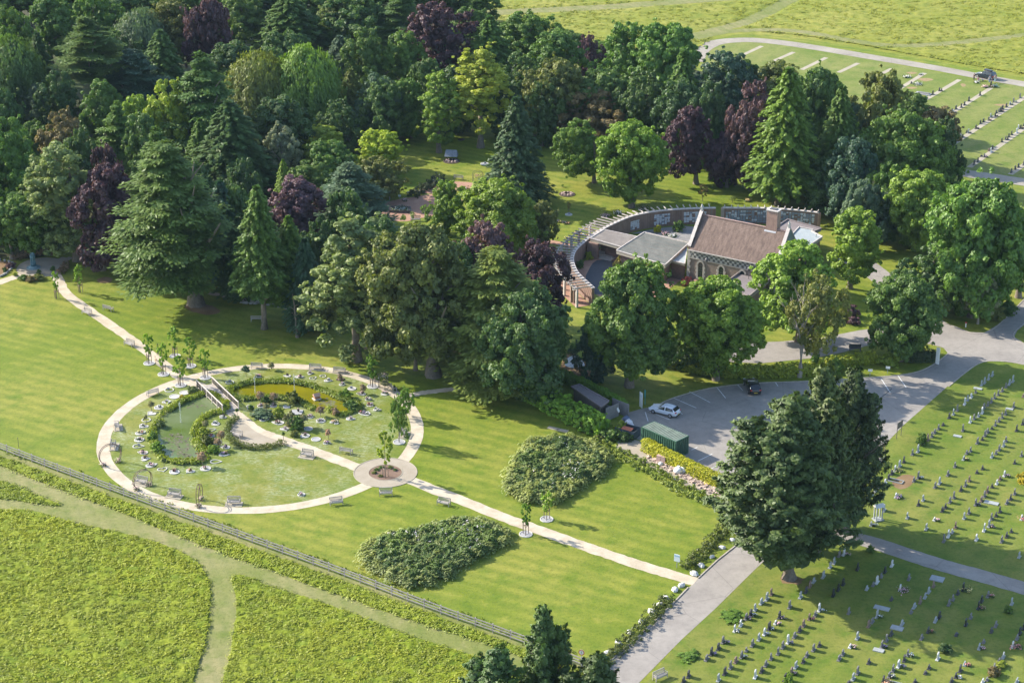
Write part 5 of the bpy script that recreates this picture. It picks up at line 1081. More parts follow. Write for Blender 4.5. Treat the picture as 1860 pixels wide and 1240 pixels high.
for i, (x, y, w_, h_, c_, lb) in enumerate([(70, 508, 2.0, .9, 'olive', 'low olive shrub at the plaza edge, nearest the lawn'), (45, 508, 2.2, .9, 'mid', 'low dark shrub at the plaza edge, left one'), (56, 510, 2.0, .8, 'rust', 'low brownish shrub at the plaza edge, middle'), (9, 494, .9, .9, 'dark', 'dark ball bush beside the left planting bed'), (28, 501, .8, .6, 'lime', 'small lime ball bush beside the left path'), (71, 499, .9, 1.0, 'dark', 'dark ball bush in front of the statue'), (97, 492, .9, .9, 'dark', 'dark ball bush right of the statue'), (20, 486, 2.0, .9, 'plum', 'reddish shrub left of the statue'),
     (1072, 775, 1.0, 1.0, 'dark', 'dark shrub at the foot of the laurel hedge'), (1128, 787, 2.2, 2.0, 'lime', 'yellow-flowering shrub between round bush and skip'), (1110, 797, 3.0, 1.4, 'mid', 'shaded shrub below the yellow-flowering one'), (1135, 800, 2.4, 1.3, 'dark', 'dark shrub beside the skip'),
     (1542, 575, 2.8, 2.0, 'plum', 'purple-leaved shrub on the lawn by the driveway'), (1530, 583, 2.2, 1.4, 'olive', 'olive shrub beside the purple-leaved one'), (1550, 588, 2.0, 1.2, 'plum', 'low purplish shrub nearest the drive'), (1690, 575, 2.6, 2.4, 'mid', 'shrub at the foot of the dark bank'), (1805, 580, 3.2, 2.6, 'olive', 'round olive bush behind the sparse pale tree'), (1830, 570, 3.0, 2.4, 'dark', 'dark bush on the bank edge, right'),
     (1313, 334, 2.8, 2.2, 'bright', 'round bright bush on the glade under the plum trees'), (1292, 328, 2.0, 1.6, 'dark', 'dark round bush beside the bright glade bush'), (1085, 800, 1.4, .8, 'olive', 'small rough shrub at the scrub hedge start'),
     (1195, 422, 1.6, 1.4, 'yellow', 'yellow bush inside the curved wall by the plaques'), (1233, 420, 2.0, 2.0, 'mid', 'round green bush inside the curved wall by the plaques'), (1070, 471, 1.6, 1.4, 'lime', 'lime ball bush in the courtyard corner'), (1054, 487, 1.3, 1.5, 'dark', 'dark conical bush in the courtyard'), (1213, 503, 2.4, 2.1, 'bright', 'round clipped bush beside the hall entrance'), (1195, 493, 3.0, 2.4, 'dark', 'dark shrub against the hall wall'), (1127, 490, 2.4, 2.6, (.34, .30, .08), 'pale golden bush at the porch corner'),
     (1232, 497, 1.6, 1.7, (.36, .06, .06), 'red-leaved shrub by the dark doorway'), (1248, 518, 2.0, 1.6, (.50, .13, .12), 'coral-pink rhododendron at the chapel corner'), (1262, 520, 1.6, 1.2, (.55, .35, .36), 'pale pink shrub at the chapel corner'), (1280, 512, 2.4, 1.6, 'lime', 'lime shrub under the first arched window'),
     (1600, 800, .1, .1, 'mid', 'tiny'), ]):
    if w_ > .5: shrub(x, y, w_, h_, c_, lb)
# shrubs in the cemetery and rough lawn patches
for (x, y, w_, h_, c_, lb) in [(1327, 1120, 3.0, .45, 'green', 'spreading bramble patch beside the drive verge'), (1254, 1192, 2.8, .45, 'green', 'weedy patch beside the drive, lower'), (1675, 807, 1.5, 1.7, 'mid', 'leafy bush growing over a grave near the sign'), (1830, 1112, 1.2, .9, 'mid', 'dark bush between shaded graves at the right'), (1715, 1182, 1.6, 1.0, 'deep', 'small bush among the shaded graves, lower right'), (1803, 1225, 1.8, 1.0, 'rust', 'brownish shrub at the sunlit bottom right graves'), (1818, 1209, 1.2, .6, 'lime', 'small lime plant beside a grave, lower right'), (1433, 1238, 1.3, 1.2, 'bright', 'bright green bush by the lower graves'),
                               (1581, 1003, 1.0, 1.0, 'mid', 'small shrub beside the lane under the cypresses'), (1856, 876, 1.6, 1.5, (.45, .38, .03), 'yellow flowering bush at the right edge'), (1758, 1, .01, .01, 'mid', '')]:
    if w_ > .5: shrub(x, y, w_, h_, c_, lb)
# glade shrubs
hedge('rose_border', [(748, 358), (765, 348), (785, 337), (800, 326)], 1.4, 1.3, (.045, .065, .032), 'dark rose border beside the red paving', per=34, size=.16, rag=.25, nr=3, seed=21)
# pond-side planting: reeds and rushes nobody could count
def around(name, px, colr, label, seed, width=.85, h=.52, dens=26):
    w = catmull(gp(px), 5, True); w.append(w[0]); o = offset_line(w, width * .9); i_ = offset_line(w, width * .10)
    cen = sum(w, Vector()) / len(w)
    if sum((a - cen).length for a in o) < sum((a - cen).length for a in w): o = offset_line(w, -width * .9); i_ = offset_line(w, -width * .10)
    r = np.random.default_rng(seed); P = []
    for a, b, c, d in zip(o[:-1], o[1:], i_[:-1], i_[1:]):
        n = max(1, int((b - a).length * width * dens)); u = r.uniform(size=(n, 1)); v = r.uniform(size=(n, 1)) ** .9
        A = np.array(a)[:2]; B = np.array(b)[:2]; C_ = np.array(c)[:2]; D = np.array(d)[:2]; P.append((A * (1 - u) + B * u) * (1 - v) + (C_ * (1 - u) + D * u) * v)
    P = np.concatenate(P); P = np.concatenate([P, np.zeros((len(P), 1))], 1); P = P[vnoise(P, 1.3, seed + 3) > .15]; big = vnoise(P, 1.7, seed); k = len(P); per = 12; sp = .20
    off = r.normal(size=(k, per, 3)) * np.array([sp, sp, 0]); q = P[:, None, :] + off; q[:, :, 2] = (h * (.45 + .8 * big))[:, None] * r.uniform(.3, 1.05, (k, per))
    me = leafmesh(name, [leaves(q.reshape(-1, 3), (off / sp * .6 + np.array([0, 0, .8])).reshape(-1, 3), .17, 2.4, (np.array([0, 0, 1.]) + r.normal(size=(k, per, 3)) * .5).reshape(-1, 3), (.3 + .5 * (vnoise(P, 1.2, seed + 5)))[:, None].repeat(per, 1).ravel(), r, .45)])
    ob = link(name, me); ob.color = (*colr, 1); tag(ob, label, 'reeds', kind='stuff')
around('pond_reeds', PL, (.20, .26, .03), 'reeds and rushes fringing the left pond', 31)
around('pond_reeds', PR, (.17, .23, .03), 'reeds and rushes fringing the right pond', 32)
HA = [(652, 1000), (688, 980), (735, 968), (800, 952), (852, 942), (905, 955), (930, 972), (925, 990), (880, 1012), (830, 1037), (815, 1053), (775, 1068), (730, 1070), (690, 1052), (655, 1028)]
HB = [(913, 893), (918, 862), (938, 828), (965, 800), (1000, 795), (1040, 795), (1085, 812), (1115, 840), (1100, 862), (1060, 888), (1015, 915), (985, 925), (950, 915)]
for hp, s_, nm_ in ((HA, 41, 'lower'), (HB, 42, 'upper')):
    lb = f'overgrown wildflower plot on the lawn, the {nm_} of the two'
    w = catmull(gp(hp), 4, True); cen = sum(w, Vector()) / len(w); inner = [cen + (q - cen) * .80 for q in w]
    o = tallgrass('wildflower_plot', None, 2.0, 190, 1.6, .17, (.095, .160, .034), lb + ', dark leafy plants', s_, spread=.50, jit=.45, elong=2.6, cat='wildflowers', world=inner, tvar=1.2, base_t=.32)
    o = tallgrass('wildflower_edge_grass', None, 3.2, 60, 1.40, .15, (.21, .26, .075), lb + ', pale grass round and among it', s_ + 3, spread=.42, jit=.4, elong=3.0, cat='wildflowers', world=[cen + (q - cen) * .94 for q in w], tvar=.6, base_t=.35)
    r = np.random.default_rng(s_); C_ = scatter_in(None, 1.6, r, inner); C_ = C_[vnoise(C_, 2.6, s_ + 7) > .72]; C_[:, 2] = r.uniform(1.0, 1.45, len(C_))
    me = leafmesh('wildflower_heads', [leaves(np.repeat(C_, 5, 0) + r.normal(size=(len(C_) * 5, 3)) * .10, np.tile([0, 0, 1.], (len(C_) * 5, 1)), .13, 1, None, None, r, .8)], PETAL); q = link('wildflower_heads', me); q.color = (.62, .55, .52, 1); tag(q, f'pale flower heads in the {nm_} wildflower plot', 'flowers', kind='stuff')
def flowers(name, loc, rr, n, cols, parent=None, h=.3, size=.11, label=None, cat=None, group=None, z0=0.05):
    """a bunch of blooms: green leaves with petals of one colour on top"""
    r = np.random.default_rng(int(abs(loc[0] * 977 + loc[1] * 131)) % 99991)
    P = r.normal(size=(n, 3)) * np.array([rr * .5, rr * .5, 0]); P[:, 2] = z0 + r.uniform(.35, 1, n) * h
    me = leafmesh(name, [leaves(P, P / rr + np.array([0, 0, .8]), size, 1.0, None, None, r, .5)], PETAL)
    if parent is not None: o = link(name, me, parent, None); o.location = Vector(loc) - parent.location
    else: o = link(name, me, None, loc)
    o.color = (*cols, 1)
    if label: tag(o, label, cat, group)
    P2 = r.normal(size=(n, 3)) * np.array([rr * .5, rr * .5, 0]); P2[:, 2] = z0 + r.uniform(.0, .7, n) * h
    lf = link('foliage', leafmesh('foliage', [leaves(P2, P2 / rr + np.array([0, 0, .6]), size * 1.2, 1.5, None, None, r, .5)]), o if parent is None else parent, None)
    if parent is not None: lf.location = Vector(loc) - parent.location
    lf.color = (.05, .09, .025, 1); return o
# ------------------------------------------------------------------ memorial beds
WG = simple('white_gravel', (.42, .41, .385), .9, .12, 9); GG = simple('grey_chippings', (.30, .30, .31), .9, .2, 9); PG = simple('pink_chippings', (.40, .30, .27), .9, .2, 9); SOIL = simple('dark_soil', (.07, .05, .035), .95, .3, 5); EDGE = simple('white_edging', (.46, .45, .42), .85, .12, 4)
def shape(kind, R, ang=0):
    out = []
    for i in range(28):
        t = 6.28318 * i / 28
        if kind == 'round': x, y = R * math.cos(t), R * math.sin(t)
        elif kind == 'heart': x, y = R * .062 * 16 * math.sin(t) ** 3, R * .062 * (13 * math.cos(t) - 5 * math.cos(2 * t) - 2 * math.cos(3 * t) - math.cos(4 * t))
        else: x, y = R * math.cos(t) * 1.1, R * .78 * math.sin(t) * math.sin(t / 2) * 1.25
        out.append((x * math.cos(ang) - y * math.sin(ang), x * math.sin(ang) + y * math.cos(ang)))
    return out
FC = {'r': (.50, .03, .03), 'p': (.55, .25, .30), 'w': (.70, .68, .64), 'y': (.65, .50, .04), 'o': (.62, .22, .02), 'v': (.22, .08, .30), 'm': (.45, .22, .25)}
FN = {'r': 'red flowers', 'p': 'pink flowers', 'w': 'white flowers', 'y': 'yellow flowers', 'o': 'orange flowers', 'v': 'purple flowers', 'm': 'mixed pink flowers'}
def bed(x, y, wpx, kind, fill, fl, label, group):
    c = G(x, y); R = wpx * mpp(c) / 2 * .9; r = random.Random(int(x * 31 + y)); ang = {'round': 0, 'heart': r.choice((-.6, .4, 1.8, 2.6)), 'drop': r.choice((0, .6, 2.9))}[kind]
    b = empty('memorial_bed', c, 0); tag(b, label, 'memorial bed', group); P = shape(kind, R, ang); I = shape(kind, R * .84, ang)
    e = MB(); n = len(P)
    for i in range(n):
        j = (i + 1) % n; e.add([(*P[i], .0), (*P[j], .0), (*I[j], .0), (*I[i], .0), (*P[i], .09), (*P[j], .09), (*I[j], .09), (*I[i], .09)], [(4, 5, 6, 7), (0, 1, 5, 4), (2, 3, 7, 6)])
    e.build('edging', EDGE if fill != 's' else SOIL, b)
    if fill != '-': MB().prism(I, .012, .05).build('filling', {'w': WG, 'g': GG, 'p': PG, 's': SOIL}[fill], b)
    if fl:
        for i, f in enumerate(fl): flowers('flowers', (c.x + (i - (len(fl) - 1) / 2) * .42, c.y + r.uniform(-.25, .25), 0), .28, 26, FC[f], b, h=.42)
    if fl or r.random() < .4: MB().box((r.uniform(-.2, .2), .1, .22), (.34, .10, .36), r.uniform(-.4, .4)).build('plaque', GG if r.random() < .5 else SOIL, b)
    return b
SH = {'r': 'round', 'h': 'heart', 'd': 'drop'}; SN = {'round': 'round', 'heart': 'heart-shaped', 'drop': 'teardrop'}; LNM = {'w': 'white gravel', 'g': 'grey chippings', 'p': 'pinkish chippings', 's': 'dark soil', '-': 'grass inside'}
def beds(lst, f, where, group):
    for i, (x, y, w_, k, fi, fl) in enumerate(lst):
        q = f(x, y); n_ = SN[SH[k]]; ft = (' and ' + FN[fl[0]]) if fl else ''
        bed(q[0], q[1], w_ * 2 / 4.13 / 2 * 2, SH[k], fi, fl, f'{n_} memorial bed, {LNM[fi]}{ft}, {ordn(i)} {where}', group)
LB = [(683, 303, 42, 'r', 'w', ''), (608, 333, 44, 'r', 'w', ''), (568, 283, 40, 'r', '-', ''), (548, 375, 38, 'h', 'w', 'w'), (490, 415, 40, 'r', 'g', 'w'), (432, 460, 42, 'h', 'w', ''), (395, 508, 38, 'r', '-', ''), (372, 555, 45, 'h', 'w', 'w'), (355, 605, 44, 'd', 'w', 'yo'), (343, 657, 42, 'r', 'w', 'wm'), (338, 705, 46, 'd', '-', ''), (367, 752, 42, 'd', 'p', 'p'), (388, 798, 44, 'h', 'w', 'o'), (437, 847, 48, 'd', 'g', 'vp'), (518, 880, 44, 'h', '-', ''), (607, 898, 43, 'r', 'w', 'r'), (722, 892, 42, 'h', 'w', 'o'), (840, 872, 46, 'r', 'w', 'm'), (920, 820, 46, 'd', '-', ''), (982, 768, 42, 'd', 'w', 'vr'), (985, 712, 40, 'd', 'g', 'v'), (920, 672, 44, 'r', 'w', 'm'), (885, 628, 28, 'r', 'w', 'r'), (890, 583, 32, 'd', '-', ''), (917, 537, 35, 'r', 'w', 'w'), (968, 487, 34, 'h', 'w', 'w')]
beds(LB, c5, 'counterclockwise from the bridge, left pond', 'memorial beds round the left pond')
RBD = [(-135, 225, 36, 'r', '-', ''), (78, 183, 27, 'r', 'w', 'pr'), (295, 178, 30, 'd', 'w', ''), (390, 185, 38, 'd', 'w', 'p'), (468, 158, 30, 'h', 'w', 'm'), (490, 195, 32, 'h', '-', ''), (567, 178, 30, 'h', '-', ''), (605, 213, 34, 'd', 'w', 'w'), (698, 205, 38, 'h', 's', 'm'), (708, 243, 26, 'r', 'w', 'm'), (782, 273, 36, 'r', 'w', ''), (850, 312, 38, 'd', 'w', 'pm'), (905, 352, 28, 'r', 'w', 'mw'), (918, 397, 30, 'r', 'p', 'rv'), (875, 460, 48, 'd', 'w', 'rvw'), (973, 432, 32, 'd', 'w', 'w'), (1028, 312, 32, 'r', 'w', 'pm'), (775, 500, 38, 'd', 'w', 'm'), (655, 525, 42, 'h', 'g', 'oy'), (548, 515, 40, 'r', 'w', 'vw'), (465, 483, 34, 'r', 'w', 'pm'), (455, 573, 38, 'r', 'g', ''), (430, 627, 40, 'r', 'w', 'm'), (512, 653, 40, 'r', 'g', ''), (597, 682, 32, 'd', 'w', 'pv'), (280, 576, 42, 'h', 'w', 'm'), (225, 528, 50, 'd', 'w', 'rm'), (287, 412, 34, 'h', 'g', ''), (193, 403, 30, 'r', 'p', 'p'), (102, 403, 34, 'r', 'w', 'pr'), (130, 502, 44, 'd', 'g', ''), (15, 412, 36, 'h', '-', '')]
beds(RBD, c6, 'clockwise from the bridge, right pond', 'memorial beds round the right pond')
bed(*c6(402, 1067), 16, 'round', 'w', 'm', 'lone round memorial bed with flowers on the daisy lawn', None)
sl_ = empty('stone_slab_bed', G(*c6(368, 452))); tag(sl_, 'square grey stone slab bed with potted plants by the right pond', 'slab'); MB().box((0, 0, .06), (1.6, 1.5, .12), -.05).build('slab', GG, sl_); MB().lathe([(.12, .12), (.18, .4), (.16, .42)], (.2, .2, 0), 10).build('pot', SOIL, sl_); flowers('flowers', tuple(sl_.location + Vector((.2, .2, .3))), .2, 24, FC['m'], sl_)
# glade beds
for (x, y, w_, fi, lb) in [(1030, 353, 33, 's', 'stone ring bed of pale rocks on the open glade'), (1033, 390, 15, 'w', 'small pale stone ring round a sapling near the pergola'), (838, 254, 14, 's', 'small stone ring in the shade below the golden poplar'), (852, 373, 15, 'w', 'small pale ring under the bare sapling near red paving'), (880, 298, 17, 'w', 'pale ring bed at the left foot of the dark spruce'), (820, 293, 34, 's', 'round stone bed round the little slate-roofed shelter')]:
    b = bed(x, y, w_, 'round', fi, '', lb, None)
    if w_ > 30:
        for i in range(9):
            a = i * .7; rk_ = MB().box((math.cos(a) * w_ * .028, math.sin(a) * w_ * .022, .16), (.42, .30, .26), a).build('rock', PG, b, bevel=.06)
# topiary and standard trees among the beds
def standard(x, y, w_, hgt_, cr, label, ball=False, group=None):
    b = G(x, y); o = empty('standard_shrub' if not ball else 'topiary_ball', b); tag(o, label, 'shrub', group); me, r0, h0 = CR['bush'][int(x) % 2]
    MB().tube((0, 0, 0), (0, 0, hgt_ - w_ * .5), .04, .03, 6).build('stem', BARKM, o); c = link('crown', me, o, (0, 0, hgt_ - w_ * .85), x % 6, (w_ / 2 / r0, w_ / 2 / r0, w_ * .85 / h0)); c.color = (*(PAL[cr] if isinstance(cr, str) else cr), 1); return o
PK = (.36, .27, .20); PG2 = (.27, .27, .15)
for i, (f, x, y, w_, h_, cr, ball, lb) in enumerate([
    (c6, 97, 385, 1.2, 1.9, PK, 0, 'pinkish standard willow behind the ring bed nearest the bridge'), (c6, 197, 385, 1.2, 1.7, PK, 0, 'second pinkish standard willow from the bridge, right pond'), (c6, 140, 470, 1.0, 1.8, PG2, 0, 'cream standard willow over a grey teardrop bed'),
    (c6, 548, 480, 1.3, 1.6, PK, 0, 'pinkish standard over the bed of purple and white flowers'), (c6, 657, 470, 1.2, 1.2, PK, 0, 'brownish standard beside the orange flowers'), (c6, 420, 560, 1.3, 1.9, PG2, 0, 'cream standard just right of the large shrub clump'), (c6, 605, 650, 1.0, 1.5, (.45, .30, .24), 0, 'pink standard by the central path'),
    (c6, 1030, 285, 1.2, 1.7, PG2, 0, 'cream standard beside the bench at the ring path top right'), (c6, 690, 215, .9, 1.2, PK, 0, 'pinkish standard over the dark heart bed'), (c6, 180, 130, 1.0, 1.2, PG2, 0, 'cream standard below the top middle bench'), (c6, 863, 310, 1.1, 1.5, PK, 0, 'pinkish standard over a pink bed at pond right end'),
    (c6, 268, 660, .55, 1.3, 'mid', 1, 'topiary ball on a stem beside the central path'), (c5, 1080, 490, .55, 1.4, 'mid', 1, 'topiary ball on a stem at the gravel bay corner'), (c5, 1145, 180, 1.2, 1.7, 'bluegrey', 0, 'grey-green standard left of the top bench'), (c5, 843, 590, .9, 1.6, PG2, 0, 'cream standard right of the left pond, upper'), (c5, 965, 690, 1.1, 2.0, PK, 0, 'pinkish standard right of the left pond, middle'), (c5, 940, 725, 1.0, 1.6, PK, 0, 'second pinkish standard right of the left pond'),
    (c5, 818, 850, 1.3, 2.0, PK, 0, 'large pinkish standard at the left pond foot'), (c5, 530, 860, .8, 1.4, 'grey', 0, 'white-flowering standard at the left pond foot'), (c5, 435, 440, 1.0, 1.5, PG2, 0, 'faint cream standard left of the left pond, upper'), (c5, 397, 545, .7, 1.6, PG2, 0, 'thin standard left of the left pond, middle')]):
    q = f(x, y); standard(q[0], q[1], w_, h_, cr, lb, bool(ball))
for (f, x, y, w_, h_, cr, lb) in [(c6, 237, 485, 1.6, 1.6, 'lime', 'feathery yellow-green bush right of the cream standard'), (c6, 325, 555, 2.1, 2.4, PG2, 'large cream variegated willow clump by the central path'), (c6, 372, 570, 1.9, 1.9, 'mid', 'dark green shrub clump merged with the variegated willow'), (c6, 338, 590, .8, .8, 'green', 'clipped ball bush before the willow clump'), (c6, 350, 630, 1.2, .8, 'olive', 'low mound shrub beside the central path'), (c6, 1100, 283, .8, .8, 'dark', 'clipped ball bush by the ring path, right'), (c6, 25, 430, .8, .8, 'mid', 'clipped ball bush by the bridge foot'), (c6, 345, 375, 2.4, 1.8, 'olive', 'feathery olive shrub at the pond edge, middle'), (c6, 100, 480, 3.2, .8, 'bluegrey', 'long lavender mound beside the central path'), (c6, 735, 340, 2.0, 1.4, 'bright', 'bright shrub at the right end of the pond'), (c6, 780, 420, 2.2, 1.2, 'mid', 'green shrub at the lower right of the pond'),
                              (c5, 985, 430, 1.2, .9, 'mid', 'green shrub at the near bridge end'), (c5, 820, 620, 1.8, 1.2, 'lime', 'yellow-green shrub on the inner bank of the left pond'), (c5, 850, 690, 2.0, 1.3, 'olive', 'olive shrub on the inner bank of the left pond'), (c5, 900, 750, 1.6, 1.1, 'bright', 'bright shrub at the lower inner bank of the left pond'), (c5, 450, 660, 1.8, 1.3, 'green', 'green shrub on the outer bank of the left pond'), (c5, 470, 740, 2.0, 1.3, 'bright', 'bright shrub on the lower outer bank of the left pond'), (c5, 500, 560, 1.5, 1.1, 'grey', 'white-flowering shrub on the outer bank, left pond'), (c5, 745, 300, 1.6, 1.0, 'grey', 'pale flowering shrub at the head of the left pond'), (c5, 665, 350, .8, .7, (.5, .38, .02), 'small orange-yellow flowering plant by the left pond'),
                              (c5, 1290, 370, 1.6, .9, 'mid', 'dark waterside shrub right of the bridge, lower bank'), (c6, 680, 870 + 0, 0.01, .1, 'mid', '')]:
    if w_ > .5: q = f(x, y); shrub(q[0], q[1], w_, h_, cr, lb)
for i, (dx, dy, w_) in enumerate([(-1.2, .7, 1.1), (-1.4, -.2, .9), (-.5, 1.3, 1.2), (.5, 1.3, 1.0), (1.2, .6, .9), (-.6, -1.1, .8)]): shrub(RB + Vector((dx, dy, 0)), 0, w_ * .8, .3, 'olive' if i % 2 else 'mid', f'low ground plant in the roundabout mulch bed, {ordn(i)} of six', 'ground_plant', 'plant', 'low plants in the roundabout bed')
# young trees with stakes and a pale ring
YM = CR['young']; STK = simple('tree_stake', (.20, .15, .11), .9, .2, 6)
def young(x, y, top, wpx, colr, label, ring=True, stakes=3, bushy=False):
    b = G(x, y); H = height_at(b, top); t = empty('young_tree', b); tag(t, label, 'tree', 'young staked trees'); R = wpx * mpp(b) / 2
    me, r0, h0 = (CR['airy'][0] if bushy else YM[int(x) % 2]); c = link('crown', me, t, (0, 0, H * .30), x % 6, (R / r0, R / r0, H * (.88 if bushy else .70) / h0)); c.location.z = H * (.10 if bushy else .30); cl_ = PAL[colr] if isinstance(colr, str) else colr; c.color = (cl_[0] * 1.25, cl_[1] * 1.25, cl_[2], 1)
    MB().tube((0, 0, 0), (0, 0, H * .8), .06, .02, 7).build('trunk', BARKM, t)
    for k in range(stakes):
        a = 2.1 * k + .5; MB().box((math.cos(a) * .38, math.sin(a) * .38, .75), (.08, .08, 1.5), a).build('stake', STK, t)
    if stakes:
        tb = MB()
        for k in range(3):
            a, c2 = 2.1 * k + .5, 2.1 * (k + 1) + .5; p, q = Vector((math.cos(a) * .38, math.sin(a) * .38, 1.2)), Vector((math.cos(c2) * .38, math.sin(c2) * .38, 1.2)); m_ = (p + q) / 2; tb.box(m_, ((q - p).length, .03, .09), math.atan2((q - p).y, (q - p).x))
        tb.build('tie_rail', STK, t)
    if ring:
        e = MB(); P = shape('round', .84); I = shape('round', .72); n = 28
        for i in range(n):
            j = (i + 1) % n; e.add([(*P[i], 0), (*P[j], 0), (*I[j], 0), (*I[i], 0), (*P[i], .1), (*P[j], .1), (*I[j], .1), (*I[i], .1)], [(4, 5, 6, 7), (0, 1, 5, 4), (2, 3, 7, 6)])
        e.build('edging_ring', EDGE, t); MB().prism(I, .01, .05).build('gravel', GG, t)
young(103, 542, 492, 15, 'bright', 'young staked tree left of the path, near the statue', ring=False); young(146, 531, 480, 18, 'bright', 'young staked tree right of the path, near the statue', ring=False)
for (x, y, top, lb) in [(271, 660, 605, 'left of the path, highest of the six'), (297, 680, 623, 'left of the path, second of the six'), (328, 700, 645, 'beside the crossing, lowest of the six'), (318, 647, 593, 'right of the path, tallest of the six'), (346, 665, 612, 'right of the path, middle of the six'), (373, 686, 632, 'right of the crossing on the ring lawn')]: young(x, y, top, 23, 'bright', 'young ringed tree ' + lb)
young(677, 702, 645, 28, 'green', 'young ringed tree at the top right of the ring path'); young(725, 803, 715, 36, 'mid', 'taller young ringed tree at the right end of the ring lawn', bushy=True, stakes=0); young(738, 760, 700, 32, 'green', 'leafy young tree right of the pond, above the bench', ring=False, bushy=True, stakes=0)
young(700, 866, 782, 26, 'lime', 'young staked tree in the middle of the roundabout', ring=False); young(955, 970, 913, 24, 'green', 'young ringed tree below the long path'); young(993, 943, 893, 26, 'bright', 'young ringed tree above the long path')
for (x, y, top, w_, c_, lb) in [(1033, 384, 368, 9, 'rust', 'tiny sapling in the stone ring near the pergola'), (851, 372, 342, 14, 'rust', 'thin bare sapling near the red paving'), (1276, 366, 335, 18, 'rust', 'thin brownish sapling behind the chapel wall'), (1022, 340, 335, 6, 'green', 'tiny sapling in the rock ring'), (1166, 352, 345, 5, 'rust', 'twig beside the glade maple'), (1330, 368, 357, 12, 'grey', 'pale blossoming sapling behind the right wall')]: young(x, y, top, w_, c_, lb, ring=False, stakes=0)
# lily pads
lp_ = np.random.default_rng(77); V_ = MB()
for (cx2, cy2, n2, sp2) in [(c5(625, 628), 0, 24, 1.0), (c5(650, 670), 0, 34, 1.1), (c5(660, 730), 0, 26, .8), (c5(700, 775), 0, 34, 1.1), (c5(800, 415), 0, 10, .7), (c6(570, 375), 0, 14, .9), (c6(640, 385), 0, 8, .7)]:
    g0 = G(*cx2)
    for i in range(n2):
        p = g0 + Vector((lp_.normal() * sp2 * .8, lp_.normal() * sp2 * .6, 0)); rr = lp_.uniform(.12, .24); b0 = len(V_.v); a0 = lp_.uniform(0, 6.28); V_.add([(p.x + rr * math.cos(a0 + k * .93), p.y + rr * math.sin(a0 + k * .93), .034 + .002 * (i % 3)) for k in range(6)], [(0, 1, 2, 3, 4, 5)])
tag(V_.build('lily_pads', simple('lily_pad', (.10, .09, .05), .6, .4, 1)), 'clusters of brownish lily pads floating on the ponds', 'lily pads', kind='stuff')
# ------------------------------------------------------------------ rail fence
fw = [G(*q) for q in [(-160, 757), (0, 817), (150, 873), (310, 932), (470, 990), (620, 1045), (780, 1107), (943, 1166), (1040, 1203), (1085, 1221)]]
fl = catmull(fw, 8); S_ = along(fl); fence = empty('rail_fence', fl[0]); tag(fence, 'long grey post and rail fence between the lawn and the meadow', 'fence')
FWD = simple('grey_fence_timber', (.26, .24, .225), .85, .22, 7); PO = MB().box((0, 0, .60), (.12, .12, 1.25)).mesh('post', FWD); n_p = int(S_[-1] / 2.4); fr = random.Random(8); prev = None
rails = {}
for i in range(n_p + 1):
    p, t_ = at_s(fl, S_, min(i * 2.4, S_[-1] - .01)); q = p - fl[0]; link('post', PO, fence, q, math.atan2(t_.y, t_.x) + fr.uniform(-.05, .05))
    if prev is not None:
        d = q - prev; L = d.length; a = math.atan2(d.y, d.x)
        for z in (.38, .74, 1.10):
            me = rails.setdefault(round(L, 1), MB().box((0, 0, 0), (round(L, 1) + .06, .05, .13)).mesh('rail', FWD)); nrm = Vector((-d.y, d.x, 0)).normalized() * -.08
            o = link('rail', me, fence, (q + prev) / 2 + nrm + Vector((0, 0, z + fr.uniform(-.02, .02))), a); o.rotation_euler[1] = fr.uniform(-.012, .012)
    prev = q
# ------------------------------------------------------------------ benches
def bench_parts():
    out = []
    b = MB()
    for i in range(4): b.box((0, -.18 + i * .13, .44), (1.6, .10, .035))
    out.append(('seat', b.mesh('seat', WOODG)))
    b = MB(); b.box((0, .30, .92), (1.6, .05, .09)); b.box((0, .27, .55), (1.6, .04, .07))
    for i in range(11): b.box((-.70 + i * .14, .285, .73), (.06, .03, .30))
    out.append(('backrest', b.mesh('backrest', WOODG)))
    for sx in (-1, 1): out.append(('armrest', MB().box((sx * .77, 0, .66), (.07, .58, .05)).box((sx * .77, -.25, .33), (.07, .07, .66)).mesh('armrest', WOODG)))
    for sx in (-1, 1): out.append(('leg', MB().box((sx * .77, .29, .46), (.07, .08, .92)).mesh('leg', WOODG)))
    out.append(('stretcher', MB().box((0, -.25, .36), (1.5, .04, .10)).mesh('stretcher', WOODG)))
    return out
BP = bench_parts()
def bench(x, y, deg, label, slab=False, dark=None):
    b = empty('park_bench', G(x, y), rad(deg)); tag(b, label, 'bench', 'park benches')
    b.scale = (1.04, 1.04, 1.04)
    for n_, me in BP: o = link(n_, me, b)
    if slab: MB().box((0, -.1, .03), (2.1, 1.2, .06)).build('base_slab', SLAB, b)
    return b
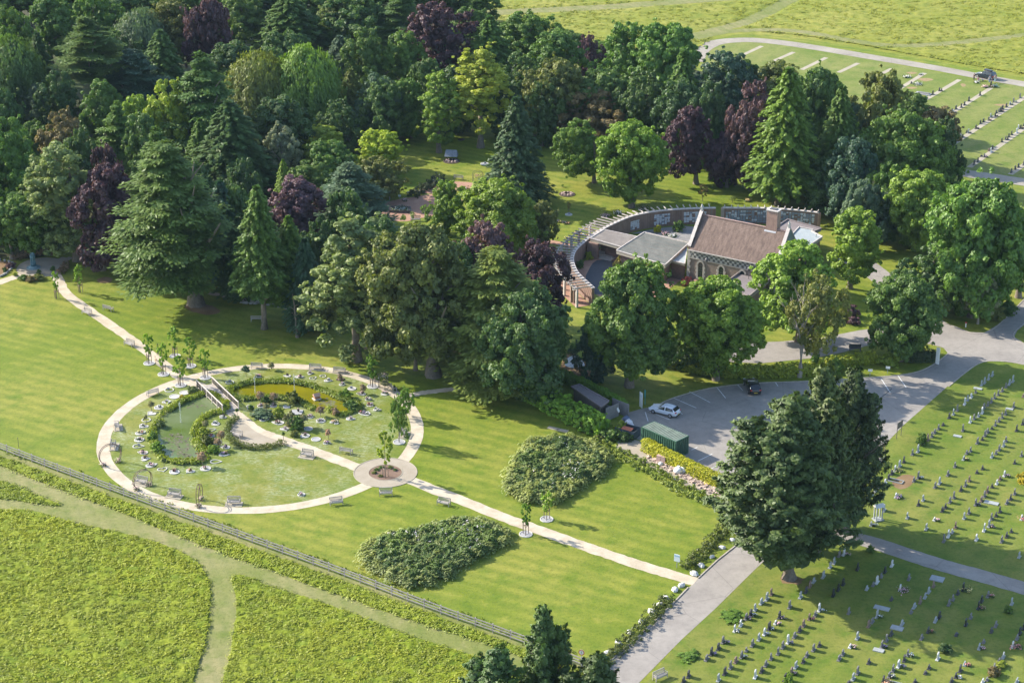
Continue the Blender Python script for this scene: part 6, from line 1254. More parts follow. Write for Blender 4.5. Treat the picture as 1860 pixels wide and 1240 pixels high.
for a in [(467, 668, 172, 'bench at the top of the ring path, left one'), (573, 670, 172, 'bench at the top of the ring path, middle, on a slab', True), (617, 676, 168, 'bench at the top of the ring path, right, on a wide slab', True), (277, 717, 215, 'bench on the inner side of the ring path, upper left'), (213, 777, 105, 'bench on a slab at the left side of the ring', True), (206, 812, 95, 'bench seen end-on beside the leftmost hoop', True), (257, 878, -25, 'pale bench on a slab by the middle hoop', True), (317, 901, -15, 'bench on a slab right of the middle hoop', True), (425, 915, 0, 'bench on a slab at the bottom of the ring', True), (558, 829, -18, 'bench on a slab below the central path', True), (629, 823, 160, 'sunlit bench above the central path near roundabout'), (611, 916, 14, 'bench below the ring path, left of the roundabout'), (701, 899, 4, 'bench directly below the roundabout'), (806, 917, -22, 'bench beside the long path, right of the roundabout'),
          (197, 564, 150, 'white-looking bench on the lawn right of the diagonal path'), (158, 571, -35, 'bench left of the diagonal path, upper'), (235, 628, -35, 'bench left of the diagonal path, lower'), (430, 793, -35, 'bench in the gravel bay', False), (733, 790, 78, 'bench half hidden beside the tall young tree', True), (713, 708, 120, 'bench by the rose arch at the ring path'), (833, 326, 165, 'pale bench on the red paving in the glade'), (700, 362, 175, 'green bench in the shade left of red paving'), (755, 402, 0, 'bench at the lower edge of the red paving'), (1199, 1232, 38, 'dark weathered bench by the drive at the bottom edge'), (1601, 842, 75, 'pale stone seat among the graves behind the cypress'), (466, 583, 180, 'bench in deep shade below the spruces')]:
    bench(*a)
# ------------------------------------------------------------------ bridge
ba, bb = (G(376, 707) + G(392, 698)) / 2 - Vector((0, 0, 0)), (G(407, 740) + G(427, 724)) / 2
BA, BB = G(372, 702), G(419, 747); bd = BB - BA; BL = bd.length; br = empty('footbridge', BA, math.atan2(bd.y, bd.x)); tag(br, 'small timber footbridge with pale slatted railings between the ponds', 'footbridge')
BWd = 2.3; pm_ = MB().box((0, 0, 0), (.17, BWd - .1, .05)).mesh('deck_board', WOODG); nb = int(BL / .2)
for i in range(nb): link('deck_board', pm_, br, (.1 + i * BL / nb, 0, .16 + .12 * math.sin(math.pi * (i + .5) / nb)))
PKM = MB().box((0, 0, 0), (.055, .03, .90)).mesh('picket', WOODD); RPOST = MB().box((0, 0, .62), (.10, .10, 1.3)).mesh('railing_post', WOODP)
for s in (-1, 1):
    y = s * BWd / 2; rl = MB().box((BL / 2, y, 1.24), (BL + .2, .13, .07)).box((BL / 2, y, .30), (BL + .1, .06, .10)).build('handrail', WOODP, br)
    n = int(BL / .15)
    for i in range(n): link('picket', PKM, rl, (.08 + i * BL / n, y, .76))
    for i in range(6): link('railing_post', RPOST, rl, (i * BL / 5, y + s * .05, 0))
MB().box((BL / 2, -.8, .05), (BL, .14, .12)).box((BL / 2, .8, .05), (BL, .14, .12)).build('beam', WOODD, br)
# ------------------------------------------------------------------ willow hoops over the path
for (x0, y0, x1, y1, lb) in [(184, 847, 219, 838, 'leftmost round woven hoop arch over the ring path'), (249, 890, 271, 882, 'middle round woven hoop arch over the ring path'), (360, 922, 366, 906, 'right round hoop arch over the ring path, seen edge-on')]:
    a, b = G(x0, y0), G(x1, y1); c = (a + b) / 2; d = (b - a); h = empty('hoop_arch', c, math.atan2(d.y, d.x)); tag(h, lb, 'arch', 'round hoop arches'); R = max(1.35, d.length / 2 * 1.12)
    for off in (-.16, .16):
        m = MB(); pts = [(R * math.cos(t), off, R * .93 + R * math.sin(t)) for t in [-1.15 + (math.pi + 2.3) * i / 30 for i in range(31)]]; m.path(pts, .045, 6); m.build('ring', RUST, h)
    m = MB()
    for i in range(0, 30, 3): t = -1.15 + (math.pi + 2.3) * i / 30; m.tube((R * math.cos(t), -.16, R * .93 + R * math.sin(t)), (R * math.cos(t), .16, R * .93 + R * math.sin(t)), .025, n=5)
    m.build('cross_bars', RUST, h)['kind'] = 'stuff'
    for s, f in ((-1, 'm'), (1, 'o')):
        q = c + (d.normalized() * s * R * .72); flowers('climbing_flowers', tuple(q), .42, 60, FC[f] if f != 'o' else (.55, .33, .22), h, h=.55)
        fl_ = h.children[-1]; 
for h in [o for o in col.objects if o.name.startswith('hoop_arch')]:
    for ch_ in h.children:
        if ch_.name.startswith(('climbing', 'foliage')): v_ = Vector(ch_.location); v_.rotate(Matrix.Rotation(-h.rotation_euler[2], 3, 'Z').to_euler()); ch_.location = v_
# rose arch and small pond things
ra = empty('rose_arch', G(696, 702), .4); tag(ra, 'small timber rose arch with pale flowers by the ring path', 'arch')
for sx in (-.6, .6):
    for sy in (-.3, .3): MB().box((sx, sy, .95), (.07, .07, 1.9)).build('post', WOODD, ra)
MB().box((0, -.3, 1.92), (1.5, .07, .07)).box((0, .3, 1.92), (1.5, .07, .07)).box((-.3, 0, 1.99), (.06, .8, .06)).box((.3, 0, 1.99), (.06, .8, .06)).build('top_frame', WOODD, ra)
flowers('roses', tuple(ra.location + Vector((0, 0, 1.3))), .8, 90, (.60, .40, .36), ra, h=.7)
ra2 = empty('rose_arch', G(868, 334), .2); tag(ra2, 'metal rose arch with red roses beside the glade bench', 'arch')
for sx in (-.9, .9):
    for sy in (-.4, .4): MB().tube((sx, sy, 0), (sx, sy, 2.0), .035).build('post', FLINT, ra2)
m = MB()
for sy in (-.4, .4): m.path([(.9 * math.cos(t), sy, 2.0 + .5 * math.sin(t)) for t in [math.pi * i / 8 for i in range(9)]], .03)
m.build('top_frame', FLINT, ra2); flowers('roses', tuple(ra2.location + Vector((0, 0, .8))), .9, 90, (.40, .08, .07), ra2, h=1.3)
dh = empty('duck_house', G(*c6(518, 350)), .5); tag(dh, 'little wooden duck house with pitched roof on the right pond', 'duck house')
MB().box((0, 0, .10), (1.1, .95, .12)).build('raft', WOODP, dh); MB().prism([(-.38, -.3), (.38, -.3), (.38, .3), (-.38, .3)], .16, .6).build('wall', simple('red_cedar', (.30, .15, .09), .8, .2, 5), dh)
MB().add([(-.48, -.42, .56), (.48, -.42, .56), (.48, 0, .96), (-.48, 0, .96), (-.48, .42, .56), (.48, .42, .56)], [(0, 1, 2, 3), (3, 2, 5, 4), (0, 3, 4), (1, 5, 2)]).build('roof', simple('pinkish_shingle', (.45, .27, .20), .8, .2, 5), dh)
m, n, l = newmat('fine_spray'); tr_ = n.new('ShaderNodeBsdfTransparent'); df_ = n.new('ShaderNodeBsdfDiffuse'); df_.inputs[0].default_value = (.8, .82, .82, 1); mx_ = n.new('ShaderNodeMixShader'); mx_.inputs[0].default_value = .22; l.new(tr_.outputs[0], mx_.inputs[1]); l.new(df_.outputs[0], mx_.inputs[2]); l.new(mx_.outputs[0], n.new('ShaderNodeOutputMaterial').inputs[0]); SPRAY = m
for f, x, y, hh_, lb in [(c5, 655, 525, 3.2, 'thin water jet in the left pond'), (c5, 1213, 303, 2.6, 'thin water jet in the right pond near the bridge'), (c6, 352, 305, 3.0, 'slanting water jet in the right pond, middle')]:
    o = MB().lathe([(.10, .03), (.05, hh_ * .5), (.12, hh_ * .9), (.02, hh_)], tuple(G(*f(x, y))), 8).build('water_jet', SPRAY); tag(o, lb, 'fountain', 'thin fountain jets')
# ------------------------------------------------------------------ people and the statue
def figure(name, loc, rz, H, pose, cols, label, cat='person', hold=None):
    """one continuous skinned body; clothes and hair are children"""
    root = empty(name, loc, rz); tag(root, label, cat); k = H / 1.72; sit = pose == 'sit'; hz = .92 if not sit else .28
    def skin(nm, J, E, Rr, c, sub=1):
        me = bpy.data.meshes.new(nm); me.from_pydata([tuple(Vector(j) * k) for j in J], E, []); me.materials.append(simple('cloth_%02x%02x%02x' % tuple(int(q * 255) for q in c), c, .8, .1, 8)); o = link(nm, me, root)
        sk = o.modifiers.new('skin', 'SKIN'); 
        for v, r_ in zip(me.skin_vertices[0].data if me.skin_vertices else [], Rr): v.radius = (r_ * k, r_ * k)
        if not me.skin_vertices: pass
        ss = o.modifiers.new('sub', 'SUBSURF'); ss.levels = 1; ss.render_levels = 1; return o
    bend = {'stand': .05, 'walk': .30, 'lean': .15, 'sit': 0, 'crouch': .2}[pose]; lean = {'stand': 0, 'walk': .05, 'lean': .25, 'sit': .05, 'crouch': .3}[pose]
    if sit: legs = [(.12, -.0, hz), (.14, -.42, .42), (.14, -.62, .08), (.14, -.74, .06), (-.12, 0, hz), (-.14, -.42, .42), (-.14, -.62, .08), (-.14, -.74, .06)]
    else: legs = [(.10, 0, hz), (.11, -bend * .6, .50), (.12, bend * .5, .09), (.12, bend * .5 - .14, .05), (-.10, 0, hz), (-.11, bend * .4, .50), (-.12, -bend * .9, .09), (-.12, -bend * .9 - .14, .05)]
    b = hz - .92; top = [(0, 0, hz + .04), (0, -lean * .4, 1.15 + b), (0, -lean * .8, 1.40 + b), (0, -lean, 1.50 + b), (0, -lean - .02, 1.60 + b), (0, -lean - .02, 1.70 + b)]
    arm = [(.19, -lean * .8, 1.38 + b), (.25, -lean - .04, 1.12 + b), (.22, -lean - .22, .95 + b), (.21, -lean - .29, .90 + b), (-.19, -lean * .8, 1.38 + b), (-.25, -lean + .02, 1.12 + b), (-.23, -lean - .10, .90 + b), (-.23, -lean - .14, .83 + b)]
    J = top + legs + arm; E = [(0, 1), (1, 2), (2, 3), (3, 4), (4, 5), (0, 6), (6, 7), (7, 8), (8, 9), (0, 10), (10, 11), (11, 12), (12, 13), (2, 14), (14, 15), (15, 16), (16, 17), (2, 18), (18, 19), (19, 20), (20, 21)]
    Rr = [.13, .12, .14, .055, .085, .08] + [.085, .06, .04, .035] * 2 + [.055, .042, .032, .038] * 2
    skin('body', J, E, Rr, cols[0])
    if cols[1]: skin('shirt', [top[0], top[1], top[2], arm[0], Vector(arm[0]).lerp(Vector(arm[1]), .8), arm[4], Vector(arm[4]).lerp(Vector(arm[5]), .8)], [(0, 1), (1, 2), (2, 3), (3, 4), (2, 5), (5, 6)], [.15, .145, .16, .075, .065, .075, .065], cols[1])
    if cols[2]: skin('trousers', [top[0], legs[0], legs[1], Vector(legs[1]).lerp(Vector(legs[2]), .85), legs[4], legs[5], Vector(legs[5]).lerp(Vector(legs[6]), .85)], [(0, 1), (1, 2), (2, 3), (0, 4), (4, 5), (5, 6)], [.14, .10, .075, .065, .10, .075, .065], cols[2])
    if cols[3]: MB().lathe([(.02, -.10), (.085, -.06), (.10, .02), (.07, .09), (.01, .115)], (0, (-lean) * k, (1.68 + b) * k), 10).build('hair', simple('hair_%d' % int(cols[3][0] * 255), cols[3], .8, .1, 8), root, smooth=True)
    return root
SKN = (.45, .28, .20); DK = (.03, .025, .02)
figure('person', G(287, 645), 2.2, 1.78, 'walk', (SKN, (.02, .022, .03), (.06, .06, .07), DK), 'person in dark clothes walking along the diagonal gravel path')
figure('person', G(1797, 151), .6, 1.70, 'stand', (SKN, (.28, .34, .45), (.10, .18, .32), (.10, .06, .04)), 'person in pale top and jeans standing left behind the dark car')
figure('person', G(1807, 150), -.4, 1.75, 'lean', (SKN, (.55, .45, .42), (.30, .45, .52), (.20, .12, .07)), 'person in light blue trousers standing right behind the dark car')
figure('person', G(1801, 152), 1.2, 1.35, 'stand', (SKN, (.05, .08, .20), (.05, .06, .12), DK), 'child in navy between the two standing adults')
figure('person', G(1769, 147), -.6, 1.62, 'stand', (SKN, (.03, .02, .03), (.03, .03, .04), DK), 'person in black standing at the front of the dark car')
figure('person', G(1776, 148), .8, 1.55, 'sit', (SKN, (.45, .08, .12), (.45, .43, .40), (.08, .05, .03)), 'person in a red top sitting on the grass by the grave')
figure('person', G(1784, 148), 1.5, 1.2, 'sit', (SKN, (.03, .10, .28), (.03, .05, .12), DK), 'child in bright blue sitting on the grass by the road')
dg = empty('dog', G(283, 655), 2.0); tag(dg, 'small pale brown dog beside the walker on the path', 'dog')
me = bpy.data.meshes.new('body'); me.from_pydata([(0, 0, .36), (.22, 0, .38), (.36, 0, .50), (.46, 0, .50), (-.22, 0, .37), (-.34, 0, .46), (.22, .08, .18), (.24, .08, .02), (.22, -.08, .18), (.24, -.08, .02), (-.22, .08, .20), (-.20, .08, .02), (-.22, -.08, .20), (-.20, -.08, .02)], [(0, 1), (1, 2), (2, 3), (0, 4), (4, 5), (1, 6), (6, 7), (1, 8), (8, 9), (4, 10), (10, 11), (4, 12), (12, 13)], []); me.materials.append(simple('tan_fur', (.40, .27, .20), .9, .2, 8))
o = link('body', me, dg); o.modifiers.new('skin', 'SKIN')
for v, r_ in zip(me.skin_vertices[0].data, [.10, .11, .07, .045, .09, .025] + [.04, .03] * 4): v.radius = (r_, r_)
o.modifiers.new('sub', 'SUBSURF').render_levels = 1
for s_ in (-1, 1): MB().lathe([(.03, 0), (.028, .05), (.005, .09)], (.35, s_ * .045, .54), 6).build('ear', simple('tan_fur', (.4, .27, .2)), dg)
sg = empty('statue', G(61, 486)); tag(sg, 'blue-green bronze statue of slender joined figures on a round plinth', 'statue')
MB().lathe([(1.15, 0), (1.15, .10), (.75, .12), (.72, .32), (.6, .34)], (0, 0, 0), 24).build('plinth', simple('teal_stone', (.16, .24, .26), .8, .2, 3), sg)
for i in range(5):
    a = i * 1.257; c_ = (math.cos(a) * .30, math.sin(a) * .30, .34)
    MB().lathe([(.20, 0), (.15, .4), (.10, 1.0), (.16, 1.5), (.19, 1.72), (.06, 1.84), (.05, 1.90), (.10, 1.98), (.09, 2.12), (.02, 2.18)], c_, 10).build('bronze_figure', BRONZE, sg, smooth=True)
for (z, r_) in ((1.75, .42), (.55, .46)): m = MB(); m.path([(r_ * math.cos(t), r_ * math.sin(t), z + .34) for t in [6.28318 * i / 16 for i in range(17)]], .06); m.build('linked_arms', BRONZE, sg)
m = MB().lathe([(.12, 0), (.13, .2), (.05, .28), (.10, .36), (.09, .48), (.02, .55)], (0, 0, 2.1), 10).build('child_figure', simple('pale_bronze', (.30, .42, .44), .6, .2, 5), sg)
# ------------------------------------------------------------------ cars
def car(loc, rz, label, paint, L=4.3, Wd=1.78, Hh=1.47, suv=False, rackbox=False, plate=(.45, .33, .02)):
    root = empty('parked_car', loc, rz); tag(root, label, 'car'); hw = Wd / 2; BODY = paint; GL = simple('car_glass', (.015, .018, .022), .08, .1, 3, spec=.8); BLK = simple('black_rubber', (.02, .02, .02), .8, .1, 5)
    kx = L / 4.3; st = [(2.15, .36, .60, .62, .60, 0), (2.06, .26, .70, .74, .80, 0), (1.75, .24, .82, .86, .92, 0), (1.15, .24, .92, .97, .96, 0), (.92, .24, .94, 1.00, .94, 0), (.22, .24, .95, Hh - .07, .80, 1), (-.30, .24, .95, Hh, .79, 1), (-1.0, .24, .97, Hh - .01, .78, 1), (-1.55, .24, .99, Hh - .06, .76, 1), (-1.98, .26, 1.0, 1.06, .90, 0), (-2.10, .30, .88, .94, .90, 0), (-2.15, .40, .62, .66, .84, 0)]
    if suv: st = [(x, a, b_ * 1.06, c_ if cab else c_ * 1.06, w_, cab) for x, a, b_, c_, w_, cab in st]; st[8] = (-1.75, .24, 1.05, Hh - .03, .80, 1)
    V = []; Fc = []
    for x, zb, zw, zr, rw, cab in st:
        e = hw * (.86 if abs(x) > 2.08 else (.96 if abs(x) > 1.9 else 1)); ring = [(e * .90, zb), (e, zb + .14), (e * 1.0, zb + (zw - zb) * .72), (e * .965, zw), (hw * rw if cab else e * rw, zr - .045), (hw * rw * .80 if cab else e * rw * .8, zr)]
        V += [(x * kx, y, z) for y, z in ring] + [(x * kx, -y, z) for y, z in ring[::-1]]
    n = 12; m_ = len(st)
    for i in range(m_ - 1):
        for j in range(n): k = (j + 1) % n; Fc.append((i * n + j, i * n + k, (i + 1) * n + k, (i + 1) * n + j))
    Fc += [tuple(range(n))[::-1], tuple((m_ - 1) * n + i for i in range(n))]
    me = bpy.data.meshes.new('body'); me.from_pydata(V, [], Fc); me.materials.append(BODY); me.polygons.foreach_set('use_smooth', np.ones(len(Fc), bool)); body = link('body', me, root); bv = body.modifiers.new('sub', 'SUBSURF'); bv.levels = bv.render_levels = 1
    idx = lambda i, j: Vector(V[i * n + j])
    def panel(nm, q, par, mt, off=.012, shrink=.06):
        c = sum(q, Vector()) / len(q); nn_ = (q[1] - q[0]).cross(q[-1] - q[0]).normalized()
        if nn_.dot(c - Vector((0, 0, .6))) < 0: nn_ = -nn_
        r = [p.lerp(c, shrink) + nn_ * off for p in q]; r2 = [p - nn_ * .03 for p in r]; k = len(q)
        return MB().add(r + r2, [tuple(range(k)), tuple(range(k, 2 * k))[::-1]] + [(i, (i + 1) % k, k + (i + 1) % k, k + i) for i in range(k)]).build(nm, mt, par)
    panel('windscreen', [idx(4, 3).lerp(idx(4, 4), 1), idx(5, 4), idx(5, 7), idx(4, 7)], body, GL, .03)
    panel('rear_window', [idx(9, 4), idx(8, 4), idx(8, 7), idx(9, 7)], body, GL, .035)
    for s in (0, 1):
        f = (lambda i, j: idx(i, j)) if s == 0 else (lambda i, j: idx(i, 11 - j))
        panel('side_window', [f(4, 3).lerp(f(5, 3), .25), f(5, 3).lerp(f(5, 3), 0), f(6, 3).lerp(f(7, 3), .15), f(6, 4).lerp(f(7, 4), .15), f(5, 4)], body, GL, .02)
        panel('side_window', [f(6, 3).lerp(f(7, 3), .25), f(8, 3), f(8, 3).lerp(f(9, 3), .5), f(8, 4), f(6, 4).lerp(f(7, 4), .25)], body, GL, .02)
    for x in (1.35, -1.30):
        for s in (-1, 1):
            w = MB().lathe([(.26, -.11), (.325, -.09), (.335, 0), (.325, .09), (.26, .11)], (0, 0, 0), 18).build('wheel', BLK, root, (x * kx, s * (hw - .07), .335)); w.rotation_euler = (rad(90), 0, 0)
            rim = MB().lathe([(.05, .115), (.20, .118), (.215, .10), (.215, -.10), (.20, -.118), (.05, -.115)], (0, 0, 0), 14).build('rim', simple('alloy_rim', (.35, .36, .38), .4, .1, 5, metal=.6), w)
    TL = simple('tail_lamp_red', (.40, .02, .02), .3, .1, 5); HLm = simple('headlamp_glass', (.60, .62, .65), .15, .1, 5)
    for s in (-1, 1):
        MB().box((-2.07 * kx, s * hw * .74, .88), (.14, .30, .17), -s * .25).build('tail_light', TL, body, bevel=.03); MB().box((2.00 * kx, s * hw * .72, .68), (.24, .34, .14), s * -.35).build('headlight', HLm, body, bevel=.03)
        MB().box((.78 * kx, s * (hw + .08), .98), (.14, .16, .11)).build('wing_mirror', BODY, body, bevel=.02)
    MB().box((-2.165 * kx, 0, .52), (.03, .50, .11)).build('number_plate', simple('plate_yellow' if plate[2] < .1 else 'plate_white', plate, .5, .1, 5), body); MB().box((2.155 * kx, 0, .46), (.03, .50, .11)).build('number_plate', simple('plate_white', (.6, .6, .6), .5, .1, 5), body)
    MB().box((2.13 * kx, 0, .60), (.05, .8, .10)).build('grille', BLK, body); MB().box((-2.14 * kx, 0, .36), (.08, 1.3, .12)).build('lower_bumper', BLK, body)
    if suv:
        for s in (-1, 1): MB().box((-.6 * kx, s * hw * .72, Hh + .05), (2.2, .05, .05)).build('roof_rail', simple('alloy_rim', (.35, .36, .38)), body)
    if rackbox: MB().box((-.55, 0, Hh + .18), (1.9, .8, .30)).build('roof_box', simple('roof_box_black', (.02, .022, .028), .3, .1, 3), root, bevel=.14)
    return root
def gloss(nm, c):
    m, n, l = newmat(nm); b = bsdf(n, l, c, .28, spec=.5); b.inputs['Coat Weight'].default_value = .6; b.inputs['Coat Roughness'].default_value = .06; return m
p0, p1 = G(1187, 746), G(1229, 757); d_ = p0 - p1
car(G(1207, 751), math.atan2(d_.y, d_.x), 'white hatchback parked in the shaded bay by the sign', gloss('white_car_paint', (.62, .66, .72)))
p0, p1 = G(1359, 694), G(1369, 713); d_ = p0 - p1
car((G(1366, 707)), math.atan2(d_.y, d_.x) , 'black estate car parked nose-in under the broad green tree', gloss('black_car_paint', (.008, .009, .012)), L=4.7, Hh=1.5)
p0, p1 = G(1772, 138), G(1806, 146); d_ = p0 - p1
car(G(1790, 142) , math.atan2(d_.y, d_.x), 'dark blue family car with roof box on the far cemetery road', gloss('dark_blue_car_paint', (.012, .020, .035)), L=4.7, Wd=1.85, Hh=1.68, suv=True, rackbox=True)
gc = empty('garden_seat', G(1553, 637)); tag(gc, 'black metal bench by the upper road behind the mixed hedge', 'bench'); MB().box((0, 0, .45), (1.8, .5, .05)).build('seat', FLINT, gc); MB().box((0, .25, .75), (1.8, .05, .5)).build('backrest', FLINT, gc)
for sx in (-.8, .8): MB().box((sx, 0, .22), (.06, .5, .42)).build('leg', FLINT, gc)
# ------------------------------------------------------------------ signs and bits by the car park
def sign(x, y, w, h, z, rz, label, face, m, posts=1, name='sign', th=.05, band=None):
    s = empty(name, G(x, y), rad(rz)); tag(s, label, 'sign')
    MB().box((0, 0, z + h / 2), (w, th, h)).build('panel', m, s)
    if posts:
        for px in ([0] if posts == 1 else [-w * .42, w * .42]): MB().box((px, .05, (z + h * .5) / 2), (.07, .06, z + h * .5)).build('post', face, s)
    if band: MB().box((0, -th / 2 - .006, z + h * .78), (w * .86, .008, h * .18)).build('printed_band', band, s)
    return s
PALE = simple('pale_sign_face', (.55, .62, .66), .5, .06, 2); TEAL = simple('teal_sign', (.04, .28, .27), .5, .1, 2)
sign(1164, 740, .75, 2.3, .05, -62, 'tall white information panel on the grass beside the white car', FLINT, WHITEP, 0, 'information_board', band=PALE)
sign(1171, 735, .22, 1.1, 1.2, -50, 'narrow green and yellow post sign beside the white information panel', TEAL, TEAL, 1, 'post_sign'); 
sign(1229, 1031, .75, .95, .9, -28, 'pale blue notice board on a post where the long path meets the drive', LEAD, PALE, 1, 'notice_board', band=simple('sign_blue_band', (.25, .42, .55), .5, .1, 2))
sign(1633, 794, 1.5, .95, 1.45, 52, 'dark board on two posts beside the car park exit', WOODD, WOODD, 2, 'notice_board'); sign(1702, 662, .55, 2.6, .1, -40, 'tall white marker post sign at the road junction', LEAD, WHITEP, 0, 'marker_sign', th=.12)
sign(1580, 683, .62, .35, .75, -12, 'small white sign on a short post, left of the pair by the hedge', LEAD, WHITEP, 1); sign(1612, 678, .62, .35, .75, -12, 'small white sign on a short post, right of the pair by the hedge', LEAD, WHITEP, 1)
sign(1491, 690, .55, .35, .8, -8, 'small white sign before the hedge gateway', LEAD, WHITEP, 1)
sign(742, 355, .5, .35, .4, 5, 'low white label sign at the rose border end', LEAD, PALE, 1); sign(726, 361, .5, .35, .4, 5, 'low white label sign beside the red paving', LEAD, PALE, 1)
rs = empty('road_sign', G(1056, 1212), rad(-20)); tag(rs, 'round white road sign with red ring and the number 5 at the drive edge', 'sign')
MB().tube((0, 0, 0), (0, 0, 2.2), .04).build('pole', LEAD, rs); q = MB().tube((0, -.05, 2.0), (0, -.07, 2.0), .34, n=24).build('sign_face', WHITEP, rs)
m = MB(); 
for i in range(24):
    a, b = 6.2832 * i / 24, 6.2832 * (i + 1) / 24; m.add([(r_ * math.cos(t), -.076, 2.0 + r_ * math.sin(t)) for t, r_ in ((a, .34), (b, .34), (b, .26), (a, .26))], [(0, 1, 2, 3)])
m.build('red_ring', simple('sign_red', (.50, .02, .02), .5, .1, 2), q)
tcu = bpy.data.curves.new('numeral', 'FONT'); tcu.body = '5'; tcu.size = .36; tcu.align_x = 'CENTER'; tcu.align_y = 'CENTER'; tcu.extrude = .003; tcu.materials.append(FLINT); tob_ = bpy.data.objects.new('numeral', tcu); col.objects.link(tob_); bpy.context.view_layer.update(); tme = bpy.data.meshes.new_from_object(tob_.evaluated_get(bpy.context.evaluated_depsgraph_get())); bpy.data.objects.remove(tob_); to_ = link('numeral', tme, q); to_.location = (0, -.08, 2.0); to_.rotation_euler = (rad(90), 0, 0)
mk = empty('marker_post', G(1754, 594)); tag(mk, 'small red and white marker on the grass corner by the junction', 'marker'); MB().box((0, 0, .35), (.14, .14, .7)).build('post', WHITEP, mk); MB().box((0, 0, .76), (.30, .30, .12)).build('cap', simple('sign_red', (.5, .02, .02)), mk)
hp = empty('hose_post', G(34, 812)); tag(hp, 'thin post on the lawn near the left end of the fence', 'post'); MB().tube((0, 0, 0), (0, 0, 1.4), .03).build('pole', FLINT, hp); MB().box((0, 0, 1.42), (.10, .10, .06)).build('cap', FLINT, hp)
# skip, bags, rubble in the compound
sk = empty('skip', G(1140, 790), -.55); tag(sk, 'open grey skip with a rusty lid beside the green container', 'skip'); SKM = simple('dark_skip_steel', (.05, .07, .085), .6, .3, 3)
for (c_, d_2, rz_) in (((0, -.9, .6), (3.0, .08, 1.2), 0), ((0, .9, .6), (3.0, .08, 1.2), 0), ((-1.46, 0, .6), (.08, 1.72, 1.2), 0), ((1.46, 0, .6), (.08, 1.72, 1.2), 0)): MB().box(c_, d_2, rz_).build('side', SKM, sk)
MB().box((0, 0, .12), (2.8, 1.7, .1)).build('floor', SKM, sk); MB().box((.2, -.5, 1.26), (1.5, .8, .07), 0, Matrix.Rotation(.12, 3, 'X')).build('lid', simple('rust_orange', (.35, .11, .06), .8, .3, 3), sk)
for i, (x, y, rr, c_, lb) in enumerate([(1142, 771, .55, (.62, .62, .64), 'white rubbish sack heaped beside the skip'), (1138, 764, .50, (.10, .14, .22), 'dark blue sack behind the white rubbish sack'), (1146, 776, .45, (.55, .56, .60), 'smaller white sack against the skip'), (1232, 858, .62, (.66, .66, .66), 'white builders bag in the compound, left of the pair'), (1243, 856, .66, (.62, .63, .66), 'open white builders bag with rubble, right of the pair'), (1200, 845, .36, (.60, .58, .55), 'small white bag under the stone stack')]):
    r = random.Random(i); b_ = empty('sack', G(x, y)); tag(b_, lb, 'bag'); mt = simple('sack_%d' % i, c_, .6, .15, 3)
    MB().lathe([(rr * .8, 0), (rr * 1.02, rr * .35), (rr * .95, rr * .9), (rr * .6, rr * 1.25), (rr * .3, rr * 1.3)], (0, 0, 0), 12).build('bag', mt, b_, smooth=True); MB().lathe([(rr * .22, 0), (rr * .12, rr * .12), (rr * .28, rr * .3)], (0, 0, rr * 1.28), 8).build('tied_neck', mt, b_)
ps = empty('stone_stack', G(1203, 838), -.55); tag(ps, 'stack of pinkish stone slabs on a pallet beside the yellow hedge', 'stone stack')
MB().box((0, 0, .07), (1.4, 1.1, .12)).build('pallet', WOODP, ps); sm_ = MB().box((0, 0, 0), (.62, .50, .20)).mesh('stone', simple('pink_stone', (.42, .29, .25), .9, .2, 3))
for k in range(4):
    for a in (-.33, .33):
        for b in (-.27, .27): link('stone', sm_, ps, (a, b, .24 + k * .22), rp_.uniform(-.08, .08))
rb_ = MB()
rr_ = random.Random(12)
for i in range(260):
    t = rr_.random(); p = G(1172 + 140 * t, 826 + 74 * t + rr_.uniform(-7, 7)); s = rr_.uniform(.08, .34); rb_.box((p.x, p.y, s * .3), (s * rr_.uniform(.8, 1.8), s, s * .7), rr_.uniform(0, 3), Matrix.Rotation(rr_.uniform(-.4, .4), 3, 'X'))
tag(rb_.build('rubble', simple('rubble_stone', (.40, .31, .26), .95, .4, 1)), 'scattered stone rubble and broken slabs along the compound strip', 'rubble', kind='stuff')
psheet('gravel_yard', [(1128, 798), (1160, 800), (1172, 815), (1200, 838), (1250, 862), (1310, 890), (1325, 905), (1300, 905), (1240, 880), (1180, 848), (1120, 815)], .028, GRAVEL_D, 3, .1)
wf = empty('window_frame', G(1266, 868), -.5); tag(wf, 'pale wooden window frame propped against the yellow hedge', 'frame')
for (cx3, cz3, w3, h3) in ((-.5, .8, .09, 1.6), (.5, .8, .09, 1.6), (0, .8, .07, 1.6)): MB().box((cx3, 0, cz3), (w3, .06, h3), 0, Matrix.Rotation(-.15, 3, 'X')).build('stile', WOODP, wf)
for z3 in (.05, .55, 1.1, 1.56): MB().box((0, -.0 + (z3 - .8) * .15, z3), (1.0, .055, .08)).build('crossbar', WOODP, wf)
yt = empty('tarpaulin_heap', G(1290, 876)); tag(yt, 'crumpled yellow tarpaulin heap at the end of the compound', 'tarpaulin'); r = np.random.default_rng(5); m = MB(); gx = 9
for i in range(gx):
    for j in range(gx): m.v.append(((i - 4) * .22, (j - 4) * .16, max(0, .55 - .05 * ((i - 4) ** 2 + (j - 4) ** 2) * .5) + r.uniform(-.08, .10)))
m.f = [(i * gx + j, (i + 1) * gx + j, (i + 1) * gx + j + 1, i * gx + j + 1) for i in range(gx - 1) for j in range(gx - 1)]; m.build('sheet', simple('yellow_tarp', (.55, .42, .10), .6, .15, 3), yt)
MB().tube((-.5, 0, .5), (.6, .2, .75), .05).build('timber', WOODP, yt)
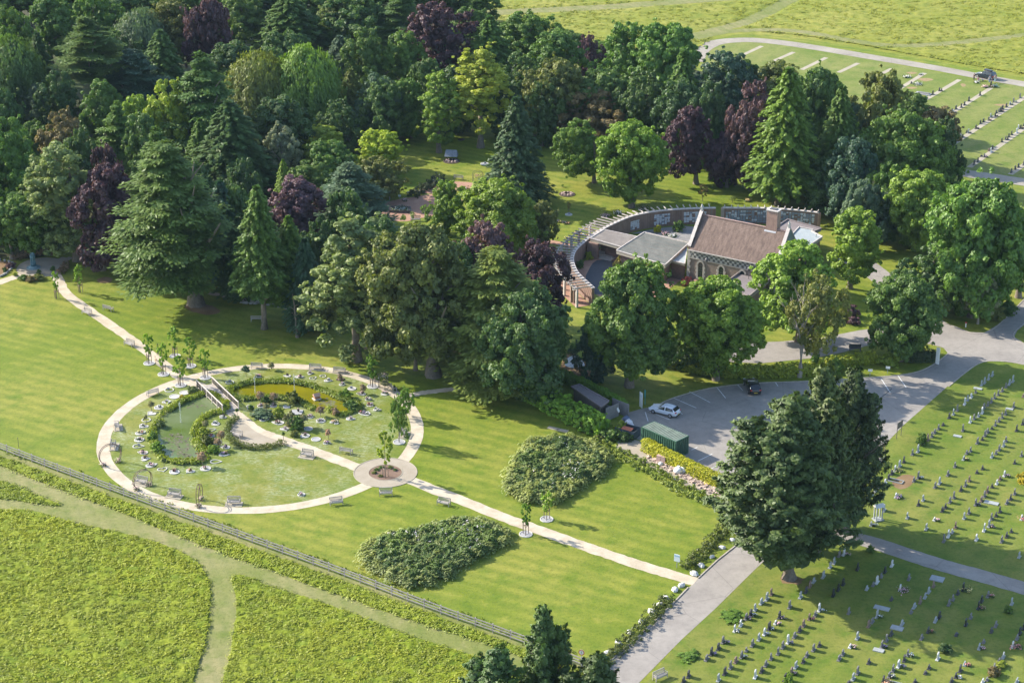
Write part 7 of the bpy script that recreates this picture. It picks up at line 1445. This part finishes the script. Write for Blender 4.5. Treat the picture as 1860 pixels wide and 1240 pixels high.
for i, (dx, dy) in enumerate(((1003, 778), (1020, 782))): 
    q = G(dx + 2, dy); o = MB().box((q.x, q.y, .03), (1.6, .75, .08), -.45).build('stone_slab', SLAB); tag(o, ['pale stone slab lying on the lawn, left of two', 'pale stone slab lying on the lawn, right of two'][i], 'slab', 'slabs lying on the lawn')
# white boulders along the drive
rkr = random.Random(3); BLD = simple('white_boulder', (.50, .50, .49), .85, .2, 3)
for i, (x, y) in enumerate([(1103, 1186), (1123, 1168), (1143, 1149), (1164, 1130), (1183, 1112), (1199, 1098), (1210, 1086), (1226, 1072), (1238, 1064), (1261, 1043), (1274, 1028), (1293, 1012), (1312, 995), (1330, 981), (1342, 969)]):
    p = G(x, y); s = rkr.uniform(.34, .52); m = MB().lathe([(s * .8, -.05), (s, s * .25), (s * .85, s * .6), (s * .45, s * .85), (s * .1, s * .9)], (0, 0, 0), 7); m.v = [(a * rkr.uniform(.82, 1.18) * 1.25, b * rkr.uniform(.82, 1.18) * .85, c) for a, b, c in m.v]
    o = m.build('boulder', BLD, None, p); o.rotation_euler[2] = rkr.uniform(0, 3); where = 'below' if i < 9 else 'above'; tag(o, f'white painted boulder, {ordn(i)} up the drive verge from the bottom', 'boulder', 'white boulders along the drive')
# low stone wall in the wood and stones round the left bed
dw = empty('dry_stone_wall', G(440, 548)); tag(dw, 'low tumbled dry stone wall in the shade under the spruces', 'wall'); q0 = dw.location
sts = [MB().box((0, 0, 0), (.42 + .1 * k, .30, .22)).mesh('stone', simple('grey_wall_stone', (.25, .25, .24), .9, .3, 2)) for k in range(3)]
for i in range(90):
    t = i / 90; p = G(425 + 65 * t, 541 + 9 * math.sin(t * 3)) - q0; 
    for k in range(2 if i % 3 else 3): link('stone', sts[(i + k) % 3], dw, (p.x + rkr.uniform(-.5, .5), p.y + rkr.uniform(-.6, .6), .12 + k * .20), rkr.uniform(-.5, .5))
for i in range(16):
    q = [(-30, 474), (0, 473), (22, 478), (21, 488), (10, 498), (0, 503)]; w_ = catmull(gp(q), 3); p = w_[i % len(w_)]; o = MB().box((0, 0, .12), (rkr.uniform(.4, .8), .35, .3)).build('edging_stone', simple('grey_wall_stone', (.25, .25, .24)), None, p, bevel=.05); o.rotation_euler[2] = rkr.uniform(0, 3); tag(o, 'rough grey stone edging the planting bed at the far left', 'stone', 'stones round the left planting bed')
# the little slate-roofed shelter and the planted box in the glade
sh = empty('slate_shelter', G(820, 290), -.1); tag(sh, 'tiny slate-roofed shelter standing in a round bed on the glade', 'shelter')
for sx in (-1.0, 1.0):
    for sy in (-.5, .5): MB().box((sx, sy, .55), (.10, .10, 1.1)).build('post', WOODD, sh)
MB().add([(-1.25, -.95, .85), (1.25, -.95, .85), (1.05, .05, 1.95), (-1.05, .05, 1.95), (-1.25, .85, .85), (1.25, .85, .85)], [(0, 1, 2, 3), (3, 2, 5, 4), (0, 3, 4), (1, 5, 2)]).build('roof', simple('shelter_slates', (.17, .19, .22), .7, .3, 4), sh)
pb = empty('planted_box', G(727, 383), -.08); tag(pb, 'low stone box of plants on the red paving', 'planter')
for (c_, d_2) in (((0, -1.0, .25), (3.4, .15, .5)), ((0, 1.0, .25), (3.4, .15, .5)), ((-1.7, 0, .25), (.15, 2.15, .5)), ((1.7, 0, .25), (.15, 2.15, .5))): MB().box(c_, d_2).build('side', FLINT, pb)
MB().box((0, 0, .2), (3.2, 1.9, .4)).build('soil', SOIL, pb); flowers('plants', tuple(pb.location + Vector((0, 0, .35))), 1.3, 140, (.12, .20, .16), pb, h=.4, size=.2)
for (x, y, rr, c_, lb) in [(795, 330, 1.0, FC['w'], 'white flowers and stones left of the glade bench'), (845, 345, .9, (.45, .33, .25), 'pinkish rocky flower patch below the glade bench'), (735, 365, .5, FC['m'], 'small pot of flowers by the paving sign'), (1170, 381, 1.0, (.45, .30, .2), 'dusty pink flowers outside the curved wall'), (1124, 388, .9, FC['w'], 'white flowers outside the curved wall, middle'), (1100, 393, 1.0, FC['m'], 'pink flowers outside the curved wall, left'), (1358, 366, .5, (.6, .4, .05), 'orange flowers behind the right curved wall'), (1222, 430, .8, FC['w'], 'low white flowers at the wall foot by the plaques'), (1209, 426, .7, FC['p'], 'low pink flowers at the wall foot')]:
    flowers('flower_patch', tuple(G(x, y)), rr, 90, c_, None, h=.5, size=.16, label=lb, cat='flowers')
for i in range(26):
    x = 1008 + (i * 37 % 90); y = 402 + (i * 23 % 38); o = flowers('grave_flowers', tuple(G(x, y)), .35, 22, list(FC.values())[i % 7], None, h=.35, size=.13, label='small bunch of ' + list(FN.values())[i % 7] + ' on the lawn left of the pergola', cat='flowers', group='flower bunches left of the pergola')
# ------------------------------------------------------------------ graves
STN = {'w': ('white', simple('white_marble_stone', (.50, .50, .49), .6, .08, 4)), 'l': ('pale grey', simple('pale_granite_stone', (.28, .30, .30), .7, .15, 4)), 'g': ('grey', simple('grey_granite_stone', (.16, .155, .15), .75, .22, 4)), 'd': ('dark grey', simple('dark_granite_stone', (.06, .058, .06), .6, .25, 4)), 'k': ('black', simple('black_granite_stone', (.025, .027, .030), .35, .2, 4)), 'b': ('brown', simple('brown_sandstone', (.19, .135, .105), .85, .22, 4))}
def stone_profile(k, w=.62):
    h = w / 2
    if k == 0: return [(-h, 0), (h, 0), (h, .78)] + [(h * math.cos(a), .78 + .22 * math.sin(a)) for a in [math.pi * i / 8 for i in range(1, 8)]] + [(-h, .78)]
    if k == 1: return [(-h, 0), (h, 0), (h, .86), (h * .7, .9), (h * .45, .98), (0, 1.0), (-h * .45, .98), (-h * .7, .9), (-h, .86)]
    if k == 2: return [(-h, 0), (h, 0), (h, .94), (h * .92, 1.0), (-h * .92, 1.0), (-h, .94)]
    return [(-h, 0), (h, 0), (h, .70), (h * .8, .78), (h * .8, .86), (h * .35, 1.0), (-h * .35, 1.0), (-h * .8, .86), (-h * .8, .78), (-h, .70)]
SM = {}; PLM = {}
for c_, (nm_, mt) in STN.items():
    for k in range(4):
        pr = stone_profile(k); n = len(pr); m = MB(); m.add([(x, -.06, z) for x, z in pr] + [(x, .06, z) for x, z in pr], [tuple(range(n)), tuple(range(n, 2 * n))[::-1]] + [(i, (i + 1) % n, n + (i + 1) % n, n + i)[::-1] for i in range(n)]); SM[c_, k] = m.mesh('slab', mt)
    PLM[c_] = MB().box((0, 0, .05), (.86, .34, .12)).mesh('plinth', mt)
KERBG = MB().box((-.42, -1.0, .07), (.08, 1.9, .14)).box((.42, -1.0, .07), (.08, 1.9, .14)).box((0, -1.92, .07), (.76, .08, .14)).mesh('kerb_set', STN['l'][1])
gr = random.Random(99)
def graves(rows, f, where, sect, row_dir=None, face=-1, sc_px=1.0, group=None):
    for name, lst in rows:
        P = [(G(*f(a[0], a[1])), a) for a in lst]; n_ = len(P)
        if row_dir is None:
            a_, b_ = min(P, key=lambda q: q[0].y)[0], max(P, key=lambda q: q[0].y)[0]; ang = math.atan2(b_.y - a_.y, b_.x - a_.x)
        else: ang = row_dir
        for i, (p, a) in enumerate(sorted(P, key=lambda q: q[0].y)):
            cc_ = a[3][0]; pxh = a[2] / sc_px; h = max(.32, min(1.7, pxh * mpp(p) / .99)); fl_ = a[3][1:]
            t = empty('headstone', p, ang + gr.uniform(-.07, .07)); tag(t, f'{STN[cc_][0]} headstone, {ordn(i)} from near end, {name}, {sect}', 'headstone', group)
            wv = gr.choice((.86, 1, 1, 1.12)) * (1.2 if h > 1.25 else 1) * (.8 if h < .55 else 1); link('slab', SM[cc_, gr.randrange(4)], t, (0, 0, .10), 0, (wv, 1, max(.2, h - .10))).rotation_euler[0] = gr.uniform(-.04, .04)
            link('plinth', PLM[cc_], t, (0, 0, 0), 0, (wv, 1, 1))
            if gr.random() < .018 and h > .8: link('kerb_set', KERBG, t)
            if fl_:
                q = p + Vector((math.sin(ang), -math.cos(ang), 0)) * .42
                if fl_[0] in FC: flowers('grave_flowers', tuple(q), .30 if len(fl_) == 1 else .62, 26 if len(fl_) == 1 else 70, FC[fl_[0]], None, h=.40, size=.13, label=f'{FN[fl_[0]]} before {ordn(i)} headstone from near end, {name}, {sect}', cat='flowers', group='flowers on graves')
A_ = lambda x, y: (1180 + x / 5.47, 1030 + y / 5.47)
B_ = lambda x, y: (1500 + x / 5.167, 1030 + y / 5.167)
C__ = lambda x, y: (1480 + x / 4.895, 820 + y / 4.895)
D_ = lambda x, y: (1560 + x / 6.2, 640 + y / 6.2)
E_ = lambda x, y: (1620 + x / 7.75, 60 + y / 7.75)
F_ = lambda x, y: (1700 + x / 8.27, 180 + y / 8.27)
def conv(l, f, s): return [(*f(a[0], a[1]), a[2] / s, a[3]) for a in l]
cA = lambda l: conv(l, A_, 5.47); cB = lambda l: conv(l, B_, 5.167); cC = lambda l: conv(l, C__, 4.895); cD = lambda l: conv(l, D_, 6.2); cE = lambda l: conv(l, E_, 7.75); cF = lambda l: conv(l, F_, 8.27)
ID = lambda x, y: (x, y)
LOW = [
 ('first row', cA([(385, 1085, 75, 'd'), (335, 1140, 65, 'd'), (565, 915, 55, 'g'), (612, 860, 80, 'dv'), (683, 810, 70, 'd'), (728, 745, 75, 'gv'), (845, 633, 75, 'ww'), (905, 577, 65, 'w'), (958, 510, 65, 'gp'), (1003, 475, 70, 'dw'), (1047, 425, 75, 'l'), (1110, 358, 62, 'l'), (1163, 320, 85, 'l'), (1208, 270, 75, 'b')])),
 ('second row', cA([(683, 1125, 78, 'l'), (745, 1058, 78, 'd'), (803, 998, 78, 'g'), (855, 940, 62, 'b'), (912, 892, 75, 'gw'), (960, 832, 47, 'g'), (1020, 775, 72, 'g'), (1085, 718, 70, 'l'), (1140, 665, 75, 'ww'), (1188, 610, 78, 'dw'), (1250, 560, 40, 'wp'), (1290, 500, 78, 'dm'), (1390, 398, 75, 'g'), (1498, 300, 72, 'l'), (1553, 245, 65, 'd'), (1592, 190, 65, 'b'), (1630, 145, 50, 'l')]) + cC([(75, 1115, 60, 'l'), (135, 1030, 60, 'l'), (170, 990, 55, 'l'), (218, 925, 50, 'g'), (258, 915, 85, 'wp')])),
 ('third row', cA([(1048, 1093, 92, 'w'), (1112, 1035, 55, 'd'), (1153, 972, 57, 'g'), (1205, 910, 72, 'g'), (1275, 860, 76, 'g'), (1323, 795, 74, 'g'), (1375, 750, 98, 'wv'), (1440, 690, 55, 'g'), (1490, 635, 55, 'd'), (1527, 582, 75, 'b'), (1585, 515, 70, 'br'), (1645, 475, 50, 'g'), (1685, 430, 88, 'ww'), (1825, 280, 78, 'k')]) + cB([(118, 212, 66, 'k'), (163, 162, 70, 'k')]) + cC([(380, 1045, 65, 'k')])),
 ('fourth row', cA([(1345, 1120, 75, 'd'), (1410, 1055, 75, 'bp'), (1450, 995, 70, 'l'), (1525, 943, 52, 'd'), (1560, 880, 50, 'g'), (1627, 823, 74, 'g'), (1685, 780, 48, 'd')]) + cB([(215, 430, 60, 'g'), (385, 205, 40, 'l'), (445, 170, 40, 'g'), (480, 145, 75, 'w'), (520, 90, 40, 'g'), (555, 45, 60, 'k')]) + cC([(685, 1015, 60, 'w')])),
 ('fifth row', cB([(125, 865, 50, 'g'), (158, 818, 58, 'g'), (228, 748, 35, 'wm'), (295, 668, 75, 'l'), (400, 555, 68, 'b'), (435, 515, 45, 'g'), (480, 465, 80, 'lw'), (615, 305, 35, 'd'), (698, 215, 65, 'wpp'), (780, 110, 50, 'g')])),
 ('sixth row', cB([(255, 1050, 72, 'l'), (297, 995, 82, 'g'), (403, 898, 45, 'd'), (525, 745, 65, 'gv'), (570, 690, 74, 'g'), (612, 635, 50, 'd'), (715, 535, 50, 'l'), (800, 425, 35, 'g'), (830, 375, 48, 'l'), (885, 330, 70, 'b'), (930, 285, 55, 'l'), (965, 235, 60, 'l'), (1010, 180, 60, 'b')])),
 ('seventh row', cB([(215, 1085, 25, 'd'), (540, 1075, 70, 'doo'), (595, 1025, 50, 'gw'), (630, 970, 72, 'g'), (683, 930, 75, 'wv'), (735, 875, 65, 'd'), (768, 825, 68, 'gw'), (897, 670, 50, 'g'), (960, 605, 50, 'dr'), (1028, 505, 45, 'l'), (1065, 470, 68, 'k'), (1155, 350, 55, 'g'), (1193, 305, 58, 'g'), (1238, 250, 45, 'd'), (1290, 215, 80, 'kyy')])),
 ('eighth row', cB([(835, 1080, 40, 'd'), (933, 995, 25, 'd'), (967, 948, 42, 'd'), (1050, 862, 80, 'w'), (1225, 635, 25, 'd'), (1315, 540, 65, 'k'), (1360, 475, 50, 'g'), (1433, 385, 80, 'kr'), (1462, 320, 62, 'k'), (1522, 270, 55, 'gr')])),
 ('ninth row', cB([(1178, 1075, 48, 'd'), (1220, 1030, 52, 'dw'), (1260, 975, 75, 'd'), (1303, 915, 40, 'lr'), (1440, 760, 55, 'lp'), (1480, 705, 35, 'g'), (1553, 605, 45, 'd'), (1595, 550, 55, 'g'), (1745, 345, 70, 'l')])),
 ('tenth row', cB([(1470, 1083, 45, 'w'), (1512, 1060, 35, 'g'), (1580, 948, 58, 'g'), (1628, 880, 35, 'g'), (1665, 845, 60, 'l'), (1755, 745, 62, 'wrr'), (1795, 670, 48, 'g'), (1820, 622, 75, 'k'), (1858, 575, 60, 'k')])),
 ('eleventh row', cB([(1790, 1083, 50, 'l')]))]
graves(LOW, ID, '', 'lower plot', rad(64), group='headstones in the lower plot')
MID = [
 ('first row', cD([(1380, 372, 65, 'l'), (1415, 345, 72, 'l'), (1458, 305, 72, 'l'), (1502, 262, 50, 'l'), (1313, 455, 58, 'g'), (1265, 508, 52, 'w'), (1225, 540, 65, 'l'), (1190, 585, 85, 'w'), (1107, 658, 75, 'g'), (1063, 700, 75, 'l'), (1017, 735, 58, 'd'), (947, 820, 35, 'd'), (895, 862, 60, 'g'), (852, 905, 50, 'g'), (820, 950, 65, 'g'), (777, 988, 80, 'b'), (725, 1030, 60, 'g'), (663, 1120, 95, 'l'), (602, 1148, 70, 'g')]) + cC([(790, 95, 62, 'd'), (752, 135, 68, 'l'), (714, 170, 55, 'wyy'), (683, 200, 45, 'd'), (655, 248, 55, 'd'), (625, 285, 48, 'w'), (572, 322, 45, 'l'), (540, 355, 48, 'w'), (508, 388, 30, 'w')])),
 ('second row', cD([(1733, 330, 82, 'l'), (1693, 360, 65, 'l'), (1655, 392, 55, 'g'), (1612, 438, 48, 'g'), (1567, 480, 68, 'g'), (1525, 518, 72, 'g'), (1490, 562, 60, 'g'), (1450, 598, 52, 'g'), (1407, 632, 65, 'g'), (1388, 682, 75, 'w'), (1345, 722, 52, 'l'), (1297, 750, 62, 'g'), (1253, 788, 75, 'w'), (1170, 882, 85, 'g')]) + cC([(918, 235, 65, 'gw'), (880, 262, 45, 'g'), (722, 405, 42, 'wvv'), (615, 525, 65, 'l'), (500, 655, 35, 'lw')])),
 ('third row', cD([(1850, 500, 40, 'b'), (1740, 620, 62, 'g'), (1650, 698, 68, 'g'), (1612, 738, 70, 'g'), (1573, 778, 52, 'g'), (1535, 822, 70, 'g'), (1497, 862, 40, 'd'), (1447, 902, 55, 'g'), (1417, 940, 70, 'g'), (1388, 985, 45, 'd'), (1333, 1022, 70, 'g'), (1255, 1115, 62, 'g'), (1213, 1140, 45, 'g'), (1180, 1205, 48, 'ly')]) + cC([(1245, 135, 48, 'g'), (1183, 210, 48, 'g'), (1107, 285, 68, 'l'), (1068, 318, 50, 'g'), (962, 435, 58, 'l'), (920, 475, 55, 'd'), (822, 590, 58, 'l')])),
 ('fourth row', cD([(1775, 882, 70, 'd'), (1655, 1005, 68, 'g'), (1627, 1055, 75, 'l'), (1578, 1100, 70, 'g'), (1542, 1142, 50, 'g'), (1497, 1180, 62, 'l')]) + cC([(1490, 155, 38, 'd'), (1440, 190, 32, 'd'), (1372, 262, 55, 'b'), (1338, 303, 55, 'g'), (1298, 345, 48, 'd'), (1235, 412, 68, 'g'), (1200, 452, 58, 'g'), (1160, 500, 42, 'd'), (1132, 530, 42, 'd'), (1062, 610, 28, 'wp'), (990, 690, 55, 'l')])),
 ('fifth row', cD([(1845, 805, 65, 'd'), (1830, 1165, 60, 'g')]) + cC([(1685, 215, 52, 'wp'), (1645, 248, 38, 'b'), (1617, 288, 45, 'w'), (1575, 318, 35, 'd'), (1532, 360, 60, 'b'), (1508, 400, 60, 'g'), (1480, 438, 45, 'b'), (1430, 472, 62, 'gv'), (1368, 550, 55, 'g'), (1327, 595, 62, 'l'), (1250, 675, 60, 'b'), (1220, 720, 40, 'l'), (1187, 755, 72, 'w'), (1147, 798, 75, 'g')])),
 ('sixth row', cC([(1775, 105, 35, 'd'), (1775, 378, 58, 'g'), (1740, 425, 55, 'd'), (1707, 460, 42, 'g'), (1645, 538, 60, 'd'), (1610, 573, 42, 'd'), (1570, 600, 62, 'g'), (1548, 665, 70, 'lp'), (1503, 705, 80, 'w'), (1437, 785, 60, 'w')])),
 ('seventh row', cC([(1838, 600, 45, 'wrr'), (1745, 715, 35, 'd'), (1705, 755, 45, 'd'), (1660, 800, 55, 'g'), (1817, 938, 55, 'l')]))]
graves(MID, ID, '', 'middle plot', rad(64), group='headstones in the middle plot')
UP = [
 ('first strip', cE([(275, 712, 30, 'd'), (150, 755, 25, 'b'), (390, 590, 20, 'lw')])),
 ('second strip', cE([(575, 870, 60, 'k'), (668, 815, 50, 'd'), (698, 820, 40, 'd'), (485, 930, 60, 'l'), (425, 990, 55, 'd'), (385, 985, 40, 'gw'), (325, 1050, 60, 'd')])),
 ('third strip', cE([(1390, 760, 80, 'krr'), (1240, 880, 58, 'k'), (1083, 960, 62, 'd'), (1020, 1015, 50, 'k'), (975, 1050, 60, 'd'), (900, 1075, 55, 'd'), (865, 1125, 50, 'lp'), (845, 1120, 60, 'd'), (795, 1155, 50, 'd')]) + cF([(190, 255, 62, 'd'), (100, 270, 45, 'gw')])),
 ('fourth strip', cE([(1803, 915, 70, 'g'), (1712, 975, 65, 'gw'), (1662, 1010, 45, 'lw'), (1610, 1045, 60, 'd'), (1555, 1075, 60, 'd'), (1530, 1105, 65, 'dr'), (1503, 1110, 50, 'g')]) + cF([(890, 262, 60, 'kp'), (905, 212, 50, 'd'), (820, 275, 65, 'lw'), (790, 320, 55, 'dr'), (712, 348, 55, 'k'), (668, 372, 62, 'k'), (600, 445, 62, 'dp'), (485, 512, 62, 'lv'), (462, 508, 40, 'd'), (372, 578, 70, 'w'), (402, 572, 50, 'd'), (305, 655, 80, 'g'), (270, 652, 55, 'd'), (230, 642, 50, 'gy')])),
 ('fifth strip', cF([(1320, 402, 40, 'd'), (1272, 442, 55, 'kr'), (1238, 445, 65, 'w'), (1212, 512, 75, 'w'), (1137, 540, 65, 'd'), (1095, 572, 60, 'd'), (1078, 612, 60, 'd'), (1045, 612, 60, 'g'), (990, 647, 60, 'k'), (845, 757, 65, 'd'), (822, 802, 70, 'w'), (795, 782, 45, 'b'), (725, 872, 60, 'gv'), (680, 862, 25, 'd'), (630, 942, 70, 'k'), (572, 988, 75, 'k')])),
 ('sixth strip', cF([(1315, 992, 70, 'g'), (1238, 1027, 65, 'd'), (1190, 1057, 60, 'd'), (1133, 1102, 65, 'd')]))]
graves(UP, ID, '', 'upper plot', rad(58), group='headstones in the upper plot')
tb_ = empty('flat_tomb', G(1677, 171), rad(-32)); tag(tb_, 'long flat grey tomb slab in the upper plot by the second strip', 'tomb'); MB().box((0, 0, .10), (3.2, 1.5, .18)).build('base', GG, tb_); MB().box((.1, 0, .26), (2.4, .9, .16)).build('ledger', STN['g'][1], tb_)
for (x, y, rr, c_, lb) in [(1648, 141, 1.0, FC['w'], 'long white floral tribute in the upper plot, far left'), (1667, 154, 1.1, (.5, .5, .45), 'row of pale floral tributes beside the first strip'), (1790, 159, .8, FC['p'], 'pink flower heap left of the black family headstone'), (1806, 158, .8, (.25, .45, .38), 'green and white wreaths right of the black family headstone'), (1773, 151, .5, FC['w'], 'white flowers on the grass below the seated people')]: flowers('floral_tribute', tuple(G(x, y)), rr, 80, c_, None, h=.45, size=.18, label=lb, cat='flowers')
shr = empty('grave_shrine', G(*C__(560, 605)), rad(20)); tag(shr, 'tall white stone canopy monument in the middle plot near the lane', 'monument')
for sx in (-.4, .4):
    for sy in (-.3, .3): MB().box((sx, sy, .95), (.13, .13, 1.9)).build('column', STN['l'][1], shr)
MB().add([(-.6, -.45, 1.9), (.6, -.45, 1.9), (.6, .45, 1.9), (-.6, .45, 1.9), (-.6, 0, 2.3), (.6, 0, 2.3)], [(0, 3, 2, 1), (0, 1, 5, 4), (2, 3, 4, 5), (0, 4, 3), (1, 2, 5)]).build('roof', STN['w'][1], shr); MB().box((0, 0, .08), (1.2, 1.0, .16)).build('base', STN['l'][1], shr)
for i, (f, x, y, sx, sy, lb) in enumerate([(D_, 1110, 945, 1.1, .6, 'pale flat ledger stone alone between rows, upper middle plot'), (D_, 1340, 410, 1.2, .6, 'pale flat stone behind a grey headstone, top of middle plot'), (D_, 1695, 640, 1.0, .5, 'small pale flat stone at the top right of the middle plot'), (B_, 668, 572, 1.4, .9, 'pale flat slab at the shadow edge in the lower plot'), (B_, 495, 780, 1.2, .7, 'worn flat slab among sunlit graves, lower plot'), (C__, 1570, 458, 1.8, .8, 'flat stone slab set in grass, middle plot'), (B_, 1045, 110, 1.6, 1.2, 'grey kerbed slab near the lane in shade, lower plot'), (B_, 525, 385, 1.8, .8, 'pale ledger slab with flowers in shade, lower plot')]):
    p = G(*f(x, y)); o = MB().box((0, 0, .06), (sx, sy, .12)).build('ledger_stone', STN['l'][1], None, p); o.rotation_euler[2] = rad(-26); tag(o, lb, 'stone')

#_tri = sum(sum(len(p.vertices) - 2 for p in me.polygons) if len(me.polygons) < 3000 else len(me.polygons) for me in bpy.data.meshes)
#print('TRIS', _tri)
